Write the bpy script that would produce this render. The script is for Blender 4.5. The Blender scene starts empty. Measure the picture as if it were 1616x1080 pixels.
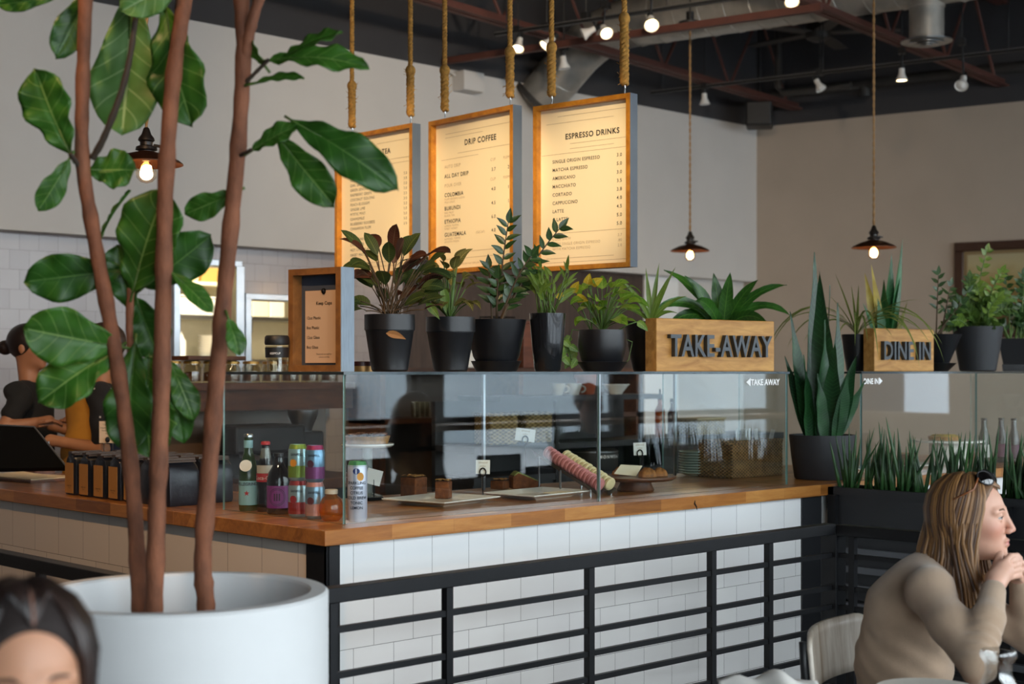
import bpy, math, random
import numpy as np
from mathutils import Vector, Matrix

# ------------------------------------------------------------------ camera
SC = bpy.context.scene
COL = SC.collection
FPX, HX, HY = 2330.0, 808.0, 586.0          # focal length, centre column and horizon row in pixels (1616 wide)
RT = Vector((0.720, -0.694, 0.0))            # camera right
FW = Vector((0.694, 0.720, 0.0))             # camera forward
CAM = Vector((-2.787, -3.735, 1.5))
cam_data = bpy.data.cameras.new('camera')
cam_data.sensor_width = 36.0
cam_data.lens = 36.0 * FPX / 1616.0
cam_data.shift_y = (HY - 540.0) / 1616.0
cam_data.dof.use_dof = True
cam_data.dof.focus_distance = 5.4
cam_data.dof.aperture_fstop = 3.2
cam_data.clip_start = 0.05
cam = bpy.data.objects.new('camera', cam_data)
COL.objects.link(cam)
cam.matrix_world = Matrix(((RT.x, 0, -FW.x, CAM.x), (RT.y, 0, -FW.y, CAM.y), (0, 1, 0, CAM.z), (0, 0, 0, 1)))
SC.camera = cam

# ------------------------------------------------------------------ daylight and exposure
SC.view_settings.view_transform = 'Standard'
SC.view_settings.look = 'None'
SC.view_settings.gamma = 1.0
SC.view_settings.exposure = 0.0
SC.view_settings.use_curve_mapping = False
SC.cycles.use_denoising = True
SC.cycles.max_bounces = 8
SC.cycles.diffuse_bounces = 4
SC.cycles.transparent_max_bounces = 24
SC.cycles.sample_clamp_indirect = 6.0
world = bpy.data.worlds.new('overcast_sky')
world.use_nodes = True
SC.world = world
_bg = world.node_tree.nodes['Background']
_bg.inputs["Color"].default_value = (0.88, 0.94, 1.0, 1)
_bg.inputs['Strength'].default_value = 7.6

def area_light(name, loc, rot, sx, sy, power, color, portal=False):
    d = bpy.data.lights.new(name, 'AREA')
    d.shape = 'RECTANGLE'; d.size = sx; d.size_y = sy; d.energy = power; d.color = color
    if portal:
        d.cycles.is_portal = True
    o = bpy.data.objects.new(name, d); COL.objects.link(o)
    o.location = loc; o.rotation_euler = rot
    return o

def spot_light(name, loc, target, power, color, angle=40, blend=0.6, radius=0.03):
    d = bpy.data.lights.new(name, 'SPOT')
    d.energy = power; d.color = color; d.spot_size = math.radians(angle); d.spot_blend = blend; d.shadow_soft_size = radius
    o = bpy.data.objects.new(name, d); COL.objects.link(o)
    o.location = loc
    o.rotation_euler = (Vector(target) - Vector(loc)).to_track_quat('-Z', 'Y').to_euler()
    return o

def point_light(name, loc, power, color, radius=0.03):
    d = bpy.data.lights.new(name, 'POINT')
    d.energy = power; d.color = color; d.shadow_soft_size = radius
    o = bpy.data.objects.new(name, d); COL.objects.link(o); o.location = loc
    return o

# the street windows along the front wall let the sky in (portals only guide the sampling of the sky)
WIN_V = -5.6
WIN_Z0, WIN_Z1 = 0.5, 3.75
WINDOWS = [(-4.6, -2.3), (-2.05, 0.25), (0.5, 2.8), (3.05, 5.35), (5.6, 7.9), (8.15, 10.45), (10.65, 11.4)]
for _a, _b in WINDOWS:
    area_light('window_portal', ((_a + _b) / 2, WIN_V + 0.02, (WIN_Z0 + WIN_Z1) / 2), (math.radians(90), 0, 0),
               _b - _a, WIN_Z1 - WIN_Z0, 1.0, (1, 1, 1), portal=True)

WARM = (1.0, 0.72, 0.42)

# ------------------------------------------------------------------ placing things: camera coordinates and pixels to metres
def cw(X, Y, Z):
    p = CAM + RT * X + FW * Y
    return Vector((p.x, p.y, Z))
def at(px, py, Y):
    return cw((px - HX) / FPX * Y, Y, 1.5 - (py - HY) / FPX * Y)
def on_z(px, py, z):
    return at(px, py, (1.5 - z) * FPX / (py - HY))
def depth_v(px, v):
    t = (px - HX) / FPX
    return (v - CAM.y) / (FW.y + t * RT.y)
def depth_u(px, u):
    t = (px - HX) / FPX
    return (u - CAM.x) / (FW.x + t * RT.x)
def on_v(px, py, v):
    return at(px, py, depth_v(px, v))
def on_u(px, py, u):
    return at(px, py, depth_u(px, u))

# ------------------------------------------------------------------ mesh builder
class MB:
    def __init__(s):
        s.v = []; s.f = []; s.uv = []; s.m = []
    def add(s, vs, fs, uvs=None, mi=0):
        b = len(s.v)
        s.v.extend([tuple(v) for v in vs])
        s.uv.extend(uvs if uvs is not None else [(0.0, 0.0)] * len(vs))
        for f in fs:
            s.f.append(tuple(i + b for i in f)); s.m.append(mi)
        return s
    def box(s, c, d, rz=0.0, mi=0, M=None):
        hx, hy, hz = d[0] / 2, d[1] / 2, d[2] / 2
        cs, sn = math.cos(rz), math.sin(rz)
        vs = []
        for z in (-hz, hz):
            for x, y in ((-hx, -hy), (hx, -hy), (hx, hy), (-hx, hy)):
                p = Vector((x, y, z))
                p = (M @ p) if M is not None else Vector((x * cs - y * sn, x * sn + y * cs, z))
                vs.append((c[0] + p.x, c[1] + p.y, c[2] + p.z))
        return s.add(vs, [(3, 2, 1, 0), (4, 5, 6, 7), (0, 1, 5, 4), (1, 2, 6, 5), (2, 3, 7, 6), (3, 0, 4, 7)], None, mi)
    def lo_hi(s, a, b, mi=0):
        return s.box([(a[i] + b[i]) / 2 for i in range(3)], [abs(b[i] - a[i]) for i in range(3)], 0, mi)
    def bar(s, p, q, w, h, up=(0, 0, 1), mi=0):
        p, q = Vector(p), Vector(q)
        d = (q - p).normalized(); u = Vector(up)
        sd = d.cross(u)
        if sd.length < 1e-4: sd = d.cross(Vector((1, 0, 0)))
        sd.normalize(); u = sd.cross(d)
        M = Matrix((d, sd, u)).transposed()
        return s.box((p + q) / 2, ((q - p).length, w, h), 0, mi, M)
    def tube(s, pts, rad, seg=8, caps=True, mi=0, flat=1.0):
        pts = [Vector(p) for p in pts]
        n = len(pts)
        if not hasattr(rad, '__len__'): rad = [rad] * n
        vs = []; fs = []; uvs = []
        ref = None
        for i in range(n):
            d = (pts[min(i + 1, n - 1)] - pts[max(i - 1, 0)])
            if d.length < 1e-9: d = Vector((0, 0, 1))
            d.normalize()
            if ref is None:
                ref = d.orthogonal().normalized()
            else:
                ref = (ref - d * ref.dot(d))
                if ref.length < 1e-6: ref = d.orthogonal()
                ref.normalize()
            b = d.cross(ref)
            for k in range(seg):
                a = 2 * math.pi * k / seg
                vs.append(pts[i] + ref * (math.cos(a) * rad[i]) + b * (math.sin(a) * rad[i] * flat))
                uvs.append((k / seg, i / max(1, n - 1)))
        for i in range(n - 1):
            for k in range(seg):
                k2 = (k + 1) % seg
                fs.append((i * seg + k, i * seg + k2, (i + 1) * seg + k2, (i + 1) * seg + k))
        if caps:
            fs.append(tuple(reversed(range(seg)))); fs.append(tuple((n - 1) * seg + k for k in range(seg)))
        return s.add(vs, fs, uvs, mi)
    def lathe(s, prof, c=(0, 0, 0), seg=28, mi=0, M=None):
        """prof: (radius, z) from one end to the other; closed at both ends when the radius is not 0."""
        vs = []; fs = []; uvs = []
        n = len(prof)
        for i, (r, z) in enumerate(prof):
            for k in range(seg):
                a = 2 * math.pi * k / seg
                p = Vector((r * math.cos(a), r * math.sin(a), z))
                if M is not None: p = M @ p
                vs.append((c[0] + p.x, c[1] + p.y, c[2] + p.z)); uvs.append((k / seg, i / max(1, n - 1)))
        for i in range(n - 1):
            for k in range(seg):
                k2 = (k + 1) % seg
                fs.append((i * seg + k, i * seg + k2, (i + 1) * seg + k2, (i + 1) * seg + k))
        fs.append(tuple(reversed(range(seg)))); fs.append(tuple((n - 1) * seg + k for k in range(seg)))
        return s.add(vs, fs, uvs, mi)
    def ball(s, c, r, seg=14, rings=9, mi=0, M=None):
        if not hasattr(r, '__len__'): r = (r, r, r)
        vs = []; fs = []
        for i in range(1, rings):
            th = math.pi * i / rings
            for k in range(seg):
                a = 2 * math.pi * k / seg
                p = Vector((r[0] * math.sin(th) * math.cos(a), r[1] * math.sin(th) * math.sin(a), r[2] * math.cos(th)))
                if M is not None: p = M @ p
                vs.append((c[0] + p.x, c[1] + p.y, c[2] + p.z))
        for z in (r[2], -r[2]):
            p = Vector((0, 0, z))
            if M is not None: p = M @ p
            vs.append((c[0] + p.x, c[1] + p.y, c[2] + p.z))
        t, b = len(vs) - 2, len(vs) - 1
        for i in range(rings - 2):
            for k in range(seg):
                k2 = (k + 1) % seg
                fs.append((i * seg + k, (i + 1) * seg + k, (i + 1) * seg + k2, i * seg + k2))
        for k in range(seg):
            k2 = (k + 1) % seg
            fs.append((t, k, k2)); fs.append((b, (rings - 2) * seg + k2, (rings - 2) * seg + k))
        return s.add(vs, fs, None, mi)
    def prism(s, poly, z0, z1, mi=0, place=None):
        n = len(poly)
        vs = [(x, y, z0) for x, y in poly] + [(x, y, z1) for x, y in poly]
        if place is not None: vs = [place(*v) for v in vs]
        fs = [tuple(reversed(range(n))), tuple(range(n, 2 * n))]
        for k in range(n):
            k2 = (k + 1) % n
            fs.append((k, k2, n + k2, n + k))
        return s.add(vs, fs, None, mi)
    def grid(s, fn, nu, nv, mi=0):
        vs = []; uvs = []; fs = []
        for i in range(nu + 1):
            for j in range(nv + 1):
                vs.append(fn(i / nu, j / nv)); uvs.append((i / nu, j / nv))
        for i in range(nu):
            for j in range(nv):
                a = i * (nv + 1) + j
                fs.append((a, a + nv + 1, a + nv + 2, a + 1))
        return s.add(vs, fs, uvs, mi)
    def mesh(s, name, mats, origin=(0, 0, 0), smooth=False):
        me = bpy.data.meshes.new(name)
        me.from_pydata([(v[0] - origin[0], v[1] - origin[1], v[2] - origin[2]) for v in s.v], [], s.f)
        if not isinstance(mats, (list, tuple)): mats = [mats]
        for m in mats: me.materials.append(m)
        n = len(me.polygons)
        if n:
            me.polygons.foreach_set('material_index', s.m[:n])
            uvl = me.uv_layers.new(name='uv')
            li = np.empty(len(me.loops), dtype=np.int32); me.loops.foreach_get('vertex_index', li)
            uvl.data.foreach_set('uv', np.array(s.uv, dtype=np.float32)[li].ravel())
        if smooth:
            me.polygons.foreach_set('use_smooth', [True] * n)
            if smooth is not True:
                me.set_sharp_from_angle(angle=math.radians(smooth))
        me.validate()
        return me
    def build(s, name, mats, parent=None, smooth=False, bevel=0.0, label=None, local=False, bseg=2):
        """Links ONE object. Vertices are world coordinates unless local; a child is stored relative to its parent's origin."""
        org = (0, 0, 0)
        if parent is not None and not local:
            org = world_loc(parent)
        elif parent is None and not local and s.v:
            a = np.array(s.v); lo, hi = a.min(0), a.max(0)
            org = ((lo[0] + hi[0]) / 2, (lo[1] + hi[1]) / 2, lo[2])
        me = s.mesh(name, mats, org, smooth)
        o = bpy.data.objects.new(name, me); COL.objects.link(o)
        if parent is not None: o.parent = parent
        elif not local: o.location = org
        if bevel:
            b = o.modifiers.new('bevel', 'BEVEL'); b.width = bevel; b.segments = bseg; b.limit_method = 'ANGLE'; b.angle_limit = math.radians(40)
        if label: o['label'] = label
        return o

def world_loc(o):
    p = Vector((0, 0, 0))
    while o is not None:
        p += Vector(o.location); o = o.parent
    return p

def tag(o, label=None, cat=None, group=None, kind=None):
    if label: o['label'] = label
    if cat: o['category'] = cat
    if group: o['group'] = group
    if kind: o['kind'] = kind
    return o

def thing(name, loc, label, cat, group=None, rz=0.0):
    o = bpy.data.objects.new(name, None); COL.objects.link(o)
    o.empty_display_size = 0.05
    o.location = loc; o.rotation_euler = (0, 0, rz)
    return tag(o, label, cat, group)

def struct(o):
    o['kind'] = 'structure'
    return o

def copy_tree(o, loc=None, rz=None, label=None, scale=None):
    c = o.copy(); COL.objects.link(c)
    if loc is not None: c.location = loc
    if rz is not None: c.rotation_euler = (0, 0, rz)
    if scale is not None: c.scale = scale
    if label: c['label'] = label
    for ch in list(o.children):
        k = ch.copy(); COL.objects.link(k); k.parent = c
        for g in list(ch.children):
            h = g.copy(); COL.objects.link(h); h.parent = k
    return c

# ------------------------------------------------------------------ materials
def lin(c):
    if isinstance(c, str):
        c = c.lstrip('#'); c = tuple(int(c[i:i + 2], 16) / 255 for i in (0, 2, 4))
    return tuple(x / 12.92 if x <= 0.04045 else ((x + 0.055) / 1.055) ** 2.4 for x in c)

def nodes_of(name):
    m = bpy.data.materials.new(name); m.use_nodes = True
    nt = m.node_tree
    return m, nt, nt.nodes['Principled BSDF']

def nd(nt, kind, **kw):
    n = nt.nodes.new(kind)
    for k, v in kw.items():
        if k.startswith('_'):
            setattr(n, k[1:], v)
        else:
            key = int(k[1:]) if k[0] == 'i' and k[1:].isdigit() else k.replace('__', ' ')
            if hasattr(v, 'is_output') or isinstance(v, bpy.types.NodeSocket):
                nt.links.new(v, n.inputs[key])
            else:
                n.inputs[key].default_value = v
    return n

def ramp(nt, fac, stops):
    r = nt.nodes.new('ShaderNodeValToRGB')
    nt.links.new(fac, r.inputs[0])
    el = r.color_ramp.elements
    while len(el) < len(stops): el.new(0.5)
    for e, (p, c) in zip(el, stops):
        e.position = p; e.color = (*c, 1)
    return r.outputs[0]

def mix(nt, fac, a, b):
    n = nt.nodes.new('ShaderNodeMix'); n.data_type = 'RGBA'
    for sock, v in ((n.inputs[0], fac), (n.inputs[6], a), (n.inputs[7], b)):
        if isinstance(v, bpy.types.NodeSocket): nt.links.new(v, sock)
        else: sock.default_value = v if not isinstance(v, tuple) else (*v, 1) if len(v) == 3 else v
    return n.outputs[2]

def math_n(nt, op, a, b=0.0):
    n = nt.nodes.new('ShaderNodeMath'); n.operation = op
    for i, v in enumerate((a, b)):
        if isinstance(v, bpy.types.NodeSocket): nt.links.new(v, n.inputs[i])
        else: n.inputs[i].default_value = v
    return n.outputs[0]

def bump(nt, bsdf, h, strength=0.3, dist=0.002):
    b = nd(nt, 'ShaderNodeBump', Strength=strength, Distance=dist, Height=h)
    nt.links.new(b.outputs[0], bsdf.inputs['Normal'])

MATS = {}
def plain(name, col, rough=0.5, metal=0.0, var=0.0, scale=8.0, bmp=0.0, bscale=None, spec=0.5, coat=0.0, stretch=(1, 1, 1), emit=None, sheen=0.0):
    """A material of one colour with a little noise in tone and surface."""
    if name in MATS: return MATS[name]
    m, nt, b = nodes_of(name)
    c = lin(col)
    b.inputs['Roughness'].default_value = rough; b.inputs['Metallic'].default_value = metal
    b.inputs['Specular IOR Level'].default_value = spec; b.inputs['Coat Weight'].default_value = coat
    if sheen: b.inputs['Sheen Weight'].default_value = sheen
    b.inputs['Base Color'].default_value = (*c, 1)
    if var or bmp:
        tc = nd(nt, 'ShaderNodeTexCoord')
        mp = nd(nt, 'ShaderNodeMapping', Vector=tc.outputs['Object'], Scale=stretch)
        if var:
            n = nd(nt, 'ShaderNodeTexNoise', Vector=mp.outputs[0], Scale=scale, Detail=4.0)
            k0, k1 = 1 - var, 1 + var
            cc = ramp(nt, n.outputs[0], [(0.3, tuple(x * k0 for x in c)), (0.7, tuple(min(1, x * k1) for x in c))])
            nt.links.new(cc, b.inputs['Base Color'])
        if bmp:
            n2 = nd(nt, 'ShaderNodeTexNoise', Vector=mp.outputs[0], Scale=bscale or scale * 6, Detail=3.0)
            bump(nt, b, n2.outputs[0], bmp, 0.004)
    if emit:
        b.inputs['Emission Color'].default_value = (*lin(emit[0]), 1); b.inputs['Emission Strength'].default_value = emit[1]
    MATS[name] = m
    return m

def wood(name, c1, c2, rough=0.4, scale=(1, 14, 14), sc=3.0, coat=0.1, bmp=0.15):
    if name in MATS: return MATS[name]
    m, nt, b = nodes_of(name)
    tc = nd(nt, 'ShaderNodeTexCoord')
    mp = nd(nt, 'ShaderNodeMapping', Vector=tc.outputs['Object'], Scale=scale)
    n = nd(nt, 'ShaderNodeTexNoise', Vector=mp.outputs[0], Scale=sc, Detail=6.0, Roughness=0.6, Distortion=0.6)
    cc = ramp(nt, n.outputs[0], [(0.3, lin(c1)), (0.68, lin(c2))])
    nt.links.new(cc, b.inputs['Base Color'])
    b.inputs['Roughness'].default_value = rough; b.inputs['Coat Weight'].default_value = coat
    bump(nt, b, n.outputs[0], bmp, 0.002)
    MATS[name] = m
    return m

def tile(name, axis, col, col2, grout, w, h, rough=0.12, off=(0, 0), gap=0.017):
    """Glazed wall tiles in running bond on an upright face; axis 0 runs along x, 1 along y."""
    m, nt, b = nodes_of(name)
    g = nd(nt, 'ShaderNodeNewGeometry')
    s = nd(nt, 'ShaderNodeSeparateXYZ', Vector=g.outputs['Position'])
    x = math_n(nt, 'ADD', s.outputs[axis], off[0]); z = math_n(nt, 'ADD', s.outputs[2], off[1])
    c = nd(nt, 'ShaderNodeCombineXYZ', X=x, Y=z)
    br = nd(nt, 'ShaderNodeTexBrick', Vector=c.outputs[0], Color1=(*lin(col), 1), Color2=(*lin(col2), 1), Mortar=(*lin(grout), 1), Scale=1.0,
            Mortar__Size=gap * w / 4, Mortar__Smooth=0.1, Brick__Width=w, Row__Height=h)
    br.offset = 0.5
    nt.links.new(br.outputs['Color'], b.inputs['Base Color'])
    nz = nd(nt, 'ShaderNodeTexNoise', Vector=c.outputs[0], Scale=5.0, Detail=1.0)
    hgt = math_n(nt, 'SUBTRACT', math_n(nt, 'MULTIPLY', nz.outputs[0], 0.25), br.outputs['Fac'])
    bump(nt, b, hgt, 0.5, 0.002)
    rr = math_n(nt, 'ADD', math_n(nt, 'MULTIPLY', br.outputs['Fac'], 0.6), rough)
    nt.links.new(rr, b.inputs['Roughness'])
    MATS[name] = m
    return m

def thin_glass(name, tint=(0.93, 0.97, 0.96), r0=0.045, dirt=0.0, boost=1.0):
    """Window glass as a clear sheet with a Fresnel reflection (the same from both sides)."""
    if name in MATS: return MATS[name]
    m = bpy.data.materials.new(name); m.use_nodes = True
    nt = m.node_tree; nt.nodes.clear()
    out = nd(nt, 'ShaderNodeOutputMaterial')
    tr = nd(nt, 'ShaderNodeBsdfTransparent', Color=(*tint, 1))
    gl = nd(nt, 'ShaderNodeBsdfGlossy', Roughness=0.012, Color=(1, 1, 1, 1))
    lw = nd(nt, 'ShaderNodeLayerWeight', Blend=0.5)
    f5 = math_n(nt, 'POWER', lw.outputs['Facing'], 5.0)
    fr = math_n(nt, 'MULTIPLY', math_n(nt, 'ADD', math_n(nt, 'MULTIPLY', f5, 1 - r0), r0), boost)
    mx = nd(nt, 'ShaderNodeMixShader', i0=fr, i1=tr.outputs[0], i2=gl.outputs[0])
    nt.links.new(mx.outputs[0], out.inputs[0])
    MATS[name] = m
    return m

def liquid_glass(name, col, rough=0.03, body=0.25):
    """Coloured bottle glass: clear body tint, glossy skin."""
    if name in MATS: return MATS[name]
    m = bpy.data.materials.new(name); m.use_nodes = True
    nt = m.node_tree; nt.nodes.clear()
    out = nd(nt, 'ShaderNodeOutputMaterial')
    tr = nd(nt, 'ShaderNodeBsdfTransparent', Color=(*lin(col), 1))
    df = nd(nt, 'ShaderNodeBsdfDiffuse', Color=(*lin(col), 1))
    gl = nd(nt, 'ShaderNodeBsdfGlossy', Roughness=rough, Color=(1, 1, 1, 1))
    m1 = nd(nt, 'ShaderNodeMixShader', i0=body, i1=tr.outputs[0], i2=df.outputs[0])
    lw = nd(nt, 'ShaderNodeLayerWeight', Blend=0.5)
    fr = math_n(nt, 'ADD', math_n(nt, 'MULTIPLY', math_n(nt, 'POWER', lw.outputs['Facing'], 4.0), 0.7), 0.05)
    mx = nd(nt, 'ShaderNodeMixShader', i0=fr, i1=m1.outputs[0], i2=gl.outputs[0])
    nt.links.new(mx.outputs[0], out.inputs[0])
    MATS[name] = m
    return m

def leaf_mat(name, col, col2, vein, nveins=8.0, translucent=0.3, rough=0.4, midw=0.03, veinw=0.05, stripes=0.0):
    """Leaf: tone noise, a pale midrib and side veins from the leaf's own length and width coordinates."""
    if name in MATS: return MATS[name]
    m, nt, b = nodes_of(name)
    uv = nd(nt, 'ShaderNodeUVMap', _uv_map='uv')
    s = nd(nt, 'ShaderNodeSeparateXYZ', Vector=uv.outputs[0])
    tc = nd(nt, 'ShaderNodeTexCoord')
    n = nd(nt, 'ShaderNodeTexNoise', Vector=tc.outputs['Object'], Scale=11.0, Detail=3.0)
    base = ramp(nt, n.outputs[0], [(0.32, lin(col)), (0.68, lin(col2))])
    side = math_n(nt, 'ABSOLUTE', math_n(nt, 'SUBTRACT', s.outputs[1], 0.5))
    mid = math_n(nt, 'LESS_THAN', side, midw)
    fr = math_n(nt, 'FRACT', math_n(nt, 'SUBTRACT', math_n(nt, 'MULTIPLY', s.outputs[0], nveins), math_n(nt, 'MULTIPLY', side, 2.6)))
    vn = math_n(nt, 'LESS_THAN', math_n(nt, 'ABSOLUTE', math_n(nt, 'SUBTRACT', fr, 0.5)), veinw)
    vn = math_n(nt, 'MULTIPLY', vn, 0.55)
    fac = math_n(nt, 'MAXIMUM', mid, vn)
    colr = mix(nt, fac, base, lin(vein))
    nt.links.new(colr, b.inputs['Base Color'])
    b.inputs['Roughness'].default_value = rough
    bump(nt, b, fac, 0.3, 0.003)
    if translucent:
        t = nd(nt, 'ShaderNodeBsdfTranslucent', Color=colr)
        out = nt.nodes['Material Output']
        mx = nd(nt, 'ShaderNodeMixShader', i0=translucent, i1=b.outputs[0], i2=t.outputs[0])
        nt.links.new(mx.outputs[0], out.inputs[0])
    MATS[name] = m
    return m

# ------------------------------------------------------------------ lettering
def text_into(mb, txt, size, place, align='LEFT', extrude=0.0, bold=0.0, spacing=1.0, mi=0, squeeze=1.0):
    """Adds lettering to mb. place(x, y, z) maps the flat text (x right, y up, z out) to the world."""
    cu = bpy.data.curves.new('lettering', 'FONT')
    cu.body = txt; cu.size = size; cu.align_x = align; cu.extrude = extrude; cu.offset = bold; cu.space_character = spacing
    cu.resolution_u = 3
    o = bpy.data.objects.new('lettering', cu); COL.objects.link(o)
    dg = bpy.context.evaluated_depsgraph_get(); dg.update()
    me = bpy.data.meshes.new_from_object(o.evaluated_get(dg))
    vs = [place(v.co.x * squeeze, v.co.y, v.co.z) for v in me.vertices]
    mb.add(vs, [tuple(p.vertices) for p in me.polygons], None, mi)
    bpy.data.objects.remove(o); bpy.data.curves.remove(cu); bpy.data.meshes.remove(me)

# ------------------------------------------------------------------ organic shapes: distance fields and surface nets
def sdf_mesh(fn, lo, hi, h):
    lo = np.array(lo, float); hi = np.array(hi, float)
    n = np.ceil((hi - lo) / h).astype(int) + 1
    ax = [lo[i] + h * np.arange(n[i]) for i in range(3)]
    P = np.stack(np.meshgrid(*ax, indexing='ij'), -1)
    D = fn(P)
    D[0], D[-1], D[:, 0], D[:, -1], D[:, :, 0], D[:, :, -1] = [np.maximum(x, h * .5) for x in (D[0], D[-1], D[:, 0], D[:, -1], D[:, :, 0], D[:, :, -1])]
    S = D < 0
    nx, ny, nz = n - 1
    acc = np.zeros((nx, ny, nz, 3)); cnt = np.zeros((nx, ny, nz))
    corner = [(i, j, k) for i in (0, 1) for j in (0, 1) for k in (0, 1)]
    for a in corner:
        for d in range(3):
            if a[d]: continue
            b = list(a); b[d] = 1; b = tuple(b)
            A = D[a[0]:a[0] + nx, a[1]:a[1] + ny, a[2]:a[2] + nz]; B = D[b[0]:b[0] + nx, b[1]:b[1] + ny, b[2]:b[2] + nz]
            cr = (A < 0) != (B < 0)
            t = np.where(cr, A / np.where(cr, A - B, 1), 0)
            for q in range(3):
                acc[..., q] += np.where(cr, a[q] + (t if q == d else 0), 0)
            cnt += cr
    act = cnt > 0
    idx = -np.ones((nx, ny, nz), int); idx[act] = np.arange(act.sum())
    I = np.argwhere(act)
    V = lo + h * (I + acc[act] / cnt[act][:, None])
    F = []
    for d in range(3):
        e1, e2 = [(1, 2), (2, 0), (0, 1)][d]
        sl0 = [slice(None)] * 3; sl1 = [slice(None)] * 3
        sl0[d] = slice(0, -1); sl1[d] = slice(1, None)
        s0, s1 = S[tuple(sl0)], S[tuple(sl1)]
        E = np.argwhere(s0 != s1)
        E = E[(E[:, e1] > 0) & (E[:, e2] > 0) & (E[:, e1] < n[e1] - 1) & (E[:, e2] < n[e2] - 1)]
        if not len(E): continue
        q = []
        for o1, o2 in ((1, 1), (0, 1), (0, 0), (1, 0)):
            c = E.copy(); c[:, e1] -= o1; c[:, e2] -= o2
            q.append(idx[c[:, 0], c[:, 1], c[:, 2]])
        Q = np.stack(q, 1)
        flip = ~s0[E[:, 0], E[:, 1], E[:, 2]]
        Q[flip] = Q[flip][:, ::-1]
        F.append(Q)
    F = np.concatenate(F)
    F = F[(F >= 0).all(1)]
    return V, F

def relax(V, F, n=2, lam=0.5):
    e = np.concatenate([F[:, [i, (i + 1) % 4]] for i in range(4)])
    for _ in range(n):
        s = np.zeros_like(V); c = np.zeros(len(V))
        np.add.at(s, e[:, 0], V[e[:, 1]]); np.add.at(c, e[:, 0], 1)
        np.add.at(s, e[:, 1], V[e[:, 0]]); np.add.at(c, e[:, 1], 1)
        V = V + lam * (s / np.maximum(c, 1)[:, None] - V)
    return V

def smin(a, b, k):
    h = np.clip(0.5 + 0.5 * (b - a) / k, 0, 1)
    return b + (a - b) * h - k * h * (1 - h)
def ssub(a, b, k):
    """a minus b, blended"""
    return -smin(-a, b, k)
def ell(P, c, r, M=None):
    q = P - np.array(c)
    if M is not None: q = q @ np.array(M)
    r = np.array(r)
    k0 = np.linalg.norm(q / r, axis=-1); k1 = np.linalg.norm(q / (r * r), axis=-1) + 1e-9
    return k0 * (k0 - 1) / k1
def cone(P, a, b, ra, rb):
    a = np.array(a, float); b = np.array(b, float)
    ba = b - a; pa = P - a
    h = np.clip((pa @ ba) / (ba @ ba), 0, 1)
    return np.linalg.norm(pa - h[..., None] * ba, axis=-1) - (ra + (rb - ra) * h)
def chain(P, pts, rad, k=0.01):
    d = None
    for i in range(len(pts) - 1):
        c = cone(P, pts[i], pts[i + 1], rad[i], rad[i + 1])
        d = c if d is None else smin(d, c, k)
    return d
def np_build(V, F, name, mats, parent, attr=None):
    mb = MB(); mb.v = [tuple(v) for v in V]; mb.f = [tuple(int(i) for i in f) for f in F]; mb.m = [0] * len(mb.f); mb.uv = [(0, 0)] * len(mb.v)
    o = mb.build(name, mats, parent, smooth=True)
    if attr is not None:
        ca = o.data.color_attributes.new('tone', 'FLOAT_COLOR', 'POINT')
        ca.data.foreach_set('color', np.concatenate([attr, np.ones((len(attr), 1))], 1).astype(np.float32).ravel())
    return o
R = math.radians
rnd = random.Random(7)
# ------------------------------------------------------------------ shared materials
M_white = plain('white_wall_paint', '#d0ccc7', 0.7, var=0.03, scale=2.0, bmp=0.05)
M_taupe = plain('taupe_wall_paint', '#b5a696', 0.75, var=0.04, scale=2.0, bmp=0.05)
M_band = plain('charcoal_wall_paint', '#3a393b', 0.8, var=0.08, scale=2.0)
M_deck = plain('black_ceiling_deck', '#1d1c1c', 0.9, var=0.2, scale=3.0)
M_steelblack = plain('black_steel', '#1a1b1e', 0.5, 0.4, var=0.12, scale=9.0, bmp=0.06)
M_blackpaint = plain('matt_black_paint', '#17181a', 0.5, 0.0, var=0.1)
M_panel = plain('charcoal_panel', '#232529', 0.5, 0.2, var=0.1, scale=5.0)
M_rust = plain('red_oxide_steel', '#5a342b', 0.65, 0.1, var=0.2, scale=7.0)
M_darkpipe = plain('dark_grey_pipe', '#3c3a38', 0.6, 0.3, var=0.15)
M_galv = plain('galvanised_steel', '#b0aca4', 0.38, 0.55, var=0.14, scale=9.0, bmp=0.05)
M_steel = plain('brushed_steel', '#b4b8bc', 0.28, 1.0, var=0.06)
M_floor = plain('dark_concrete', '#4b4642', 0.45, var=0.15, scale=2.0)
M_brownpanel = wood('brown_wall_boards', '#3a2c26', '#54443a', 0.6, (8, 8, 0.8), 2.0, 0.0)
M_kitchen = plain('cream_kitchen_paint', '#efe6c8', 0.6, var=0.03)
M_counterwood = None
M_glass = thin_glass('clear_case_glass', (0.95, 0.975, 0.97), 0.052)
M_edge = plain('green_glass_edge', '#6f8f8a', 0.15, 0.2, spec=0.8)
M_pane = thin_glass('window_glass', (0.96, 0.98, 0.98), 0.04)
M_tile_front = tile('white_counter_tile', 0, '#eceeee', '#e8eaeb', '#2c2c30', 0.167, 0.18, 0.12, (0.028, 0.112))
M_tile_side = tile('shaded_counter_tile_side', 1, '#d6ccc0', '#d0c6ba', '#3a332e', 0.205, 0.185, 0.14, (0.02, 0.165))  # same white tile, with the side's warm dim light put into its colour
M_tile_back = tile('white_back_wall_tile', 0, '#aaa2a1', '#a39b9b', '#4a4442', 0.134, 0.128, 0.16, (0.0, 0.02), 0.02)

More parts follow.
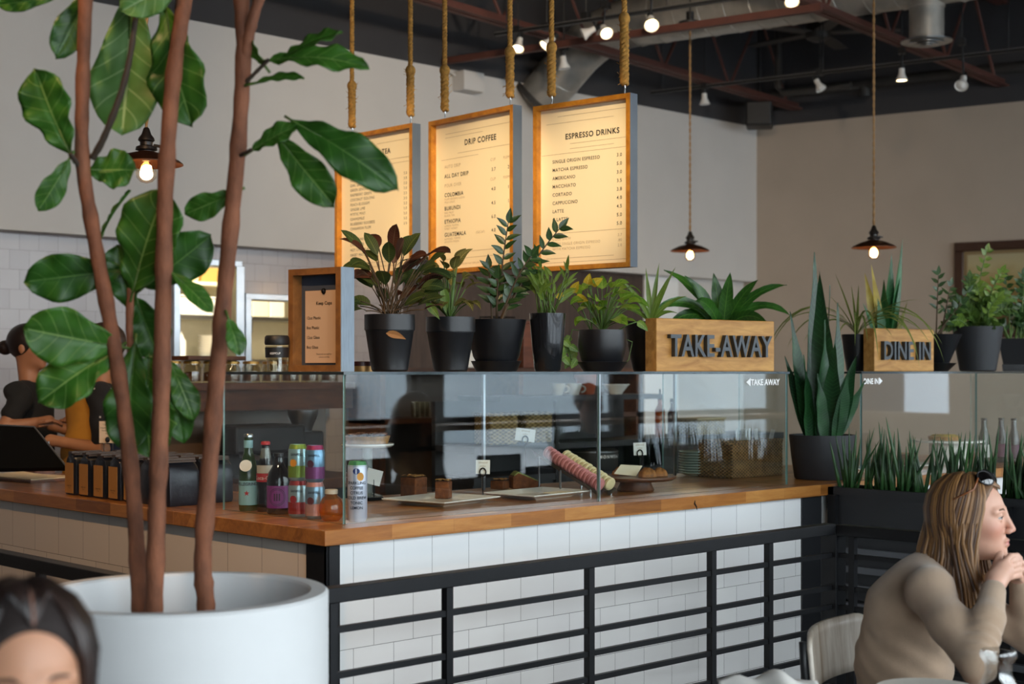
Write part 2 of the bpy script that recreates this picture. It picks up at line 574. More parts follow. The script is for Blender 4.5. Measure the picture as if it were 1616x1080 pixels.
# ------------------------------------------------------------------ room shell
def slab(name, a, b, m, **k):
    return struct(MB().lo_hi(a, b).build(name, m, **k))
ZT = 4.9
slab('floor', (-7.2, -5.8, -0.1), (13.5, 9.0, 0.0), M_floor)
slab('ceiling', (-7.2, -5.8, ZT), (13.5, 9.0, ZT + 0.1), M_deck)
slab('wall_left', (-7.2, -5.8, 0), (-7.0, 9.0, ZT), plain('dim_left_wall', '#3d3630', 0.8))
# back wall: white bulkhead above, charcoal band over it, tile / openings / boards below
BV = 5.34
slab('wall_back_upper', (-7.0, 5.2, 2.395), (9.45, 5.6, 3.94), M_white)
slab('trim_1', (-7.0, 5.2, 3.94), (9.6, 5.6, ZT), M_band)
mbt = MB()
O1 = (2.67, 3.19, 1.15, 2.26); O2 = (3.26, 3.95, 1.15, 2.03)
mbt.lo_hi((-7.0, BV, 0), (O1[0], BV + 0.14, 2.395))
mbt.lo_hi((O1[0], BV, 0), (O2[1], BV + 0.14, 1.15))
mbt.lo_hi((O1[0], BV, O1[3]), (O1[1], BV + 0.14, 2.395))
mbt.lo_hi((O1[1], BV, 1.15), (O2[0], BV + 0.14, 2.395))
mbt.lo_hi((O2[0], BV, O2[3]), (O2[1], BV + 0.14, 2.395))
mbt.lo_hi((O2[1], BV, 0), (4.75, BV + 0.14, 2.395))
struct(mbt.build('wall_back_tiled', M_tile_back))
slab('wall_back_boards', (4.75, BV, 0), (7.66, BV + 0.14, 2.395), M_brownpanel)
slab('trim_2', (7.66, BV - 0.02, 0), (8.15, BV + 0.14, 2.395), plain('white_trim', '#f0f0ee', 0.4))
slab('wall_back_end', (8.15, BV, 0), (9.5, BV + 0.14, 2.395), M_white)
# steel frames round the two kitchen hatches
for i, (a, b, z0, z1) in enumerate((O1, O2)):
    f = MB()
    for (x0, x1, zz0, zz1) in ((a - .02, b + .02, z1 - .01, z1 + .035), (a - .02, a + .03, z0, z1), (b - .03, b + .04, z0, z1), (a - .02, b + .02, z0 - .03, z0 + .02)):
        f.lo_hi((x0, BV - 0.05, zz0), (x1, BV + 0.16, zz1))
    struct(f.build('window_%d' % (i + 8), M_steel, bevel=0.004))
# kitchen behind the hatches
k = MB()
k.lo_hi((0.8, 7.6, 0), (6.5, 7.7, 3.0)); k.lo_hi((0.7, BV + .14, 0), (0.8, 7.7, 3.0)); k.lo_hi((6.5, BV + .14, 0), (6.6, 7.7, 3.0))
struct(k.build('wall_kitchen', M_kitchen))
slab('ceiling_kitchen', (0.7, BV + .14, 3.0), (6.6, 7.7, 3.08), M_kitchen)
kl = area_light('kitchen_ceiling_light', (3.6, 6.4, 2.97), (0, 0, 0), 2.4, 0.5, 120, (1.0, 0.88, 0.66))

# right wall, slightly off square
RA = Vector((9.225, 5.2, 0)); RD = Vector((0.216, -0.976, 0)).normalized(); RN = Vector((-RD.y, RD.x, 0))   # RN points out of the room
if RN.x < 0: RN = -RN
def rwall(s, out, z): return RA + RD * s + RN * out + Vector((0, 0, z))
def rslab(name, s0, s1, z0, z1, m):
    mb = MB()
    ps = [rwall(s0, 0, 0), rwall(s1, 0, 0), rwall(s1, 0.2, 0), rwall(s0, 0.2, 0)]
    mb.prism([(p.x, p.y) for p in ps], z0, z1)
    return struct(mb.build(name, m))
RW0, RW1 = 9.45, 11.05
rslab('wall_right', -0.2, RW0, 0, 3.94, M_taupe)
rslab('wall_right_end', RW0, RW1, 0, 1.05, M_taupe)
rslab('wall_right_lintel', RW0, RW1, 3.5, 3.94, M_taupe)
rslab('wall_right_pier', RW1, 11.4, 0, 3.94, M_taupe)
_m = rwall((RW0 + RW1) / 2, .02, 2.27)
area_light('window_portal', _m, (-RN).to_track_quat('-Z', 'Y').to_euler(), RW1 - RW0, 2.45, 1.0, (1, 1, 1), portal=True)
rslab('trim_3', -0.2, 11.4, 3.94, ZT, M_band)

# street front: low wall, piers, window frames and panes
fw = MB()
fw.lo_hi((-7.0, WIN_V - 0.15, 0), (13.0, WIN_V, WIN_Z0))
fw.lo_hi((-7.0, WIN_V - 0.15, WIN_Z1), (13.0, WIN_V, ZT))
xs = [-7.0] + [x for w in WINDOWS for x in w] + [13.0]
for i in range(0, len(xs), 2):
    fw.lo_hi((xs[i], WIN_V - 0.15, WIN_Z0), (xs[i + 1], WIN_V, WIN_Z1))
struct(fw.build('wall_front', plain('dark_front_wall', '#2b2d33', 0.6)))
for i, (a, b) in enumerate(WINDOWS):
    r = bpy.data.objects.new('window_%d' % (i + 1), None); COL.objects.link(r); r.location = ((a + b) / 2, WIN_V - 0.1, WIN_Z0); struct(r)
    f = MB()
    for x0, x1, z0, z1 in ((a, b, WIN_Z0, WIN_Z0 + .06), (a, b, WIN_Z1 - .06, WIN_Z1), (a, a + .06, WIN_Z0, WIN_Z1), (b - .06, b, WIN_Z0, WIN_Z1), (a, b, 2.75, 2.81), (a, b, 1.0, 1.10)):
        f.lo_hi((x0, WIN_V - 0.13, z0), (x1, WIN_V - 0.06, z1))
    f.build('window_frame', M_blackpaint, r)
    MB().lo_hi((a + .03, WIN_V - 0.1, WIN_Z0 + .03), (b - .03, WIN_V - 0.094, WIN_Z1 - .03)).build('pane', M_pane, r)
slab('trim_4', (-6.0, WIN_V, 1.0), (10.8, WIN_V + 0.32, 1.05), wood('ledge_wood', '#8a6440', '#a98257', 0.4, (1, 10, 10)))
# street outside
slab('road', (-30, -30, -0.2), (40, WIN_V - 0.2, -0.12), plain('pale_asphalt', '#b4b6ba', 0.9))
ex = MB(); ex.lo_hi((-30, -24.5, -0.1), (40, -24, 1.5)); struct(ex.build('exterior_wall', plain('pale_facade', '#e2e4e6', 0.8)))
ex = MB()
for i in range(14): ex.lo_hi((-26 + i * 4.4, -24.0, 0.3), (-24 + i * 4.4, -23.95, 1.1))
struct(ex.build('exterior_window', plain('facade_glass', '#4b5f68', 0.2)))

ex = MB(); ex.lo_hi((19, -24, -0.1), (19.5, 6, 2.6)); struct(ex.build('exterior_wall', plain('blue_grey_reflection_wall', '#b9c4cc', 0.8)))  # unseen wall added to tone down the sky reflected in the glass

# ------------------------------------------------------------------ tiled counter with butcher-block top
def butcher(name, axis, tones, rough=0.32):
    m, nt, b = nodes_of(name)
    g = nd(nt, 'ShaderNodeNewGeometry'); s = nd(nt, 'ShaderNodeSeparateXYZ', Vector=g.outputs['Position'])
    a = s.outputs[axis]; o = s.outputs[1 - axis]
    oz = math_n(nt, 'ADD', o, math_n(nt, 'MULTIPLY', s.outputs[2], 0.8))
    c = nd(nt, 'ShaderNodeCombineXYZ', X=a, Y=oz)
    br = nd(nt, 'ShaderNodeTexBrick', Vector=c.outputs[0], Color1=(0, 0, 0, 1), Color2=(1, 1, 1, 1), Mortar=(0.3, 0.3, 0.3, 1), Scale=1.0,
            Mortar__Size=0.0006, Brick__Width=0.27, Row__Height=0.045, Bias=0.0)
    sc = (3.0, 26.0, 26.0) if axis == 0 else (26.0, 3.0, 26.0)
    mp = nd(nt, 'ShaderNodeMapping', Vector=g.outputs['Position'], Scale=sc)
    n = nd(nt, 'ShaderNodeTexNoise', Vector=mp.outputs[0], Scale=1.6, Detail=6.0, Roughness=0.65, Distortion=0.5)
    fac = math_n(nt, 'ADD', math_n(nt, 'MULTIPLY', n.outputs[0], 0.62), math_n(nt, 'MULTIPLY', br.outputs['Color'], 0.36))
    cc = ramp(nt, fac, [(0.18, lin(tones[0])), (0.5, lin(tones[1])), (0.82, lin(tones[2]))])
    nt.links.new(cc, b.inputs['Base Color'])
    b.inputs['Roughness'].default_value = rough; b.inputs['Coat Weight'].default_value = 0.25; b.inputs['Coat Roughness'].default_value = 0.2
    bump(nt, b, n.outputs[0], 0.12, 0.002)
    return m
M_butcher = butcher('butcher_block', 0, ('#6a3e18', '#a2682f', '#c8924f'))
M_butcher_v = butcher('butcher_block_long', 1, ('#5e3616', '#96602c', '#b9823f'))
CTH = 0.050
ct = thing('counter', (0.3, 0.3, 0), 'white tiled corner counter with a thick butcher-block wooden top', 'counter')
MB().lo_hi((0.035, 0.035, 0), (5.6, 0.85, 1.0 - CTH)).build('front_body', M_tile_front, ct)
MB().lo_hi((0.03, 0.04, 0), (0.6, 4.2, 1.0 - CTH - .0005)).build('side_body', M_tile_side, ct, label='tiled side running back under the coffee bags')
MB().lo_hi((0.0, 0.0, 1 - CTH), (5.7, 0.9, 1.0)).build('worktop', M_butcher, ct, bevel=0.003)
MB().lo_hi((0.0, 0.9, 1 - CTH), (0.65, 4.2, 1.0)).build('side_worktop', M_butcher_v, ct, bevel=0.003)
cp = MB(); cp.lo_hi((0.022, 0.022, 0), (0.075, 0.034, 1 - CTH)); cp.lo_hi((0.022, 0.022, 0), (0.034, 0.13, 1 - CTH))
cp.build('corner_guard', M_steelblack, ct, label='dark steel corner guard')
pp = MB(); pp.lo_hi((2.60, 0.026, 0), (2.745, 0.06, 1 - CTH)); pp.build('end_strip', M_panel, ct)  # charcoal strip at the right end of the tiled front
# split in the wooden edge
ck = MB(); ck.tube([on_v(1097, 790, -0.0008), on_v(1096, 795, -0.0008), on_v(1099, 800, -0.0008), on_v(1100, 805, -0.0008)], [0.001, 0.004, 0.003, 0.001], 6)
ck.build('crack', plain('dark_crack', '#1e120a', 0.9), ct)

# ------------------------------------------------------------------ open ceiling: joists, pipes, ducts
JD = (RN * -1.0)                                     # joists run from the right wall into the room
JD = cw(-0.626, -0.780, 0) - cw(0, 0, 0); JD.z = 0; JD.normalize()
def on_rw(px, py, out=0.0):
    d = FW + RT * ((px - HX) / FPX)
    n = RN; p0 = RA - RN * out
    Y = (p0 - CAM).dot(n) / d.dot(n)
    return at(px, py, Y)
def joist(px, py, label, length=15.0):
    e = on_rw(px, py)
    r = thing('steel_joist', (e.x, e.y, e.z), label, 'joist', 'red oxide ceiling joists')
    q = e + JD * length
    sd = JD.cross(Vector((0, 0, 1)))
    c = MB()
    for s in (-1, 1):
        c.bar(e + sd * (.035 * s), q + sd * (.035 * s), 0.05, 0.012)
        c.bar(e + sd * (.014 * s) + Vector((0, 0, .03)), q + sd * (.014 * s) + Vector((0, 0, .03)), 0.008, 0.06)
    c.build('bottom_chord', M_rust, r)
    up = Vector((0, 0, ZT - 0.05 - e.z))
    t = MB()
    for s in (-1, 1): t.bar(e + up + sd * (.035 * s), q + up + sd * (.035 * s), 0.05, 0.03)
    t.build('top_chord', M_rust, r)
    n = int(length / 0.55)
    w = MB()
    for i in range(n):
        a = e + JD * (0.2 + i * 0.55); b = e + JD * (0.2 + (i + 1) * 0.55)
        w.tube([a + Vector((0, 0, .03)) + (up if i % 2 else Vector((0, 0, 0))), b + Vector((0, 0, .03)) + (Vector((0, 0, 0)) if i % 2 else up)], 0.014, 6)
    w.build('web', M_rust, r)
    return r
joist(1258, 173, 'red oxide steel joist ending above the corner, over the menu boards')
joist(1583, 136, 'red oxide steel joist crossing over the right hand pendant lamp')
TD = RD                                             # tracks, ducts and pipes run along the right wall direction
def run(p, a, b): return [p + TD * a, p + TD * b]
p = on_v(700, 97, 5.19)
b_ = MB(); b_.bar(*run(p, 0.0, 3.2), 0.05, 0.05)
tag(b_.build('bracing_bar', M_rust), 'thin red brown bracing bar above the small white wall box', 'brace')
p = at(1310, 139, 14.3)
b_ = MB(); b_.tube(run(p, -0.6, 5.0), 0.055, 10); b_.tube([p + TD * 0.35 + Vector((0, 0, -.02)), p + TD * 0.35 + Vector((0, 0, -.12))], 0.05, 8)
tag(b_.build('sprinkler_pipe', M_darkpipe, smooth=50), 'dark grey pipe running over the taupe wall', 'pipe')
p = at(1228, 50, 13.6); p.z = 4.4
b_ = MB(); b_.tube([p + Vector((0, 0, .49)), p + Vector((0, 0, -.28)), p + Vector((0, 0, -.34)) + TD * .06, p + Vector((0, 0, -.34)) + TD * .7], 0.035, 8)
tag(b_.build('drain_pipe', M_darkpipe, smooth=50), 'dark elbow pipe dropping in front of the black ceiling', 'pipe')

# spiral duct with elbow, wall collar and round diffuser
def spiral_tube(mb, a, b, r, pitch=0.22, seg=28):
    a, b = Vector(a), Vector(b)
    d = (b - a).normalized(); L = (b - a).length
    ref = d.orthogonal().normalized(); o = d.cross(ref)
    mb.tube([a, b], r, seg)
    n = int(L / pitch * 20)
    pts = [a + d * (L * i / n) + ref * ((r + .002) * math.cos(2 * math.pi * i / 20)) + o * ((r + .002) * math.sin(2 * math.pi * i / 20)) for i in range(n + 1)]
    mb.tube(pts, 0.006, 5)
E = cw(0.74, 12.35, 4.38)
du = thing('spiral_duct', (E.x, E.y, 4.2), 'galvanised spiral air duct with an elbow and a round diffuser', 'duct')
m = MB(); spiral_tube(m, E + TD * 0.35, E + TD * 9.0, 0.2); m.build('main_run', M_galv, du, smooth=40)
wallp = on_v(846, 163, 5.2)
m = MB()
dd = (wallp - E).normalized()
pts = []
for i in range(7):
    t = i / 6
    a_, b_2, c_ = E + TD * 0.35, E - TD * 0.02, E + dd * 0.4
    pts.append(a_ * (1 - t) ** 2 + b_2 * (2 * t * (1 - t)) + c_ * t * t)
m.tube(pts, 0.2, 26)
m.build('elbow', M_galv, du, smooth=40)
m = MB(); spiral_tube(m, E + dd * 0.38, wallp, 0.2, 0.2); m.build('branch_run', M_galv, du, smooth=40)
m = MB(); m.tube([wallp - dd * 0.06, wallp - dd * 0.02], 0.26, 28); m.build('wall_collar', M_darkpipe, du, smooth=40)
s_ = 2.76
q = E + TD * s_
m = MB(); m.tube([q + Vector((0, 0, -.1)), q + Vector((0, 0, -.46))], 0.125, 24); m.tube([q + Vector((0, 0, -.2)), q + Vector((0, 0, -.215))], 0.133, 24); m.build('drop', M_galv, du, smooth=40)
m = MB()
for rr, zz in ((0.185, -.46), (0.13, -.475), (0.085, -.485), (0.045, -.49)):
    m.lathe([(rr - .03, zz + .012), (rr, zz + .002), (rr, zz - .006), (rr - .03, zz + .004)], q, 28)
m.build('diffuser', M_steel, du, smooth=30)

# ceiling fan, switched off and almost black
p = at(1290, 52, 13.0)
fan = thing('ceiling_fan', p, 'black ceiling fan in the dark between the joists', 'ceiling fan')
m = MB(); m.lathe([(.03, .9), (.03, .12), (.1, .1), (.12, .02), (.1, -.05), (.04, -.08)], p, 18); m.build('motor', M_darkpipe, fan, smooth=40)
for i in range(5):
    a = i * 2 * math.pi / 5 + .3; d = Vector((math.cos(a), math.sin(a), 0))
    m = MB(); m.bar(p + d * .1, p + d * .72, .13, .012); m.build('blade', M_darkpipe, fan)
# loudspeaker in the corner
p = at(1198, 182, 14.2)
sp = thing('loudspeaker', p - Vector((0, 0, .15)), 'black loudspeaker hung high in the corner', 'loudspeaker')
m = MB(); m.box(p, (.3, .25, .24), .6); m.build('cabinet', M_blackpaint, sp, bevel=.02)
m = MB(); m.tube([p + Vector((0, 0, .1)), p + Vector((0, 0, ZT - p.z))], .02, 6); m.build('bracket', M_blackpaint, sp)
# white box high on the bulkhead
a, b = on_v(714, 108, 5.2), on_v(746, 150, 5.2)
wb = thing('wall_box', ((a.x + b.x) / 2, 5.15, b.z), 'small white electrical box high on the white bulkhead', 'wall box')
m = MB(); m.lo_hi((a.x, 5.06, b.z), (b.x, 5.199, a.z - .03)); m.build('cover', M_white, wb, bevel=.005)
m = MB(); m.tube([(a.x - .1, 5.17, a.z - .02), (a.x, 5.17, a.z - .06)], .012, 6); m.build('conduit', M_white, wb)

# ------------------------------------------------------------------ track lights
def track(p, a, b, label):
    m = MB(); m.bar(*run(p, a, b), 0.035, 0.02)
    o = thing('lighting_track', p + TD * a, label, 'lighting track', 'ceiling lighting tracks')
    m.build('rail', M_blackpaint, o)
    e = MB(); e.bar(p + TD * a + Vector((0, 0, .012)) - RN * .0185, p + TD * b + Vector((0, 0, .012)) - RN * .0185, .002, .006); e.build('edge_strip', plain('track_edge', '#8a8884', .35, .7), o)
    h = MB()
    n = max(2, int((b - a) / 1.4))
    for i in range(n + 1):
        q = p + TD * (a + .1 + (b - a - .2) * i / n)
        h.tube([q, Vector((q.x, q.y, ZT))], .006, 5)
    h.build('hanger_rod', M_blackpaint, o)
    return o
T1 = at(1188, 128, 12.95); T2 = at(782, 55, 11.0)
track(T1, -1.0, 5.4, 'black lighting track hung along the taupe wall side')
track(T2, 0.0, 4.2, 'black lighting track starting above the menu boards')
LIT = plain('lit_lamp_face', '#fff3dc', .4, emit=('#ffdca0', 14.0))
LAMPW = plain('white_lamp_head', '#e6e4e0', .35)
def spotlamp(px, py, Y, aim, lit, label, ztop=4.05, size=1.0):
    c = at(px, py, Y)
    r = thing('track_spotlight', c, label, 'spotlight', 'track spotlights under the ceiling')
    d = Vector(aim).normalized()
    Mx = d.to_track_quat('Z', 'Y').to_matrix()
    k = size
    m = MB(); m.lathe([(.012 * k, -.075 * k), (.022 * k, -.07 * k), (.024 * k, -.03 * k), (.03 * k, -.012 * k), (.046 * k, .02 * k), (.046 * k, .028 * k), (.040 * k, .022 * k)], c, 18, M=Mx)
    m.build('lamp_head', LAMPW, r, smooth=40)
    m = MB(); m.lathe([(.0, .012 * k), (.039 * k, .018 * k), (.036 * k, .024 * k), (0, .03 * k)], c, 18, M=Mx); m.build('lamp_face', LIT if lit else LAMPW, r, smooth=True)
    m = MB(); top = c - d * .06 * k; up = Vector((c.x, c.y, max(ztop, c.z + .12)))
    m.tube([top - d * .05 * k, c - d * .02 * k], .02 * k, 10); m.tube([top, Vector((c.x - d.x * .07, c.y - d.y * .07, c.z + .07)), up], .009, 6)
    m.tube([up, Vector((up.x, up.y, ZT))], .006, 5); m.box(up, (.07, .05, .05), .3); m.build('yoke', M_blackpaint, r)
    return c
dn = Vector((0, 0, -1))
spotlamp(818, 73, 10.9, -FW * .5 - RT * .2 + dn, True, 'lit white spotlight left of the rope over the espresso board', 3.98)
spotlamp(863, 69, 10.8, -FW * .2 - RT * .6 + dn * .6, True, 'small lit spotlight half hidden behind the rope of the espresso board', 4.0)
spotlamp(890, 103, 11.4, dn + RT * .1, False, 'unlit white spotlight hanging in front of the silver duct branch', 4.0)
spotlamp(925, 52, 10.7, -RT * .8 + dn * .4, False, 'unlit spotlight turned sideways beside the duct elbow', 4.06)
spotlamp(956, 50, 10.4, -FW * .7 + dn * .6 + RT * .2, True, 'lit spotlight next to the frayed rope end at the duct', 4.08)
spotlamp(1028, 37, 10.2, -FW * .8 + dn * .7, True, 'brightest lit spotlight below the track, in front of the duct', 4.1, 1.1)
spotlamp(1249, 0, 10.3, -FW * .8 + dn * .6, True, 'lit spotlight at the top edge on the second joist', 4.3, 1.1)
spotlamp(1112, 160, 13.2, dn + RT * .05, False, 'unlit spotlight at the end of the track near the corner', 4.05)
spotlamp(1294, 137, 12.6, dn + RT * .45 - FW * .3, False, 'unlit spotlight tilted towards the taupe wall', 4.05)
spotlamp(1423, 122, 11.7, dn, True, 'lit spotlight pointing straight down beside the round diffuser', 4.04)
spotlamp(1518, 132, 11.2, -FW * .5 + dn * .6 - RT * .3, False, 'unlit round spotlight nearest the right edge', 4.0, 1.1)

# ------------------------------------------------------------------ pendant lamps
M_bronze = plain('dark_bronze_shade', '#4a2c1c', .42, .75, var=.15, scale=20)
M_socket = plain('brown_bakelite', '#1d1714', .4)
M_filament = plain('glowing_filament', '#ffe2a8', .4, emit=('#ffb860', 60.0))
M_bulb = thin_glass('clear_bulb_glass', (1.0, .93, .82), .05)
M_cordtex = plain('twisted_fabric_cord', '#9c7a50', .8, var=.3, scale=200)
def pendant(px, py, Y, topz, label, cordm=M_cordtex, power=16):
    c = at(px, py, Y)
    r = thing('pendant_lamp', c, label, 'pendant lamp', 'bronze disc pendant lamps')
    m = MB(); m.lathe([(.028, .062), (.035, .058), (.085, .045), (.135, .022), (.15, .010), (.15, .006), (.134, .016), (.085, .038), (.03, .050)], c, 36); m.build('shade', M_bronze, r, smooth=50)
    m = MB(); m.lathe([(.006, .16), (.012, .155), (.02, .13), (.032, .115), (.034, .105), (.026, .098), (.026, .085), (.042, .078), (.045, .066), (.032, .062), (.032, .045), (.018, .035), (.016, .02)], c, 20)
    m.tube([c + RT * .03 + Vector((0, 0, .085)), c + RT * .06 + Vector((0, 0, .08))], .006, 6); m.build('socket', M_socket, r, smooth=40)
    m = MB(); m.lathe([(.016, .03), (.018, .018), (.036, -.008), (.044, -.028), (.040, -.05), (.024, -.066), (.004, -.072)], c, 20); b = m.build('bulb', M_bulb, r, smooth=True)
    m = MB(); m.ball(c + Vector((0, 0, -.024)), (.024, .024, .030), 14, 10); m.build('filament', M_filament, b, smooth=True)
    m = MB()
    L = topz - c.z - .15; n = int(L / .02)
    for ph in (0, math.pi):
        m.tube([c + Vector((.0045 * math.cos(i * 1.2 + ph), .0045 * math.sin(i * 1.2 + ph), .15 + L * i / n)) for i in range(n + 1)], .0052, 4)
    m.build('cord', cordm, r, smooth=True)
    m = MB(); t = Vector((c.x, c.y, topz)); m.lathe([(.02, .0), (.085, -.005), (.09, .012), (.03, .03), (.03, .09), (0.0, .09)], t, 22); m.tube([t, Vector((t.x, t.y, ZT))], .006, 5); m.build('canopy', M_blackpaint, r, smooth=40)
    point_light('pendant_bulb_light', c + Vector((0, 0, -.024)), power, WARM, .034)
    return r
pendant(231, 262, 6.1, 4.2, 'bronze disc pendant lamp seen between the fig tree trunks')
pendant(1089, 398, 11.3, 4.16, 'bronze disc pendant lamp above the take-away sign, nearer the corner')
pendant(1379, 393, 10.0, 4.6, 'bronze disc pendant lamp above the dine-in sign')

# ------------------------------------------------------------------ hanging menu boards
M_gold = wood('golden_oak_frame', '#9a5d14', '#c68428', .42, (10, 10, 10), 2.0, .1)
M_backside = plain('blue_grey_frame_side', '#5d6670', .55, var=.08)  # tone of the thin strips on both sides of the board frames
M_cream = plain('cream_menu_print', '#f6e3bd', .55)
M_ink = plain('black_print', '#17120c', .6)
M_inkfaint = plain('faint_grey_print', '#b09a78', .7)
M_rope = plain('jute_rope', '#bd883e', .9, var=.35, scale=60, bmp=.4)
M_wire = plain('bright_wire', '#d8d8d8', .25, 1.0)
def rope_mesh(mb, a, b, r, pitch=.05):
    a, b = Vector(a), Vector(b); L = (b - a).length; d = (b - a) / L
    ref = d.orthogonal().normalized(); o = d.cross(ref); n = max(4, int(L / pitch * 7))
    for ph in range(3):
        mb.tube([a + d * (L * i / n) + ref * (r * .5 * math.cos(2 * math.pi * (i / 7 + ph / 3))) + o * (r * .5 * math.sin(2 * math.pi * (i / 7 + ph / 3))) for i in range(n + 1)], r * .58, 5)
def menu_board(pl, Yl, pr, Yr, ztop, H, label, lines, rules, ropes):
    a = at(pl, 300, Yl); b = at(pr, 300, Yr); a.z = b.z = 0
    W = (b - a).length; x = (b - a) / W; nrm = Vector((x.y, -x.x, 0))     # out of the face, towards the room
    r = thing('menu_board', (a.x, a.y, ztop - H), label, 'menu board', 'hanging menu boards')
    def P(u, h, out=0.0): return a + x * (u * W) + Vector((0, 0, ztop - h * H)) + nrm * out
    t = .021; D = .055
    f = MB(); tw, th = t / W, t / H
    def rail(u0, u1, h0, h1, o0, o1):
        vs = [P(u, h, o) for o in (o0, o1) for u, h in ((u0, h1), (u1, h1), (u1, h0), (u0, h0))]
        f.add(vs, [(0, 3, 2, 1), (4, 5, 6, 7), (0, 1, 5, 4), (1, 2, 6, 5), (2, 3, 7, 6), (3, 0, 4, 7)])
    rail(0, 1, 0, th, -D + .004, 0); rail(0, 1, 1 - th, 1, -D + .004, 0); rail(0, tw, th, 1 - th, -D + .004, 0); rail(1 - tw, 1, th, 1 - th, -D + .004, 0)
    f.build('frame', M_gold, r)
    f = MB(); e = .0015 / W
    rail(1, 1 + e, 0, 1, -D, -.002)
    f.build('frame_side', M_backside, r, label='blue grey painted frame side')
    f = MB(); rail(-e, 0, 0, 1, -D, -.002); f.build('frame_side', M_backside, r, label='blue grey painted frame side')
    f = MB(); rail(tw * .5, 1 - tw * .5, th * .5, 1 - th * .5, -D + .004, -.032); f.build('panel', M_cream, r)
    ink = MB(); faint = MB()
    for (u, h, txt, size, al, bold, kind) in lines:
        text_into(ink if kind else faint, txt, size * H, lambda X, Y_, Z_, u=u, h=h: P(u, h, -.0312) + x * X + Vector((0, 0, Y_)), al, bold=bold * .8, spacing=1.14, squeeze=.95)
    for (u0, u1, h) in rules:
        vs = [P(u0, h, -.0312), P(u1, h, -.0312), P(u1, h - .0022, -.0312), P(u0, h - .0022, -.0312)]
        faint.add(vs, [(0, 1, 2, 3)])
    if ink.v: ink.build('lettering', M_ink, r)
    if faint.v: faint.build('fine_print', M_inkfaint, r)
    for (u, zk) in ropes:
        base = P(u, 0, -D / 2)
        m = MB(); m.tube([base + Vector((0, 0, -.004)), base + Vector((.004, 0, .03)), base + Vector((0, 0, .05))], .003, 6); wk = m
        m = MB(); lo = base + Vector((0, 0, .045)); mid = base + Vector((0, 0, zk))
        rope_mesh(m, lo, mid, .021, .06); m.ball(mid, (.026, .026, .03), 10, 7)
        for i in range(14):
            z = lo.z + (mid.z - lo.z) * rnd.random(); ang = rnd.random() * 6.28
            m.tube([Vector((lo.x + .012 * math.cos(ang), lo.y + .012 * math.sin(ang), z)), Vector((lo.x + .034 * math.cos(ang), lo.y + .034 * math.sin(ang), z + rnd.uniform(-.02, .03)))], .0012, 3)
        rope_mesh(m, mid, Vector((base.x, base.y, 4.3)), .0125, .05)
        o = m.build('rope', M_rope, r, smooth=True)
        wk.build('hook', M_wire, o)
    return r
S1 = .026
esp = [(.30, .215, 'ESPRESSO DRINKS', .046, 'LEFT', .0011, 1)]
for i, (n_, p_) in enumerate((('SINGLE ORIGIN ESPRESSO', '3.0'), ('MATCHA ESPRESSO', '5.0'), ('AMERICANO', '3.0'), ('MACCHIATO', '3.5'), ('CORTADO', '3.8'), ('CAPPUCCINO', '4.0'), ('LATTE', '4.5'), ('C LATTE', '5.0'), ('MOCHA', '5.0'))):
    esp.append((.165, .352 + i * .0497, n_, .0285, 'LEFT', .0003, 1)); esp.append((.88, .352 + i * .0497, p_, .0285, 'RIGHT', .0003, 1))
for i, (n_, p_) in enumerate((('COLD BREW', '3.7'), ('WITH SINGLE ORIGIN ESPRESSO', '.80'), ('WITH MATCHA ESPRESSO', '2.0'))):
    esp.append((.165, .815 + i * .03, n_, .023, 'LEFT', 0, 0)); esp.append((.88, .815 + i * .03, p_, .023, 'RIGHT', 0, 0))
menu_board(841, 6.695, 994, 6.354, 2.70, .75, 'hanging menu board headed espresso drinks, rightmost of the three', esp,
           [(.22, .95, .075), (.1, .8, .115), (.35, .95, .245), (.35, .8, .275), (.05, .95, .30), (.2, .95, .775), (.1, .8, .925), (.05, .95, .95)], [(.16, .26), (.91, .33)])
drip = [(.57, .185, 'DRIP COFFEE', .050, 'CENTER', .0011, 1)]
for h, n_, s, c1, c2, kd in ((.315, 'AUTO DRIP', .030, 'CUP', '950ML', 0), (.378, 'ALL DAY DRIP', .036, '3.7', '20', 1), (.437, 'POUR OVER', .030, 'CUP', '950ML', 0), (.50, 'COLOMBIA', .036, '4.0', '16', 1), (.587, 'BURUNDI', .036, '4.5', '17', 1), (.672, 'ETHIOPIA', .036, '6.0', '20', 1), (.757, 'GUATEMALA', .036, '4.0', '16', 1)):
    bd = .0006 if kd else 0
    drip.append((.14, h, n_, s, 'LEFT', bd, kd)); drip.append((.75, h, c1, s * .85, 'RIGHT', bd * .5, kd)); drip.append((.925, h, c2, s * .85, 'RIGHT', bd * .5, kd))
for h, t_ in ((.522, 'PLUM, BROWN SUGAR'), (.541, 'MILK CHOC'), (.609, 'RED FRUIT'), (.628, 'BLACK TEA'), (.694, 'LEMON, FLORAL'), (.713, 'SWEET HONEY'), (.779, 'ALMOND, TOFFEE'), (.798, 'SMOOTH FINISH')):
    drip.append((.14, h, t_, .019, 'LEFT', 0, 0))
drip.append((.52, .757, '(DECAF)', .022, 'LEFT', 0, 0)); drip.append((.3, .945, 'A COFFEE BAR MADE FOR SLOW MORNINGS', .014, 'LEFT', 0, 0))
menu_board(676, 7.22, 809, 6.747, 2.72, .75, 'hanging menu board headed drip coffee, middle of the three', drip,
           [(.15, .95, .095), (.15, .6, .12), (.3, .95, .23), (.1, .55, .26), (.3, .8, .865), (.1, .8, .905)], [(.15, .24), (.92, .25)])
tea = [(.565, .165, 'TEA', .050, 'LEFT', .0011, 1)]
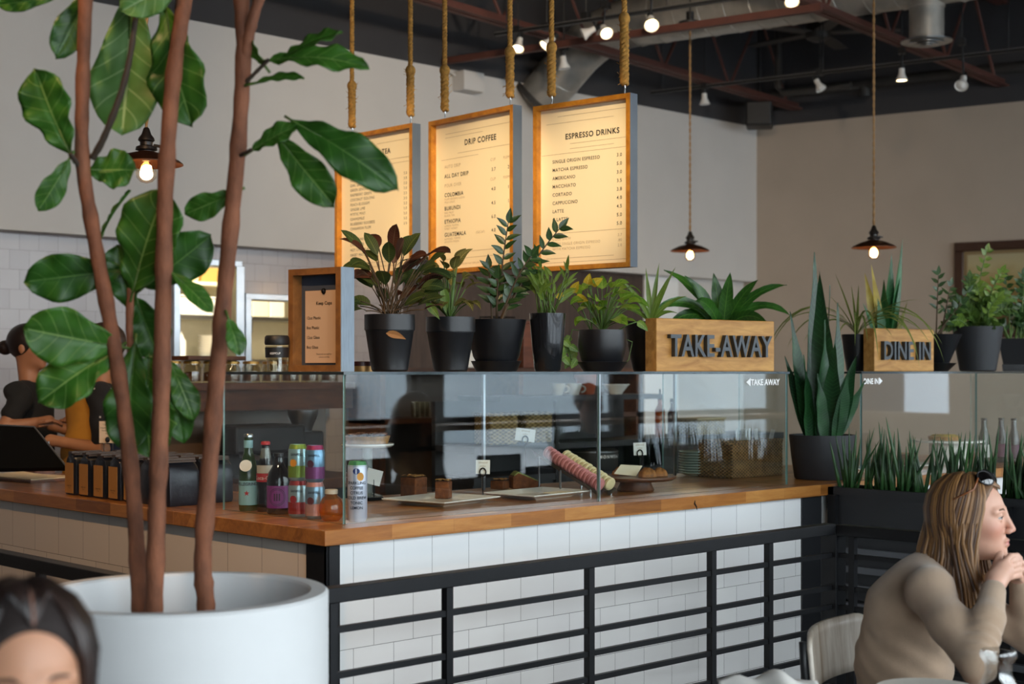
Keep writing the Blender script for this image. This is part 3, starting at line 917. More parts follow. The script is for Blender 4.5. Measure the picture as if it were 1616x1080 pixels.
for i, (n_, p_) in enumerate((('ANCIENT GOLDEN', '3.0'), ('EARL GREY', '3.0'), ('GREEN SENCHA', '3.0'), ('RASPBERRY GREEN', '3.0'), ('COCONUT OOLONG', '3.0'), ('PEACH BLOSSOM', '3.0'), ('GINGER LIME', '3.0'), ('MYSTIC MINT', '3.0'), ('CHAMOMILE', '3.0'), ('BLUEBERRY ROOIBOS', '3.0'), ('CINNAMON PLUM', '3.0'))):
    tea.append((.15, .325 + i * .0337, n_, .0265, 'LEFT', 0, 1)); tea.append((.88, .325 + i * .0337, p_, .0265, 'RIGHT', 0, 1))
for i, (n_, p_) in enumerate((('HOT DRINKS', ''), ('CHAI LATTE', '4.5'), ('HOT CHOCOLATE', '4.5'), ('SWEET MATCHA LATTE', '5.0'))):
    tea.append((.15, .738 + i * .036, n_, .0265, 'LEFT', 0, 1))
    if p_: tea.append((.88, .738 + i * .036, p_, .0265, 'RIGHT', 0, 1))
menu_board(528, 7.80, 650, 7.34, 2.735, .75, 'hanging menu board for tea, leftmost and partly behind a fig leaf', tea,
           [(.5, .9, .09), (.2, .95, .21), (.2, .95, .24), (.2, .95, .90), (.4, .95, .93)], [(.18, .26), (.93, .27)])
# the boards' own spotlights, on the part of the ceiling above the photographer
for i, (px_, Y_, tgt, pw) in enumerate(((500, 4.6, at(590, 310, 7.6), 440), (560, 4.3, at(745, 300, 6.95), 470), (660, 4.0, at(925, 280, 6.5), 400))):
    c = at(px_, 586, Y_); c.z = 3.7
    d = (Vector(tgt) - c).normalized()
    r = thing('track_spotlight', c, 'white spotlight above the frame aimed at the menu boards', 'spotlight', 'spotlights aimed at the menu boards')
    Mx = d.to_track_quat('Z', 'Y').to_matrix()
    m = MB(); m.lathe([(.012, -.075), (.03, -.06), (.046, .02), (.046, .028), (.040, .022)], c, 18, M=Mx); m.build('lamp_head', LAMPW, r, smooth=40)
    m = MB(); m.tube([c - d * .06, Vector((c.x, c.y, c.z + .15)), Vector((c.x, c.y, ZT))], .01, 6); m.build('stem', M_blackpaint, r)
    spot_light('menu_spotlight', c + d * .05, tgt, pw, (1.0, .77, .48), 19, 1.0, .04)

# framed picture on the taupe wall
a = on_rw(1508, 384, .0); s0 = (a - RA).dot(RD)
ztop = a.z; wd, ht = 1.15, .88
pr = thing('framed_picture', rwall(s0 + wd / 2, -.02, ztop - ht), 'dark wood framed landscape picture on the taupe wall', 'picture')
def pb(mb, x0, x1, z0, z1, o0, o1):
    q = [rwall(s0 + x0, -o0, 0), rwall(s0 + x1, -o0, 0), rwall(s0 + x1, -o1, 0), rwall(s0 + x0, -o1, 0)]
    mb.prism([(p_.x, p_.y) for p_ in q], ztop - z1, ztop - z0)
m = MB(); w_ = .085
for e in ((0, wd, 0, w_), (0, wd, ht - w_, ht), (0, w_, w_, ht - w_), (wd - w_, wd, w_, ht - w_)): pb(m, *e, .001, .05)
m.build('frame', plain('dark_walnut_frame', '#3b2219', .4, var=.15), pr, bevel=.008)
m = MB()
for e in ((w_, wd - w_, w_, w_ + .03), (w_, wd - w_, ht - w_ - .03, ht - w_), (w_, w_ + .03, w_ + .03, ht - w_ - .03), (wd - w_ - .03, wd - w_, w_ + .03, ht - w_ - .03)): pb(m, *e, .001, .03)
m.build('inner_border', plain('dull_gilt', '#8d7a58', .5, .3), pr)
def art_mat():
    mm, nt, b = nodes_of('landscape_print')
    g = nd(nt, 'ShaderNodeNewGeometry'); s = nd(nt, 'ShaderNodeSeparateXYZ', Vector=g.outputs['Position'])
    n = nd(nt, 'ShaderNodeTexNoise', Vector=g.outputs['Position'], Scale=6.0, Detail=5.0)
    f = math_n(nt, 'ADD', math_n(nt, 'MULTIPLY', math_n(nt, 'SUBTRACT', s.outputs[2], ztop - ht), 1 / ht), math_n(nt, 'MULTIPLY', math_n(nt, 'SUBTRACT', n.outputs[0], .5), .25))
    cc = ramp(nt, f, [(.15, lin('#4a3d25')), (.4, lin('#7a6237')), (.55, lin('#9a8450')), (.75, lin('#b2a67e')), (.95, lin('#a9a083'))])
    nt.links.new(cc, b.inputs['Base Color']); b.inputs['Roughness'].default_value = .3
    return mm
m = MB(); pb(m, w_, wd - w_, w_, ht - w_, .001, .012); m.build('print', art_mat(), pr)
# ------------------------------------------------------------------ planter partition, railing
PU0, PU1, PV1 = 2.752, 2.96, -1.7
px_ = thing('planter_partition', ((PU0 + PU1) / 2, -0.8, 0), 'long charcoal planter box partition with horizontal slats behind the railing', 'planter box')
m = MB(); m.lo_hi((PU0, PV1, .985 - .03), (PU0 + .03, -.004, .988)); m.lo_hi((PU1 - .03, PV1, .955), (PU1, -.004, .988)); m.lo_hi((PU0, -.03, .955), (PU1, -.004, .988))
m.lo_hi((PU0, PV1, .955), (PU1, PV1 + .03, .988)); m.build('rim', M_panel, px_)
m = MB(); m.lo_hi((PU0 + .01, PV1, .5), (PU1 - .01, -.006, .955)); m.build('box', M_panel, px_)
m = MB(); m.grid(lambda a, b: (PU0 + .03 + (PU1 - PU0 - .06) * a, PV1 + .03 + (-.034 - PV1 - .03) * b, .965 + rnd.uniform(-.006, .008)), 6, 60); m.build('soil', plain('bark_soil', '#4a3a22', .95, var=.5, scale=60, bmp=.6), px_)
for z in (.80, .715, .635, .555, .475, .395, .315):
    m = MB(); m.lo_hi((PU0 - .012, PV1, z - .014), (PU0 + .02, -.006, z + .014)); m.build('slat', plain('slat_grey', '#53565c', .45, .2), px_)
for v in (-.03, -.85, PV1 + .02):
    m = MB(); m.lo_hi((PU0 - .016, v - .02, 0), (PU1 + .004, v + .02, .955)); m.build('post', M_steelblack, px_)
m = MB(); m.lo_hi((PU0 + .03, PV1, .05), (PU1 - .02, -.006, .5)); m.build('back_panel', M_blackpaint, px_)

RU0, RV0, RU1 = -0.62, -0.47, 2.1
BARS = (.787, .661, .586, .504, .40, .28)
def railing(name, a, b, posts, label):
    a, b = Vector(a), Vector(b)
    r = thing('railing', (a + b) / 2, label, 'railing', None)
    d = (b - a).normalized()
    m = MB(); m.bar(a + Vector((0, 0, .885)), b + Vector((0, 0, .889)), .05, .042); m.build('top_rail', M_steelblack, r, bevel=.003)
    for z in BARS:
        m = MB(); m.bar(a + Vector((0, 0, z)), b + Vector((0, 0, z)), .016, .018); m.build('bar', M_steelblack, r)
    for s in posts:
        q = a + d * s
        m = MB(); m.bar(q, q + Vector((0, 0, .868)), .025, .025, up=d); m.build('post', M_steelblack, r)
    return r
def u_at(px, v=RV0): return on_v(px, 700, v).x
railing('railing', (RU0, RV0, 0), (RU1 - .025, RV0, 0), [0.0] + [u_at(p) - RU0 for p in (523, 706, 930, 1123, 1213)], 'black steel railing in front of the white tiles')
railing('railing', (RU0, RV0 + .03, 0), (RU0, 3.4, 0), [.25, 1.1, 2.0, 2.9], 'black steel railing running back past the planter on the left')
railing('railing', (RU1, RV0 - .025, 0), (RU1, -2.3, 0), [.06, .9, 1.75], 'black steel railing running behind the blonde woman')
m = MB(); m.lo_hi((RU1 - .025, RV0 - .025, 0), (RU1 + .045, RV0 + .045, .9)); tag(m.build('corner_post', M_steelblack, bevel=.003), 'thick black steel corner post where the two railings meet', 'post')

# ------------------------------------------------------------------ glass display cases
GU0, GU1, GV0, GV1, GZ = 0.16, 2.60, 0.108, 0.82, 1.488
def pane(parent, a, b, label=None, th=.008):
    """upright glass sheet between plan points a and b"""
    a, b = Vector((*a, 0)), Vector((*b, 0)); d = (b - a).normalized(); n = Vector((-d.y, d.x, 0)) * (th / 2)
    vs = []
    for z in (1.0006, GZ):
        vs += [a - n + Vector((0, 0, z)), b - n + Vector((0, 0, z)), b + n + Vector((0, 0, z)), a + n + Vector((0, 0, z))]
    m = MB()
    m.add(vs, [(0, 1, 5, 4), (2, 3, 7, 6)], None, 0)
    m.add(vs, [(3, 2, 1, 0), (4, 5, 6, 7), (1, 2, 6, 5), (3, 0, 4, 7)], None, 1)
    return m.build('glass_pane', [M_glass, M_edge], parent, label=label)
def shelf_slab(parent, u0, u1, v0, v1):
    m = MB(); z0, z1 = GZ, GZ + .010
    vs = [(u0, v0, z0), (u1, v0, z0), (u1, v1, z0), (u0, v1, z0), (u0, v0, z1), (u1, v0, z1), (u1, v1, z1), (u0, v1, z1)]
    m.add(vs, [(3, 2, 1, 0), (4, 5, 6, 7)], None, 0)
    m.add(vs, [(0, 1, 5, 4), (1, 2, 6, 5), (2, 3, 7, 6), (3, 0, 4, 7)], None, 1)
    return m.build('glass_shelf', [thin_glass('shelf_glass', (.86, .92, .9), .05), plain('dark_glass_edge', '#2a3436', .1, .3, spec=.9)], parent)
TOP = GZ + .010
case = thing('display_case', (1.4, .45, 1.0), 'long glass display case with a glass top shelf on the take-away counter', 'display case')
useam = on_v(945, 700, GV0).x
pane(case, (GU0, GV0), (useam - .001, GV0)); pane(case, (useam + .005, GV0), (GU1, GV0))
pane(case, (GU0, GV1), (GU0, GV0 + .005)); pane(case, (GU1, GV0 + .005), (GU1, GV1))
shelf_slab(case, GU0 - .01, GU1 + .01, GV0 - .008, GV1 + .01)
m = MB(); m.lo_hi((useam + .0005, GV0 - .004, 1.0006), (useam + .0045, GV0 + .012, GZ)); m.build('seam_clip', M_steel, case)
for px in (763, 1065):
    q = on_v(px, 700, GV1 - .01); m = MB(); m.lo_hi((q.x - .006, q.y - .006, 1.0006), (q.x + .006, q.y + .006, GZ)); m.build('rear_upright', M_steel, case)
m = MB()
text_into(m, '\u25c0TAKE AWAY', .036, lambda x, y, z: (GU1 - .30 + x, GV0 - .0045, 1.44 + y), bold=.001)
m.build('lettering', plain('white_vinyl', '#f2f2f0', .5), case)
case2 = thing('display_case', (4.2, .45, 1.0), 'glass display case under the dine-in sign, behind the upright green spikes', 'display case')
D0, D1 = 3.19, 5.5
us2 = on_v(1540, 700, GV0).x
pane(case2, (D0, GV0), (us2 - .001, GV0)); pane(case2, (us2 + .005, GV0), (D1, GV0)); pane(case2, (D0, GV1), (D0, GV0 + .005)); pane(case2, (D1, GV0 + .005), (D1, GV1))
shelf_slab(case2, D0 - .01, D1 + .01, GV0 - .008, GV1 + .01)
m = MB()
text_into(m, 'DINE IN\u25b6', .036, lambda x, y, z: (D0 + .012 + x, GV0 - .0045, 1.44 + y), bold=.001)
m.build('lettering', plain('white_vinyl', '#f2f2f0', .5), case2)

# ------------------------------------------------------------------ drinks at the corner of the case
WT = 1.0006
def spin(prof, c, seg=24): return MB().lathe(prof, c, seg)
def label_band(c, r, z0, z1, a0, a1, n=14):
    """a printed label wrapped round part of a bottle; angles in degrees, 0 = towards the camera, positive to the right"""
    m = MB()
    def fn(s, t):
        a = R(a0 + (a1 - a0) * s)
        d = -FW * math.cos(a) + RT * math.sin(a)
        return (c.x + d.x * r, c.y + d.y * r, c.z + z0 + (z1 - z0) * t)
    m.grid(fn, n, 1)
    return m
def wrap(c, r, z0, s=1.0):
    """placer for lettering curved round a bottle"""
    def f(x, y, z):
        a = x / r
        d = -FW * math.cos(a) + RT * math.sin(a)
        return (c.x + d.x * (r + z), c.y + d.y * (r + z), c.z + z0 + y)
    return f
M_greenglass = liquid_glass('green_bottle_glass', '#5f8f36', body=.15)
M_darkdrink = liquid_glass('dark_cola', '#1c0d08')
M_amberjuice = liquid_glass('amber_juice', '#eba23a', body=.12)
M_clearbottle = liquid_glass('clear_bottle', '#cfd8d4')
M_purple = plain('purple_label', '#7d2f7e', .45)
M_redlab = plain('red_label', '#b3232b', .45)
M_skylab = plain('pale_blue_label', '#8fc0c9', .45)
M_whitelab = plain('white_label', '#eceae4', .5)
M_alu = plain('bare_aluminium', '#c9ced4', .25, 1.0)
# green water bottle
c = on_z(392, 806, WT)
r = thing('water_bottle', c, 'green glass water bottle with a pale blue label and a red star', 'bottle')
spin([(0, 0), (.031, 0), (.034, .006), (.034, .12), (.032, .15), (.022, .19), (.0155, .215), (.0145, .245), (.0148, .262), (.0, .262)], c).build('glass_body', M_greenglass, r, smooth=50)
spin([(0, .263), (.0165, .263), (.0168, .271), (.014, .275), (0, .275)], c, 20).build('cap', M_steel, r, smooth=40)
label_band(c, .0346, .022, .108, -95, 95).build('label', M_skylab, r)
label_band(c, .0165, .225, .252, -110, 110).build('neck_label', M_skylab, r)
m = MB(); m.lathe([(0, 0), (.022, .0), (.022, .002), (0, .002)], c + Vector((0, 0, .162)) - FW * .031 - RT * .004, 20, M=(-FW + Vector((0, 0, .45))).to_track_quat('Z', 'Y').to_matrix()); m.build('oval_label', M_whitelab, r)
m = MB(); text_into(m, 'PELLEGRINO', .015, wrap(c, .0350, .092), 'CENTER', bold=.0004); m.build('lettering', plain('dark_blue_print', '#16243c', .5), r)
m = MB()
star = [(math.cos(R(90 + i * 36)) * (.011 if i % 2 == 0 else .0045), math.sin(R(90 + i * 36)) * (.011 if i % 2 == 0 else .0045)) for i in range(10)]
w_ = wrap(c, .0351, .064); m.add([w_(x, y, 0) for x, y in star] + [w_(0, 0, 0)], [(i, (i + 1) % 10, 10) for i in range(10)]); m.build('star', M_redlab, r)
# cola bottle
c = on_z(419, 807, WT)
r = thing('cola_bottle', c, 'glass cola bottle with a red label and red cap behind the purple bottle', 'bottle')
spin([(0, 0), (.029, 0), (.032, .006), (.031, .04), (.028, .07), (.032, .11), (.032, .135), (.026, .16), (.018, .2), (.0145, .225), (.0145, .236), (0, .236)], c).build('glass_body', M_darkdrink, r, smooth=50)
spin([(0, .237), (.0165, .237), (.0168, .245), (.014, .249), (0, .249)], c, 20).build('cap', M_redlab, r, smooth=40)
label_band(c, .0326, .106, .136, -95, 95).build('label', M_redlab, r); label_band(c, .0325, .1365, .165, -60, 60).build('neck_label', plain('grey_label', '#b9b4a6', .5), r)
spin([(.0225, .172), (.0183, .203), (.0150, .225), (.0146, .205), (.018, .18)], c).build('neck_glass', M_clearbottle, r, smooth=50)
m = MB(); text_into(m, 'Coca-Cola', .019, wrap(c, .0330, .114), 'CENTER'); m.build('lettering', M_whitelab, r)
# purple-label bottle
c = on_z(440, 811, WT)
r = thing('soda_bottle', c, 'dark squat bottle with a purple label', 'bottle')
spin([(0, 0), (.038, 0), (.042, .006), (.042, .115), (.036, .145), (.02, .17), (.0155, .185), (.0155, .2), (0, .2)], c).build('glass_body', M_darkdrink, r, smooth=50)
spin([(0, .2), (.017, .2), (.017, .212), (0, .212)], c, 18).build('cap', M_blackpaint, r, smooth=40)
label_band(c, .0426, .022, .1, -75, 100).build('label', M_purple, r)
m = MB(); w_ = wrap(c, .0430, .061)
for rr in (.031, .026):
    m.add([w_(math.cos(R(i * 10)) * rr * k, math.sin(R(i * 10)) * rr * k, 0) for i in range(36) for k in (1, .94)], [(2 * i, 2 * ((i + 1) % 36), 2 * ((i + 1) % 36) + 1, 2 * i + 1) for i in range(36)])
text_into(m, 'III', .034, wrap(c, .0430, .049), 'CENTER', bold=.001)
m.build('emblem', plain('dark_purple_print', '#35123a', .5), r)
# cans, two stacks of two
M_canprint = {}
def can(c, body, rim, splash, fruit, label, name='drink_can', H=.124, rad=.033, word='SANPELLEGRINO'):
    r = thing(name, c, label, 'can', None)
    spin([(0, .004), (rad - .009, .0), (rad - .004, .004), (rad, .014), (rad, H - .02), (rad - .006, H - .004), (rad - .007, H), (rad - .011, H - .001), (rad - .012, H - .006), (0, H - .006)], c).build('body', plain('can_' + body, body, .3, .55), r, smooth=35)
    spin([(rad - .0005, H - .0195), (rad - .0055, H - .0035), (rad - .0065, H + .0005), (rad - .0075, H + .0003), (rad - .006, H - .006)], c).build('rim', plain('can_' + rim, rim, .35, .4), r, smooth=40)
    label_band(c, rad + .0005, .012, H * .42, -90, 90, 16).build('colour_band', plain('can_' + splash, splash, .35, .4), r)
    m = MB(); w_ = wrap(c, rad + .0009, H * .5)
    m.add([w_(-.012 + math.cos(R(i * 20)) * .013, math.sin(R(i * 20)) * .013, 0) for i in range(18)], [tuple(range(18))]); m.build('fruit_print', plain('fruit_' + fruit, fruit, .4), r)
    m = MB(); text_into(m, word[:7], .011, wrap(c, rad + .0008, H * .70), 'CENTER', bold=.0003); m.build('lettering', plain('dark_blue_print', '#16243c', .5), r)
    return r
c1 = on_z(470, 816, WT); c2 = on_z(497, 819, WT)
can(c1, '#9fb7bd', '#9a3438', '#99302c', '#8e1f26', 'pale blue drink can with a red band, bottom of the left stack')
can(c1 + Vector((0, 0, .1245)), '#9fc4cc', '#8fa83c', '#7d9a34', '#e0962c', 'drink can with a lime green rim and orange fruit, top of the left stack')
can(c2, '#7f9fb6', '#c98a84', '#c79a94', '#5d2a2e', 'pale blue drink can with a pink band, bottom of the right stack')
can(c2 + Vector((0, 0, .1245)), '#6f96b3', '#a32f5f', '#7a3b74', '#4d2038', 'blue drink can with a magenta rim, top of the right stack')
# round juice bottle
c = on_z(523, 822, WT)
r = thing('juice_bottle', c, 'round clear bottle of amber apple juice by the case corner', 'bottle')
spin([(0, 0), (.026, 0), (.036, .012), (.042, .034), (.041, .052), (.032, .074), (.021, .084), (.02, .09), (0, .09)], c).build('juice_body', M_amberjuice, r, smooth=50)
spin([(0, .09), (.022, .09), (.022, .103), (.019, .105), (0, .105)], c, 20).build('cap', plain('cream_cap', '#cfc3ae', .5), r, smooth=40)
# tall can
c = on_z(564, 823, WT)
r = thing('tall_can', c, 'tall pale lilac can with a green rim at the glass corner', 'can')
spin([(0, .002), (.026, 0), (.033, .012), (.033, .185), (.028, .197), (0, .197)], c).build('body', plain('pale_lilac_print', '#cdd0e2', .35, .3), r, smooth=40)
spin([(.0333, .184), (.0285, .1965), (.027, .2), (.024, .1975), (0, .1965), (0, .184)], c).build('rim', plain('green_can_rim', '#5f9f6a', .35, .3), r, smooth=40)
m = MB()
for i, t_ in enumerate(('SPARKLING', 'COFFEE', 'CITRUS', 'COLD BREW', 'TONIC', 'LEMON')):
    text_into(m, t_, .0135, wrap(c, .0334, .125 - i * .0165), 'CENTER', bold=.0003)
m.build('lettering', plain('dark_blue_print', '#16243c', .5), r)
m = MB(); w_ = wrap(c, .0335, .168)
m.add([w_(.0 + math.cos(R(i * 20)) * .012, math.sin(R(i * 20)) * .01, 0) for i in range(18)], [tuple(range(18))]); m.build('moon_print', plain('navy_print', '#2c3a72', .4), r)
m = MB(); w_ = wrap(c, .0336, .15)
m.add([w_(.014 + math.cos(R(i * 20)) * .012, math.sin(R(i * 20)) * .014, 0) for i in range(18)], [tuple(range(18))]); m.build('orange_print', plain('orange_print', '#d9983c', .4), r)

# ------------------------------------------------------------------ food in the case
M_plate = plain('white_porcelain', '#e8e4da', .2, coat=.4)
M_card = plain('white_card', '#efece4', .6)
M_cake = plain('brown_cake', '#6b3a18', .85, var=.4, scale=40, bmp=.6)
M_crust = plain('pale_cake_crumb', '#a9793f', .9, var=.3, scale=50, bmp=.6)
M_blackwire = plain('black_wire', '#121212', .4, .5)
def square_plate(c, w, d, rz, label):
    w *= 1.0
    r = thing('square_plate', c, label, 'plate', 'square white cake plates', 0)
    Mz = Matrix.Rotation(rz, 3, 'Z'); m = MB()
    prof = [(.30, .0), (.32, .004), (.5, .020), (.5, .024), (.31, .010), (0.0, .009)]
    vs = []; fs = []
    for k, z in [(.0, 0.0)] + prof:
        for sx, sy in ((-1, -1), (1, -1), (1, 1), (-1, 1)):
            p = Mz @ Vector((sx * w * k, sy * d * k, 0)); vs.append((c.x + p.x, c.y + p.y, c.z + z))
    for i in range(len(prof)):
        for k in range(4):
            fs.append((i * 4 + k, i * 4 + (k + 1) % 4, i * 4 + 4 + (k + 1) % 4, i * 4 + 4 + k))
    m.add(vs, fs); m.build('dish', M_plate, r)
    return r
AX = R(0)
c = on_z(697, 795, WT)
square_plate(c, .34, .30, R(10), 'square white plate holding two squares of brown cake')
def cake(c, w, d, h, rz, label):
    r = thing('cake_slice', c, label, 'cake', None)
    Mz = Matrix.Rotation(rz, 3, 'Z'); m = MB(); m.box((c.x, c.y, c.z + h / 2), (w, d, h), rz); m.build('sponge', M_cake, r, bevel=.004)
    m = MB()
    m.grid(lambda a, b: tuple(Vector(c) + Mz @ Vector(((a - .5) * w * .98, (b - .5) * d * .98, h + .003 + rnd.random() * .007))), 9, 7); m.build('crumb_top', M_crust, r)
    return r
cake(on_z(653, 789, WT) + Vector((0, 0, .0105)), .075, .075, .078, R(12), 'large square of brown cake at the left of its plate')
cake(on_z(700, 791, WT) + Vector((0, 0, .0105)), .05, .055, .066, R(32), 'smaller square of brown cake at the right of its plate')
c = on_z(850, 785, WT)
square_plate(c, .36, .26, R(5), 'square white plate with cake wedges below the macaron rack')
c = on_z(828, 775, WT) + Vector((0, 0, .011))
r = thing('loaf_slice', c, 'thick wedge of green topped loaf cake lying on the plate', 'cake')
m = MB(); Mz = Matrix.Rotation(R(-30), 3, 'Z')
poly = [(-.06, 0), (.065, 0), (.055, .03), (-.035, .068), (-.06, .05)]
m.prism(poly, -.035, .035, place=lambda x, y, z: tuple(Vector(c) + Mz @ Vector((x, z, y)))); m.build('sponge', M_cake, r, bevel=.004)
m = MB(); m.prism([(.05, .034), (-.035, .072), (-.055, .056), (-.05, .052), (.045, .03)], -.034, .034, place=lambda x, y, z: tuple(Vector(c) + Mz @ Vector((x, z, y)))); m.build('green_crust', plain('green_icing', '#7d8444', .8, var=.3, scale=40), r)
c = on_z(789, 776, WT) + Vector((0, 0, .011)); cake(c, .06, .06, .035, R(20), 'low dark cake slice behind the green loaf wedge')
c = on_z(885, 784, WT) + Vector((0, 0, .016)); m = MB(); m.box(c, (.11, .09, .003), R(5)); tag(m.build('paper_napkin', plain('cream_paper', '#e9dfc4', .7)), 'folded cream paper lying on the cake plate', 'napkin')

def price_card(px, py, top, name_lbl, tilt=0.0, ring=True, v=None, w=.055, h=.055):
    """card held by a ring on a wire stem"""
    base = on_z(px, py, WT)
    Yd = (base - CAM).dot(FW)
    tz = 1.5 - (top - HY) / FPX * Yd
    r = thing('card_holder', base, name_lbl, 'card holder', 'price cards on wire holders')
    m = MB(); m.lathe([(0, 0), (.02, 0), (.02, .004), (0, .004)], base, 16); m.tube([base, Vector((base.x, base.y, tz))], .0022, 6); m.build('stem', M_blackwire, r)
    cc = Vector((base.x, base.y, tz + .016))
    m = MB(); m.tube([cc + RT * (.012 * math.cos(R(i * 30))) + Vector((0, 0, .016 * math.sin(R(i * 30)))) for i in range(13)], .003, 6, caps=False); m.build('ring', M_blackwire, r)
    k = cc + FW * .005 + Vector((0, 0, .02))
    M_ = Matrix((RT, FW, Vector((0, 0, 1)))).transposed() @ Matrix.Rotation(tilt, 3, 'Y')
    m = MB(); m.box(k, (w, .0012, h), 0, 0, M_); cd = m.build('card', M_card, r)
    m = MB()
    for i, t_ in enumerate(('almond', 'cake', '4.5')):
        text_into(m, t_, .012, lambda x, y, z, i=i: tuple(k + M_ @ Vector((x, -.0009, .014 - i * .014 + y))), 'CENTER')
    m.build('handwriting', M_inkfaint, cd)
price_card(762, 788, 752, 'price card on a wire holder between the two cake plates', .02)
price_card(829, 768, 700, 'two price cards fanned out on a tall holder left of the macarons', .12, w=.085)
price_card(1010, 768, 722, 'price card on a wire holder behind the cake stand', -.04)
c = on_z(590, 790, WT); m = MB(); M_ = Matrix((RT, FW, Vector((0, 0, 1)))).transposed() @ Matrix.Rotation(.25, 3, 'Y')
r = thing('price_tag', c, 'small white tag leaning behind the tall lilac can', 'tag'); m.box(c + Vector((0, 0, .09)), (.06, .002, .06), 0, 0, M_); m.build('card', M_card, r)
m = MB(); m.tube([c, c + Vector((0, 0, .08))], .002, 5); m.box(c + Vector((0, 0, .006)), (.07, .03, .012)); m.build('clip_base', M_blackwire, r)

# macaron rack: wire trough on legs, pink and yellow rows
M_pink = plain('pink_macaron', '#c9807c', .75, var=.1, scale=50); M_pinkd = plain('dark_pink_filling', '#8e4a3e', .7); M_yel = plain('yellow_macaron', '#dccb9a', .75, var=.08, scale=50); M_yeld = plain('ochre_filling', '#b58f4c', .7)
lo_ = on_z(946, 784, WT); 
hi_ = at(853, 712, (lo_ - CAM).dot(FW) + .24)
lo_ = lo_ + Vector((0, 0, .034))
axm = (hi_ - lo_); Lm = axm.length; axd = axm.normalized(); sdm = axd.cross(Vector((0, 0, 1))).normalized()
if sdm.dot(RT) < 0: sdm = -sdm
upm = sdm.cross(axd)
if upm.z < 0: upm = -upm
rk = thing('macaron_rack', on_z(930, 785, WT), 'sloping metal rack holding rows of macarons', 'rack')
mw = .027
for k in range(2):
    m = MB(); o = sdm * (k * .062)
    a = lo_ + o - upm * .006 - axd * .01; b = hi_ + o - upm * .006 + axd * .02
    vs = [a - sdm * .03, a - upm * .026, a + sdm * .03, b - sdm * .03, b - upm * .026, b + sdm * .03]
    vs += [v + upm * .002 for v in vs]
    m.add(vs, [(0, 1, 4, 3), (1, 2, 5, 4), (9, 10, 7, 6), (10, 11, 8, 7), (0, 3, 9, 6), (2, 8, 11, 5), (0, 6, 7, 1), (1, 7, 8, 2), (3, 4, 10, 9), (4, 5, 11, 10)]); m.build('trough', plain('grey_rack_metal', '#6f6a66', .35, .8), rk)
for f_, dz in ((.92, 0), (.55, 0), (.05, 0)):
    for k in (-.03, .092):
        p_ = lo_ + axd * (Lm * f_) + sdm * k - upm * .012
        m = MB(); m.tube([p_, Vector((p_.x, p_.y, WT))], .004, 6); m.build('leg', M_steel, rk)
me_p = None
def macaron(c, M1, M2, proto=[{}]):
    key = M1.name
    if key not in proto[0]:
        r = thing('macaron', (0, 0, 0), 'x', 'macaron')
        prof = [(0, .0085), (mw * .72, .0083), (mw * .95, .0055), (mw, .003), (mw * .97, .0022), (0, .0022)]
        for s in (1, -1):
            m = MB(); m.lathe([(a, z * s) for a, z in prof][::s], (0, 0, 0), 20); m.build('shell', M1, r, smooth=45, local=True)
        m = MB(); m.lathe([(0, -.0022), (mw * .9, -.0022), (mw * .93, 0), (mw * .9, .0022), (0, .0022)], (0, 0, 0), 20); m.build('filling', M2, r, smooth=45, local=True)
        proto[0][key] = r
        return r
    return copy_tree(proto[0][key])
qm = axd.to_track_quat('Z', 'Y').to_euler()
for row, (n_, M1, M2, lab, g) in enumerate(((15, M_pink, M_pinkd, 'pink macaron standing in the sloping rack row', 'pink macarons in the rack'), (13, M_yel, M_yeld, 'pale yellow macaron standing in the sloping rack row', 'pale yellow macarons in the rack'))):
    step = (Lm - .03) / (n_ if row == 0 else 15)
    for i in range(n_):
        c = lo_ + sdm * (row * .062) + axd * (.006 + step * i) + upm * (.012 + rnd.uniform(-.001, .002))
        r = macaron(c, M1, M2); r.location = c; r.rotation_euler = qm; r['label'] = lab; r['group'] = g

# wooden cake stand with pastries
M_walnut = wood('dark_walnut', '#4a2a18', '#76472a', .4, (8, 8, 8), 3.0, .2)
c = on_z(1003, 775, WT)
cs_ = thing('cake_stand', c, 'round dark wooden cake stand with pastries on paper', 'cake stand')
spin([(0, 0), (.075, 0), (.078, .006), (.066, .03), (.068, .046), (0, .046)], c, 28).build('foot', M_walnut, cs_, smooth=40)
spin([(0, .046), (.155, .046), (.168, .056), (.168, .062), (0, .062)], c, 36).build('top', M_walnut, cs_, smooth=40)
M_pastry = plain('golden_pastry', '#9c6430', .7, var=.45, scale=50, bmp=.6)
for i, (dx, dy, s_, lb) in enumerate(((.045, -.06, 1.0, 'brown pastry at the front of the wooden cake stand'), (.1, .0, .9, 'brown pastry at the right of the wooden cake stand'), (-.06, .06, .9, 'brown pastry at the back left of the wooden cake stand'), (.05, .07, .8, 'brown pastry at the far side of the wooden cake stand'))):
    p_ = c + RT * dx + FW * dy + Vector((0, 0, .062))
    m = MB(); 
    m.grid(lambda a, b: tuple(p_ + Vector((math.cos(a * 6.283) * .042 * s_ * math.sin(b * 1.571) * (1 + .12 * math.sin(a * 25)), math.sin(a * 6.283) * .036 * s_ * math.sin(b * 1.571), .001 + .034 * s_ * math.cos(b * 1.571) * (1 + .15 * math.sin(a * 19 + b * 9))))), 26, 6)
    tag(m.build('pastry', M_pastry, smooth=True), lb, 'pastry', 'pastries on the wooden stand')
p_ = c + RT * -.02 + FW * .0 + Vector((0, 0, .0625))
m = MB(); m.prism([(-.07, -.03), (.02, -.05), (.05, .04), (-.04, .05)], 0, .001, place=lambda x, y, z: tuple(p_ + RT * x + FW * (y * .4) + Vector((0, 0, z + (y + .05) * .45)))); tag(m.build('baking_paper', plain('cream_paper', '#e9dfc4', .7)), 'upturned sheet of baking paper among the pastries', 'paper')

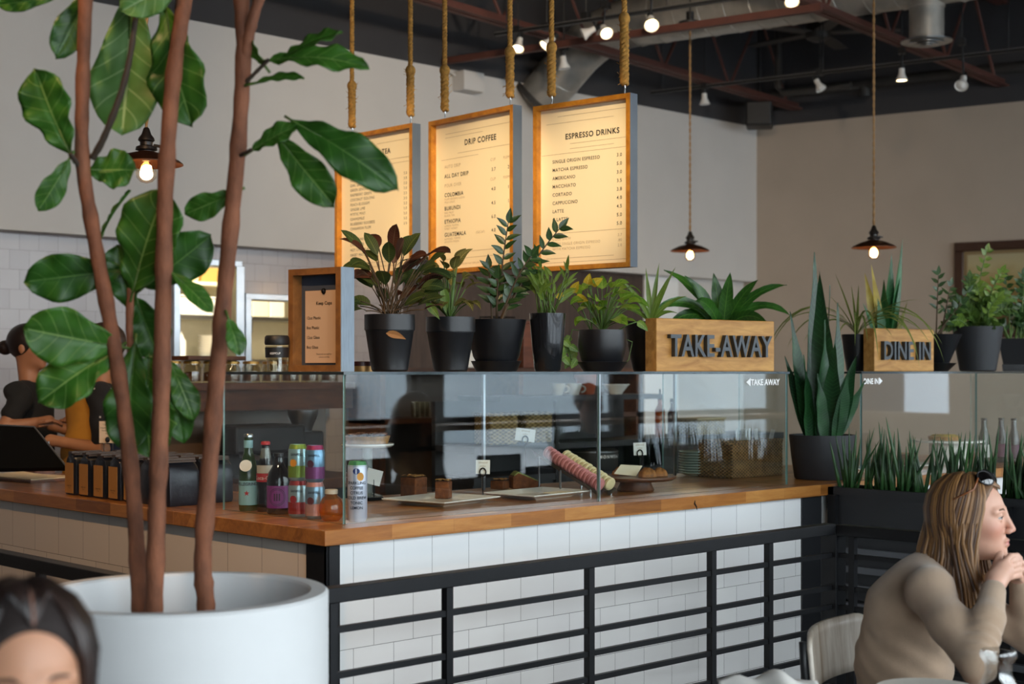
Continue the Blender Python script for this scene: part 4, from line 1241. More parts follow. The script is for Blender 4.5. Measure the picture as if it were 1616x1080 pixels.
# stack of plates, wicker basket of cutlery
M_celadon = plain('celadon_plate', '#bcc8bd', .25, coat=.4)
c = on_z(1099, 751, WT) + Vector((0, 0, 0))
spp = None
for i in range(9):
    q = c + Vector((0, 0, i * .0125))
    if spp is None:
        spp = thing('side_plate', (0, 0, 0), '', 'plate', 'stacked side plates in the case')
        MB().lathe([(0, 0), (.045, 0), (.05, .003), (.085, .016), (.086, .019), (.05, .006), (0, .005)], (0, 0, 0), 30).build('dish', M_celadon, spp, smooth=40, local=True); o = spp
    else: o = copy_tree(spp)
    o.location = q
    o['label'] = 'celadon side plate in the stack left of the wicker basket, ' + ('lowest', 'second from the bottom', 'third from the bottom', 'fourth from the bottom', 'exactly in the middle', 'fourth from the top', 'third from the top', 'second from the top', 'topmost')[i]
def weave_mat(name, c1, c2, sc):
    m, nt, b = nodes_of(name)
    tc = nd(nt, 'ShaderNodeTexCoord'); s = nd(nt, 'ShaderNodeSeparateXYZ', Vector=tc.outputs['Object'])
    w1 = math_n(nt, 'SINE', math_n(nt, 'MULTIPLY', math_n(nt, 'ADD', s.outputs[0], s.outputs[1]), sc)); w2 = math_n(nt, 'SINE', math_n(nt, 'MULTIPLY', s.outputs[2], sc * 1.6))
    n = nd(nt, 'ShaderNodeTexNoise', Vector=tc.outputs['Object'], Scale=30.0)
    h = math_n(nt, 'ADD', math_n(nt, 'MULTIPLY', math_n(nt, 'MULTIPLY', w1, w2), .5), n.outputs[0])
    cc = ramp(nt, h, [(.1, lin(c1)), (.9, lin(c2))]); nt.links.new(cc, b.inputs['Base Color']); b.inputs['Roughness'].default_value = .7
    bump(nt, b, h, .9, .006); return m
M_wicker = weave_mat('brown_wicker', '#412b15', '#a87c48', 260.0)
M_seagrass = weave_mat('seagrass_weave', '#5a4a26', '#a8935c', 180.0)
def basket(name, c, w, d, h, rz, mat, label, thick=.012, handle=False):
    r = thing(name, c, label, 'basket', None)
    Mz = Matrix.Rotation(rz, 3, 'Z'); m = MB()
    for sx, sy, lx, ly in ((0, -1, w, thick), (0, 1, w, thick), (-1, 0, thick, d), (1, 0, thick, d)):
        q = Mz @ Vector((sx * (w - thick) / 2, sy * (d - thick) / 2, h / 2)); m.box(Vector(c) + q, (lx, ly, h), rz)
    m.box(Vector(c) + Vector((0, 0, .006)), (w, d, .012), rz); m.build('woven_body', mat, r, bevel=.005)
    m = MB(); 
    cs = [Vector(c) + Mz @ Vector((sx * (w / 2 - .006), sy * (d / 2 - .006), h)) for sx, sy in ((-1, -1), (1, -1), (1, 1), (-1, 1), (-1, -1))]
    m.tube(cs, .011, 8); m.build('rolled_rim', mat, r, smooth=True)
    return r
c = on_z(1173, 752, WT)
basket('wicker_basket', c + Vector((.02, .03, 0)), .40, .20, .165, R(0), M_wicker, 'dark brown wicker cutlery basket at the right end of the case')
M_cut = plain('white_cutlery', '#eceae6', .3)
forkp = None
for i in range(10):
    q = c + Vector((.02 + rnd.uniform(-.1, .16), .03 + rnd.uniform(-.06, .06), .013))
    if forkp is None:
        forkp = thing('fork', (0, 0, 0), 'white fork standing in the wicker basket', 'fork', 'white forks in the wicker basket')
        m = MB(); m.tube([(0, 0, 0), (0, 0, .12)], .004, 6); m.box((0, 0, .125), (.018, .003, .014)); m.build('handle', M_cut, forkp, local=True)
        m = MB()
        for k in (-.0075, -.0025, .0025, .0075): m.tube([(k, 0, .13), (k, .002, .165), (k, 0, .178)], .0013, 4)
        m.build('tines', M_cut, forkp, local=True); o = forkp
    else: o = copy_tree(forkp)
    o.location = q; o.rotation_euler = (rnd.uniform(-.25, .25), rnd.uniform(-.25, .25), rnd.uniform(0, 3)); o.scale = (1.1, 1.1, 1.2)
# tall layered cake box / tart on stand behind the tall can
c = on_z(575, 790, WT) + FW * .12
r = thing('tart_stand', c, 'white cake stand with a crumble tart at the case corner', 'cake stand')
spin([(0, 0), (.06, 0), (.06, .01), (.02, .02), (.02, .2), (.0, .2)], c).build('stem', M_clearbottle, r, smooth=40)
spin([(0, .2), (.095, .2), (.105, .208), (.105, .214), (0, .212)], c, 30).build('top', M_plate, r, smooth=40)
q = c + Vector((0, 0, .2145))
t = thing('crumble_tart', q, 'crumble tart topped with red fruit on the white stand', 'tart')
spin([(0, 0), (.08, 0), (.09, .03), (.082, .028), (0, .026)], q, 28).build('crust', M_crust, t, smooth=40)
m = MB(); m.grid(lambda a, b: tuple(q + Vector((math.cos(a * 6.283) * .08 * b, math.sin(a * 6.283) * .08 * b, .028 + rnd.random() * .016))), 26, 7); m.build('crumble', plain('red_crumble', '#84543a', .9, var=.6, scale=60), t)
# food under the dine-in sign
for i, (px, py, w_, d_, lb) in enumerate(((1490, 742, .30, .26, 'white cake tray behind the green spikes, under the dark seam of the dine-in case'), (1400, 748, .26, .2, 'square white plate behind the leftmost green spikes'))):
    c = on_z(px, py, WT) + Vector((0, .20, 0)); square_plate(c, w_, d_, 0, lb)
    cake(c + Vector((-.03, .0, .0105)), .07, .07, .06, .2 + i, ('cake square on the tray', 'cake square on the plate')[i] + ' in the dine-in case, ' + ('further right', 'further left')[i])
c = on_z(1575, 738, WT) + Vector((.06, .32, 0))
r = thing('cake_riser', c, 'white cake riser carrying a yellow tart in the dine-in case', 'cake stand')
spin([(0, 0), (.1, 0), (.1, .12), (0, .12)], c, 28).build('drum', M_plate, r, smooth=40); spin([(0, .12), (.19, .12), (.19, .13), (0, .13)], c, 32).build('top', M_plate, r, smooth=40)
q = c + Vector((-.04, 0, .1305)); r = thing('lemon_tart', q, 'yellow tart on the white riser', 'tart'); spin([(0, 0), (.08, 0), (.085, .02), (0, .02)], q, 26).build('crust', M_crust, r, smooth=40); spin([(0, .02), (.078, .02), (.06, .03), (0, .032)], q, 26).build('topping', plain('yellow_topping', '#c9a545', .6, var=.3, scale=60), r, smooth=40)
def small_bottle(px, Yy, col, labc, labl, zb):
    p_ = at(px, 600, Yy); c = Vector((p_.x, p_.y, zb))
    r = thing('drink_bottle', c, labl, 'bottle')
    spin([(0, 0), (.029, 0), (.031, .006), (.031, .11), (.028, .14), (.016, .19), (.0145, .23), (0, .23)], c).build('glass_body', liquid_glass('glass_' + col, col), r, smooth=50)
    spin([(0, .231), (.0165, .231), (.0165, .243), (0, .243)], c, 16).build('cap', M_blackpaint, r, smooth=40); label_band(c, .0316, .03, .10, -90, 90).build('label', plain('lab_' + labc, labc, .5), r)
small_bottle(1553, 8.05, '#2f4a2c', '#c9c8c0', 'green bottle standing in the dine-in case left of the purple one', 1.0006)
small_bottle(1580, 8.1, '#241018', '#7a2f58', 'dark bottle with a plum label in the dine-in case', 1.0006)
small_bottle(1600, 8.0, '#1a1210', '#4a2038', 'squat dark bottle at the right edge of the dine-in case', 1.0006)
# ------------------------------------------------------------------ plants on the glass shelf
UP = Vector((0, 0, 1))
SHAPES = {
    'oval': lambda t: max(0.0, math.sin(math.pi * min(1, t * 1.0))) ** .75,
    'heart': lambda t: (math.sin(math.pi * t ** .55)) ** .8 if 0 < t < 1 else 0.0,
    'lance': lambda t: (math.sin(math.pi * t ** .7)) ** 1.1 if 0 < t < 1 else 0.0,
    'strap': lambda t: min(1, .45 + 2.5 * t) * (1 - max(0, (t - .55) / .45) ** 2.0),
    'sword': lambda t: (.62 + .38 * math.sin(math.pi * min(1, t * 1.25))) * (1 - max(0, (t - .5) / .5) ** 2.2),
}
def leaf(mb, base, d, nrm, L, W, droop=0.0, fold=.18, shape='oval', n=7, twist=0.0, wave=0.0, mi=0):
    """one leaf: a folded blade along a centre line that bends downwards"""
    p = Vector(base); d = Vector(d).normalized(); sh = SHAPES[shape]
    side = d.cross(Vector(nrm))
    if side.length < 1e-3: side = d.orthogonal()
    side.normalize()
    vs = []; uvs = []
    for i in range(n + 1):
        t = i / n
        w = W * .5 * sh(t)
        nn = side.cross(d).normalized()
        wv = wave * math.sin(t * 17 + twist)
        vs += [p - side * w + nn * (fold * w + wv), p, p + side * w + nn * (fold * w - wv)]
        uvs += [(t, 0.0), (t, .5), (t, 1.0)]
        if i < n:
            p = p + d * (L / n)
            d = (d - UP * (droop / n)).normalized()
            side = (side - d * side.dot(d)).normalized()
            if twist:
                side = (Matrix.Rotation(twist / n, 3, d) @ side).normalized()
    fs = []
    for i in range(n):
        a = i * 3
        fs += [(a, a + 1, a + 4, a + 3), (a + 1, a + 2, a + 5, a + 4)]
    mb.add(vs, fs, uvs, mi)
def curve_pts(a, b, sag, n=8, up=UP):
    a, b = Vector(a), Vector(b)
    return [a + (b - a) * (i / n) + up * (sag * math.sin(math.pi * i / n)) for i in range(n + 1)]
M_pot = plain('matt_black_pot', '#121317', .38, var=.08, bmp=.03)
M_potgrey = plain('charcoal_pot', '#292b2f', .55, var=.1, bmp=.05)
M_soil = plain('dark_soil', '#2b2018', .95, var=.4, scale=60, bmp=.6)
LF = {
    'calathea': leaf_mat('calathea_leaf', '#22361f', '#46562a', '#6f7a3c', 12, .3),
    'maranta': leaf_mat('maranta_leaf', '#4a4a26', '#7d7a3c', '#b5a560', 10, .35),
    'zz': leaf_mat('zz_leaf', '#1b2f18', '#36552a', '#4d6b35', 3, .22, .28),
    'zzlight': leaf_mat('zz_leaf_light', '#3c5a22', '#7b9a3c', '#93ab55', 3, .3, .3),
    'pothos': leaf_mat('pothos_leaf', '#4a7a20', '#8fb038', '#a9c057', 5, .4, .35),
    'yellow': leaf_mat('yellow_pothos_leaf', '#c2a622', '#e0c83a', '#e8d870', 5, .4, .35),
    'grass': leaf_mat('grassy_leaf', '#4c6a24', '#7d9a3a', '#9aad55', 2, .35),
    'fern': leaf_mat('fern_leaf', '#1f4516', '#3d7026', '#55862f', 14, .3, .3),
    'snake': leaf_mat('snake_leaf', '#11301a', '#27502a', '#2f5a33', 26, .1, .35, .0, .12),
    'snakeedge': leaf_mat('yellow_edged_snake_leaf', '#1b4a24', '#2f6a34', '#3b7440', 22, .12, .35, .0, .1),
    'spider': leaf_mat('spider_leaf', '#5d7230', '#8c9a4c', '#b0b56c', 1, .35, .4, .06),
    'bush': leaf_mat('bushy_leaf', '#26401a', '#587830', '#6f8a40', 4, .3),
}
M_stem = plain('green_stem', '#4f6a2c', .5, var=.2); M_brownstem = plain('brown_stem', '#4a3a26', .7, var=.2)
def lathe_pot(name, c, prof, label, mat=None, soil_z=None, soil_r=None, saucer=None, seg=32):
    r = thing('potted_plant', c, label, 'potted plant', None)
    MB().lathe(prof, c, seg).build('pot', mat or M_pot, r, smooth=35)
    if saucer: MB().lathe(saucer, c, seg).build('saucer', mat or M_pot, r, smooth=35)
    MB().lathe([(0, soil_z - .01), (soil_r, soil_z - .01), (soil_r, soil_z), (0, soil_z + .004)], c, 20).build('soil', M_soil, r, smooth=True)
    return r
def potprof(rb, rt, h, rim=None, z0=0.0):
    w = .004
    p = [(0, z0), (rb * .9, z0), (rb, z0 + .006)]
    if rim: p += [(rb + (rt - rb) * .82, z0 + (h - z0) * .70), (rt - .003, z0 + (h - z0) * .715), (rt - .003, z0 + (h - z0) * .725), (rt, z0 + (h - z0) * .73)]
    else: p += [(rb + (rt - rb) * .55, z0 + (h - z0) * .5)]
    p += [(rt, h), (rt - w, h), (rt - w - .004, h - .03), (0, h - .03)]
    return p
SHELF = TOP + .0006
def spot(px, v): p = on_v(px, 586, v); return Vector((p.x, p.y, SHELF))
def toward(c, px, py, dY=0.0): return at(px, py, (c - CAM).dot(FW) + dY)
def rad(px, c): return px / 2 * (c - CAM).dot(FW) / FPX
def hgt(py, c): return 1.5 - (py - HY) / FPX * (c - CAM).dot(FW) - c.z
rnd.seed(11)
def broad(mb, stems, c0, tip, d, L, W, shape, droop, fold=.15, nrm=None, srad=.0022):
    """a petiole from c0 to tip that ends in one leaf"""
    if stems is not None: stems.tube(curve_pts(c0, tip, .01, 5), [srad] * 6, 5)
    leaf(mb, tip, d, nrm if nrm is not None else UP, L, W, droop, fold, shape)
# 1 calathea
c = spot(615, .33)
r = lathe_pot('p', c, potprof(rad(58, c), rad(80, c), hgt(497, c), True), 'leafy plant with purplish brown undersides in the black pot beside the price box', None, hgt(503, c), rad(70, c))
f, f2, st = MB(), MB(), MB(); s0 = c + UP * hgt(503, c)
for i in range(46):
    px, py = rnd.uniform(566, 680), rnd.uniform(395, 492)
    if i < 6: px, py = [(598, 392), (622, 408), (583, 418), (655, 425), (640, 450), (600, 455)][i]
    dY = rnd.uniform(-.11, .11)
    t = toward(c, px, py, dY)
    out = (t - s0); out.z *= .35; out.normalize()
    d = out + FW * rnd.uniform(-.6, .2) + UP * rnd.uniform(-.2, .5)
    broad(f if i % 3 else f2, st, s0 + Vector((rnd.uniform(-.03, .03), rnd.uniform(-.03, .03), 0)), t, d, rnd.uniform(.085, .125), rnd.uniform(.042, .06), 'oval', rnd.uniform(.4, 1.4), .2, UP - FW * rnd.uniform(.2, 1.2))
f.build('foliage', LF['calathea'], r, smooth=True); f2.build('foliage', leaf_mat('calathea_underside', '#3b2019', '#5a3426', '#6f5540', 12, .3), r, smooth=True, label='purple brown leaf undersides'); st.build('stems', M_brownstem, r, smooth=True)
m = MB(); q = toward(c, 609, 526, -.085); leaf(m, q, RT - UP * .1, -FW, .075, .026, .5, .3, 'lance'); m.build('dry_leaf', plain('dry_leaf', '#8a6238', .8), r)
# 2 prayer plant
c = spot(711, .33)
r = lathe_pot('p', c, potprof(rad(54, c), rad(78, c), hgt(501, c), True), 'pale olive leaved plant with one leaf hanging over its black pot', None, hgt(507, c), rad(68, c))
f, st = MB(), MB(); s0 = c + UP * hgt(507, c)
for i in range(34):
    px, py = rnd.uniform(655, 738), rnd.uniform(408, 484)
    t = toward(c, px, py, rnd.uniform(-.08, .1)); out = (t - s0); out.z *= .3; out.normalize()
    broad(f, st, s0, t, out + UP * rnd.uniform(-.3, .3), rnd.uniform(.07, .11), rnd.uniform(.03, .045), 'lance', rnd.uniform(.8, 1.8), .2, UP - FW * rnd.uniform(0, 1))
f.build('foliage', LF['maranta'], r, smooth=True); st.build('stems', M_stem, r, smooth=True)
m = MB(); leaf(m, toward(c, 700, 452, -.07), -UP + RT * .1, -FW, .10, .035, .1, .2, 'lance'); leaf(m, toward(c, 672, 478, -.09), RT * .8 - UP * .7, -FW, .08, .03, .6, .2, 'lance'); m.build('hanging_leaf', LF['grass'], r, smooth=True)
# 3 zz plant in the wide bowl
def zz_stem(fl, st, a, b, n, L, W, sag=.02, spread=1.0, m0=.25):
    pts = curve_pts(a, b, sag, 10); st.tube(pts, [.005 - .003 * i / 10 for i in range(11)], 6)
    ax = (pts[-1] - pts[0]).normalized()
    sd = ax.cross(FW).normalized()
    for i in range(n):
        t = m0 + (1 - m0) * i / (n - 1); k = min(9, int(t * 10)); p = pts[k] + (pts[k + 1] - pts[k]) * (t * 10 - k)
        dd = (pts[k + 1] - pts[k]).normalized()
        s = 1 if i % 2 else -1
        d = dd * .75 + sd * s * spread * rnd.uniform(.6, 1.1) + FW * rnd.uniform(-.5, .3)
        leaf(fl, p, d, UP * .4 - FW * .8, L * rnd.uniform(.8, 1.1) * (1 - .3 * abs(t - .5)), W * rnd.uniform(.8, 1.1), rnd.uniform(.1, .6), .2, 'lance', 5)
    leaf(fl, pts[-1], (pts[-1] - pts[-2]), -FW, L * .9, W, .1, .2, 'lance', 5)
c = spot(783, .42)
h_ = hgt(505, c)
r = lathe_pot('p', c, [(0, .028), (rad(60, c), .028), (rad(74, c), .06), (rad(96, c), h_), (rad(96, c) - .004, h_), (rad(88, c), h_ - .03), (0, h_ - .03)], 'tall glossy plant with paired leaflets in the wide black bowl on its saucer', None, h_ - .02, rad(88, c),
              [(0, 0), (rad(64, c), 0), (rad(80, c), .04), (rad(80, c) - .004, .041), (rad(62, c), .01), (0, .01)])
f, st = MB(), MB(); s0 = c + UP * (h_ - .02)
for (px, py, dx, n) in ((802, 352, .0, 15), (882, 362, .03, 15), (772, 425, -.03, 10), (838, 405, .02, 12), (826, 450, .03, 9), (786, 440, .0, 8)):
    zz_stem(f, st, s0 + RT * dx * .5 + FW * rnd.uniform(-.03, .03), toward(c, px, py, rnd.uniform(-.08, .05)), n, .068, .026, .015 * (1 if px < 800 else 2))
f.build('foliage', LF['zz'], r, smooth=True); st.build('stems', M_brownstem, r, smooth=True)
# 4 grassy stems in the tall tapered pot
c = spot(864, .28)
r = lathe_pot('p', c, potprof(rad(42, c), rad(58, c), hgt(495, c)), 'grassy green stems in the tall narrow tapered black pot', plain('glossy_black_pot', '#15171b', .22, coat=.5), hgt(499, c), rad(50, c))
f, st = MB(), MB(); s0 = c + UP * hgt(500, c)
for i in range(26):
    a = s0 + RT * rnd.uniform(-.04, .04) + FW * rnd.uniform(-.04, .04)
    t = toward(c, rnd.uniform(840, 900), rnd.uniform(425, 470), rnd.uniform(-.06, .06))
    st.tube([a, a * .5 + t * .5, t], .0025, 5)
    for k in range(2):
        leaf(f, a * .35 + t * .65 if k else t, (t - a).normalized() + RT * rnd.uniform(-.9, .9) + FW * rnd.uniform(-.6, .4), -FW, rnd.uniform(.05, .085), .014, rnd.uniform(.3, 1.2), .25, 'lance', 5)
f.build('foliage', LF['grass'], r, smooth=True); st.build('stems', M_stem, r, smooth=True)
# 5 pothos in the small rounded bowl
c = spot(950, .30)
h_ = hgt(521, c)
r = lathe_pot('p', c, [(0, .018), (rad(48, c), .018), (rad(66, c), .045), (rad(77, c), .10), (rad(74, c), h_), (rad(74, c) - .004, h_), (rad(66, c), h_ - .02), (0, h_ - .02)], 'trailing yellow green pothos in the small round black bowl', None, h_ - .015, rad(66, c),
              [(0, 0), (rad(58, c), 0), (rad(80, c), .038), (rad(80, c) - .004, .04), (rad(58, c), .012), (0, .012)])
f, fy, st = MB(), MB(), MB(); s0 = c + UP * (h_ - .01)
for i in range(44):
    px, py = rnd.uniform(914, 1002), rnd.uniform(448, 508)
    t = toward(c, px, py, rnd.uniform(-.09, .09)); out = (t - s0); out.z *= .2; out.normalize()
    broad(f, st, s0, t, out + UP * rnd.uniform(-.5, .4) - FW * .3, rnd.uniform(.05, .075), rnd.uniform(.035, .05), 'heart', rnd.uniform(.5, 1.5), .2, UP - FW * rnd.uniform(.1, 1.2))
for (px, py, dx, dz) in ((903, 462, .3, .6), (908, 470, .8, -.1), (926, 452, .2, 1), (933, 450, .7, .5), (893, 470, -.4, .1)):
    t = toward(c, px, py, rnd.uniform(-.04, .04)); broad(fy, st, s0 - RT * .04, t, RT * dx + UP * dz - FW * .2, .055, .036, 'heart', .3, .2, -FW)
for i in range(16):
    t = toward(c, rnd.uniform(888, 912), rnd.uniform(525, 572), rnd.uniform(-.02, .08)); broad(f, None, s0, t, RT * rnd.uniform(-1, .6) - UP * rnd.uniform(.1, 1), .045, .03, 'heart', .4, .2, -FW)
st.tube([s0 - RT * .05, toward(c, 903, 520), toward(c, 897, 550), toward(c, 902, 575)], .003, 5); st.tube([s0 + RT * .05, toward(c, 992, 512), toward(c, 1005, 508)], .003, 5); st.tube([s0 + RT * .03, toward(c, 998, 540), toward(c, 992, 568), toward(c, 980, 580)], .0015, 5)
leaf(f, toward(c, 1005, 508), RT - UP * .5, -FW, .06, .03, .8, .2, 'heart')
f.build('foliage', LF['pothos'], r, smooth=True); fy.build('yellow_leaves', LF['yellow'], r, smooth=True, label='yellowing pothos leaves'); st.build('stems', M_stem, r, smooth=True)
# 6 dracaena beside the sign
c = spot(1016, .50)
r = lathe_pot('p', c, potprof(rad(34, c), rad(62, c), hgt(508, c)), 'thin strap leaved plant in the black cone pot half hidden by the take-away sign', None, hgt(512, c), rad(54, c))
f = MB(); s0 = c + UP * hgt(510, c) + RT * .03
for (px, py, dr) in ((988, 440, .9), (975, 470, 1.2), (1062, 430, .5), (1050, 445, .6), (1072, 460, 1.0), (1040, 425, .3), (1000, 455, .8), (1020, 432, .5), (1066, 480, 1.2)):
    t = toward(c, px, py, rnd.uniform(-.1, .1)); d = (t - s0); leaf(f, s0, d.normalized() + UP * .25, -FW * .6 + UP * .4, d.length * 1.12, .022, dr, .3, 'sword', 9)
f.build('foliage', LF['grass'], r, smooth=True)
# sign blocks
M_signwood = wood('pale_sign_wood', '#a06a2a', '#cf9a50', .55, (2, 14, 14), 2.2, .0)
M_metalletter = plain('dark_iron_letter', '#4a4d50', .45, .7, var=.1)
def sign_block(px0, px1, py, vpx, txt, size, label, ang, xo, zo, dep=.07):
    a = on_v(px0, 586, vpx); a.z = SHELF
    d = Vector((math.cos(ang), math.sin(ang), 0)); n = Vector((d.y, -d.x, 0))
    # length so that the far end meets column px1
    t = (px1 - HX) / FPX; ray = FW + RT * t
    w = (a - CAM); L = (ray.x * w.y - ray.y * w.x) / (ray.y * d.x - ray.x * d.y)
    h = hgt(py, a)
    r = thing('letter_sign', a + d * L / 2, label, 'sign', None)
    m = MB(); m.box(a + d * L / 2 - n * dep / 2 + UP * h / 2, (L, dep, h), ang); m.build('wood_block', M_signwood, r, bevel=.004)
    m = MB(); text_into(m, txt, size * h, lambda x, y, z: tuple(a + d * (xo * L + x) + n * (.012 + z) + UP * (zo * h + y)), 'LEFT', extrude=.011, bold=.0022, squeeze=.78, spacing=1.06); m.build('lettering', M_metalletter, r)
    return r, a, L, h, d
sign_block(1036, 1222, 502, .22, 'TAKE-AWAY', .585, 'wooden take-away sign block with raised iron letters', R(-7), .085, .29)
c = spot(1140, .62)
r = lathe_pot('p', c, potprof(.06, .08, .15), 'broad strap leaved fern rising behind the take-away sign', None, .14, .07)
f = MB(); s0 = c + UP * .16
for (px, py, w_, dr) in ((1058, 445, .05, 1.0), (1078, 424, .05, .7), (1060, 498, .05, 1.7), (1095, 440, .055, .5), (1128, 440, .06, .3), (1150, 440, .06, .4), (1180, 445, .05, .6), (1208, 436, .045, .8), (1213, 452, .045, 1.2), (1216, 505, .045, 1.9), (1180, 500, .05, 1.6), (1100, 500, .05, 1.5), (1160, 470, .06, .8), (1110, 460, .06, .8), (1195, 475, .05, 1.2), (1075, 470, .05, 1.2), (1140, 500, .05, 1.2)):
    t = toward(c, px, py, rnd.uniform(-.16, .12)); d = (t - s0); leaf(f, s0, d.normalized() + UP * (.12 + .42 * dr), -FW * .5 + UP * .6, d.length * (1.05 + .16 * dr), w_ * 1.05, dr * 1.9, .25, 'strap', 12, wave=.004)
f.build('foliage', LF['fern'], r, smooth=True)
# 8 snake plant in the big charcoal pot in the gap between the two cases
c = Vector((3.005, .20, WT))
rr = .152; hh = .205
r = lathe_pot('p', c, [(0, 0), (rr * .80, 0), (rr * .84, .008), (rr * .93, hh * .5), (rr, hh), (rr - .008, hh), (rr - .014, hh - .025), (0, hh - .025)], 'tall dark snake plant in the large charcoal pot at the corner', M_potgrey, hh - .018, rr - .012)
s0 = c + UP * (hh - .02)
for (bx, tx, ty, w_, dY, droop, tw) in ((1285, 1285, 398, .075, .0, .0, .4), (1306, 1293, 428, .085, -.03, -.0, -.5), (1275, 1246, 492, .05, -.06, .0, .3), (1264, 1239, 562, .045, -.04, .1, .2), (1320, 1322, 478, .06, .02, .0, .5), (1325, 1350, 560, .06, -.06, .2, -.4),
                                  (1292, 1302, 505, .07, -.07, .0, .8), (1310, 1318, 540, .065, -.08, .1, -.6), (1277, 1268, 560, .06, -.08, .1, .9), (1300, 1290, 590, .05, -.09, .0, .5), (1330, 1362, 600, .05, -.02, .2, .4), (1283, 1262, 600, .05, -.05, .1, -.7), (1318, 1338, 590, .055, -.09, .1, .3), (1297, 1310, 450, .05, .05, .0, 1.0)):
    a = toward(c, min(1318, max(1276, bx)), 700, dY); a.z = s0.z; t = toward(c, tx, ty, dY * 1.6)
    m = MB(); d = t - a; bxx = 0; leaf(m, a, d.normalized() + UP * .03, -FW + RT * tw * .5, d.length, w_ * 1.3, droop, .3, 'sword', 12, twist=tw, wave=.003); m.build('leaf', LF['snake'], r, smooth=True)
# grassy spider plant behind it
c = on_v(1352, 586, .42); c.z = SHELF
r = lathe_pot('p', c, potprof(.05, .075, hgt(528, c)), 'arching spider plant spilling over the dine-in sign', None, hgt(532, c), .065)
f = MB(); s0 = c + UP * hgt(530, c)
for i, (px, py, dr) in enumerate(((1226, 585, 2.2), (1232, 548, 1.8), (1245, 520, 1.2), (1270, 500, .9), (1320, 440, .2), (1345, 455, .3), (1355, 462, .2), (1325, 480, .4), (1390, 470, .6), (1420, 490, 1.0), (1470, 530, 1.7), (1440, 520, 1.3), (1440, 590, 2.0), (1410, 600, 2.1), (1465, 590, 2.2), (1385, 640, 2.6), (1375, 610, 2.2), (1300, 520, 1.2), (1400, 540, 1.5), (1280, 545, 1.7), (1330, 560, 1.4), (1350, 590, 1.8), (1258, 560, 1.9), (1430, 470, .8), (1310, 470, .4), (1366, 560, 1.7))):
    t = toward(c, px, py, rnd.uniform(-.3, -.05)); d = (t - s0); leaf(f, s0, Vector((d.x, d.y, max(0, d.z) * .6)).normalized() * .8 + UP * (.35 + .4 * dr), -FW * .3 + UP, d.length * (1.05 + .22 * dr), .013, dr * 1.5, .3, 'sword', 12)
f.build('foliage', LF['spider'], r, smooth=True)
# 9 dine in sign with a snake plant behind
sign_block(1380, 1474, 518, .26, 'DINE IN', .60, 'small wooden dine-in sign block with raised iron letters', R(-7), .09, .28)
c = spot(1398, .58)
r = lathe_pot('p', c, potprof(.05, .07, .14), 'yellow edged snake plant rising behind the dine-in sign', None, .13, .06)
s0 = c + UP * .13
M_snakey = leaf_mat('pale_yellow_leaf', '#a98f35', '#cdb85c', '#b3a24a', 20, .2, .4, .0, .08)
for (tx, ty, w_, k, tw) in ((1424, 376, .055, 0, .4), (1407, 400, .06, 0, .2), (1375, 416, .05, 1, .3), (1365, 430, .05, 1, -.2), (1422, 427, .05, 0, .6), (1432, 473, .045, 2, .5), (1362, 477, .045, 0, .4), (1395, 440, .06, 0, -.5), (1385, 470, .06, 0, .3), (1412, 470, .06, 0, .7)):
    t = toward(c, tx, ty, rnd.uniform(-.05, .05)); a = s0 + RT * ((tx - 1398) / FPX * 2.2) + FW * rnd.uniform(-.02, .02); d = t - a
    m = MB(); leaf(m, a, d, -FW + RT * tw, d.length, w_, .05, .3, 'sword', 10, twist=tw); m.build('leaf', (LF['snakeedge'], M_snakey, LF['maranta'])[k], r, smooth=True)
# 10 zz in the cone pot
c = spot(1484, .42)
r = lathe_pot('p', c, [(0, .016), (.035, .016), (rad(66, c), hgt(528, c)), (rad(66, c) - .004, hgt(528, c)), (rad(58, c), hgt(534, c)), (0, hgt(534, c))], 'slim stemmed plant in the small black cone pot beside the dine-in sign', None, hgt(533, c), rad(56, c), [(0, 0), (.04, 0), (rad(50, c), .045), (rad(50, c) - .003, .046), (.04, .012), (0, .012)])
f, st = MB(), MB(); s0 = c + UP * hgt(533, c)
for (px, py, n) in ((1481, 434, 10), (1500, 452, 8), (1526, 462, 9), (1518, 480, 8)):
    zz_stem(f, st, s0 + RT * rnd.uniform(-.03, .03), toward(c, px, py, rnd.uniform(-.06, .02)), n, .06, .024, .012, 1.0, .35)
f.build('foliage', LF['zz'], r, smooth=True); st.build('stems', M_brownstem, r, smooth=True)
# 11 big bushy plant
c = spot(1543, .36)
r = lathe_pot('p', c, potprof(rad(56, c), rad(78, c), hgt(516, c)), 'bushy glossy plant in the large dark grey pot', M_potgrey, hgt(522, c), rad(68, c))
f, f2, st = MB(), MB(), MB(); s0 = c + UP * hgt(522, c)
for i in range(30):
    px, py = rnd.uniform(1488, 1596), rnd.uniform(440, 545)
    if i < 4: px, py = [(1557, 397), (1530, 440), (1505, 470), (1580, 430)][i]
    zz_stem(f if i % 3 else f2, st, s0 + RT * rnd.uniform(-.05, .05) + FW * rnd.uniform(-.05, .05), toward(c, px, py, rnd.uniform(-.14, .1)), 13, .058, .031, rnd.uniform(.02, .07), 1.1, .3)
f.build('foliage', LF['bush'], r, smooth=True); f2.build('foliage', LF['zzlight'], r, smooth=True); st.build('stems', M_stem, r, smooth=True)
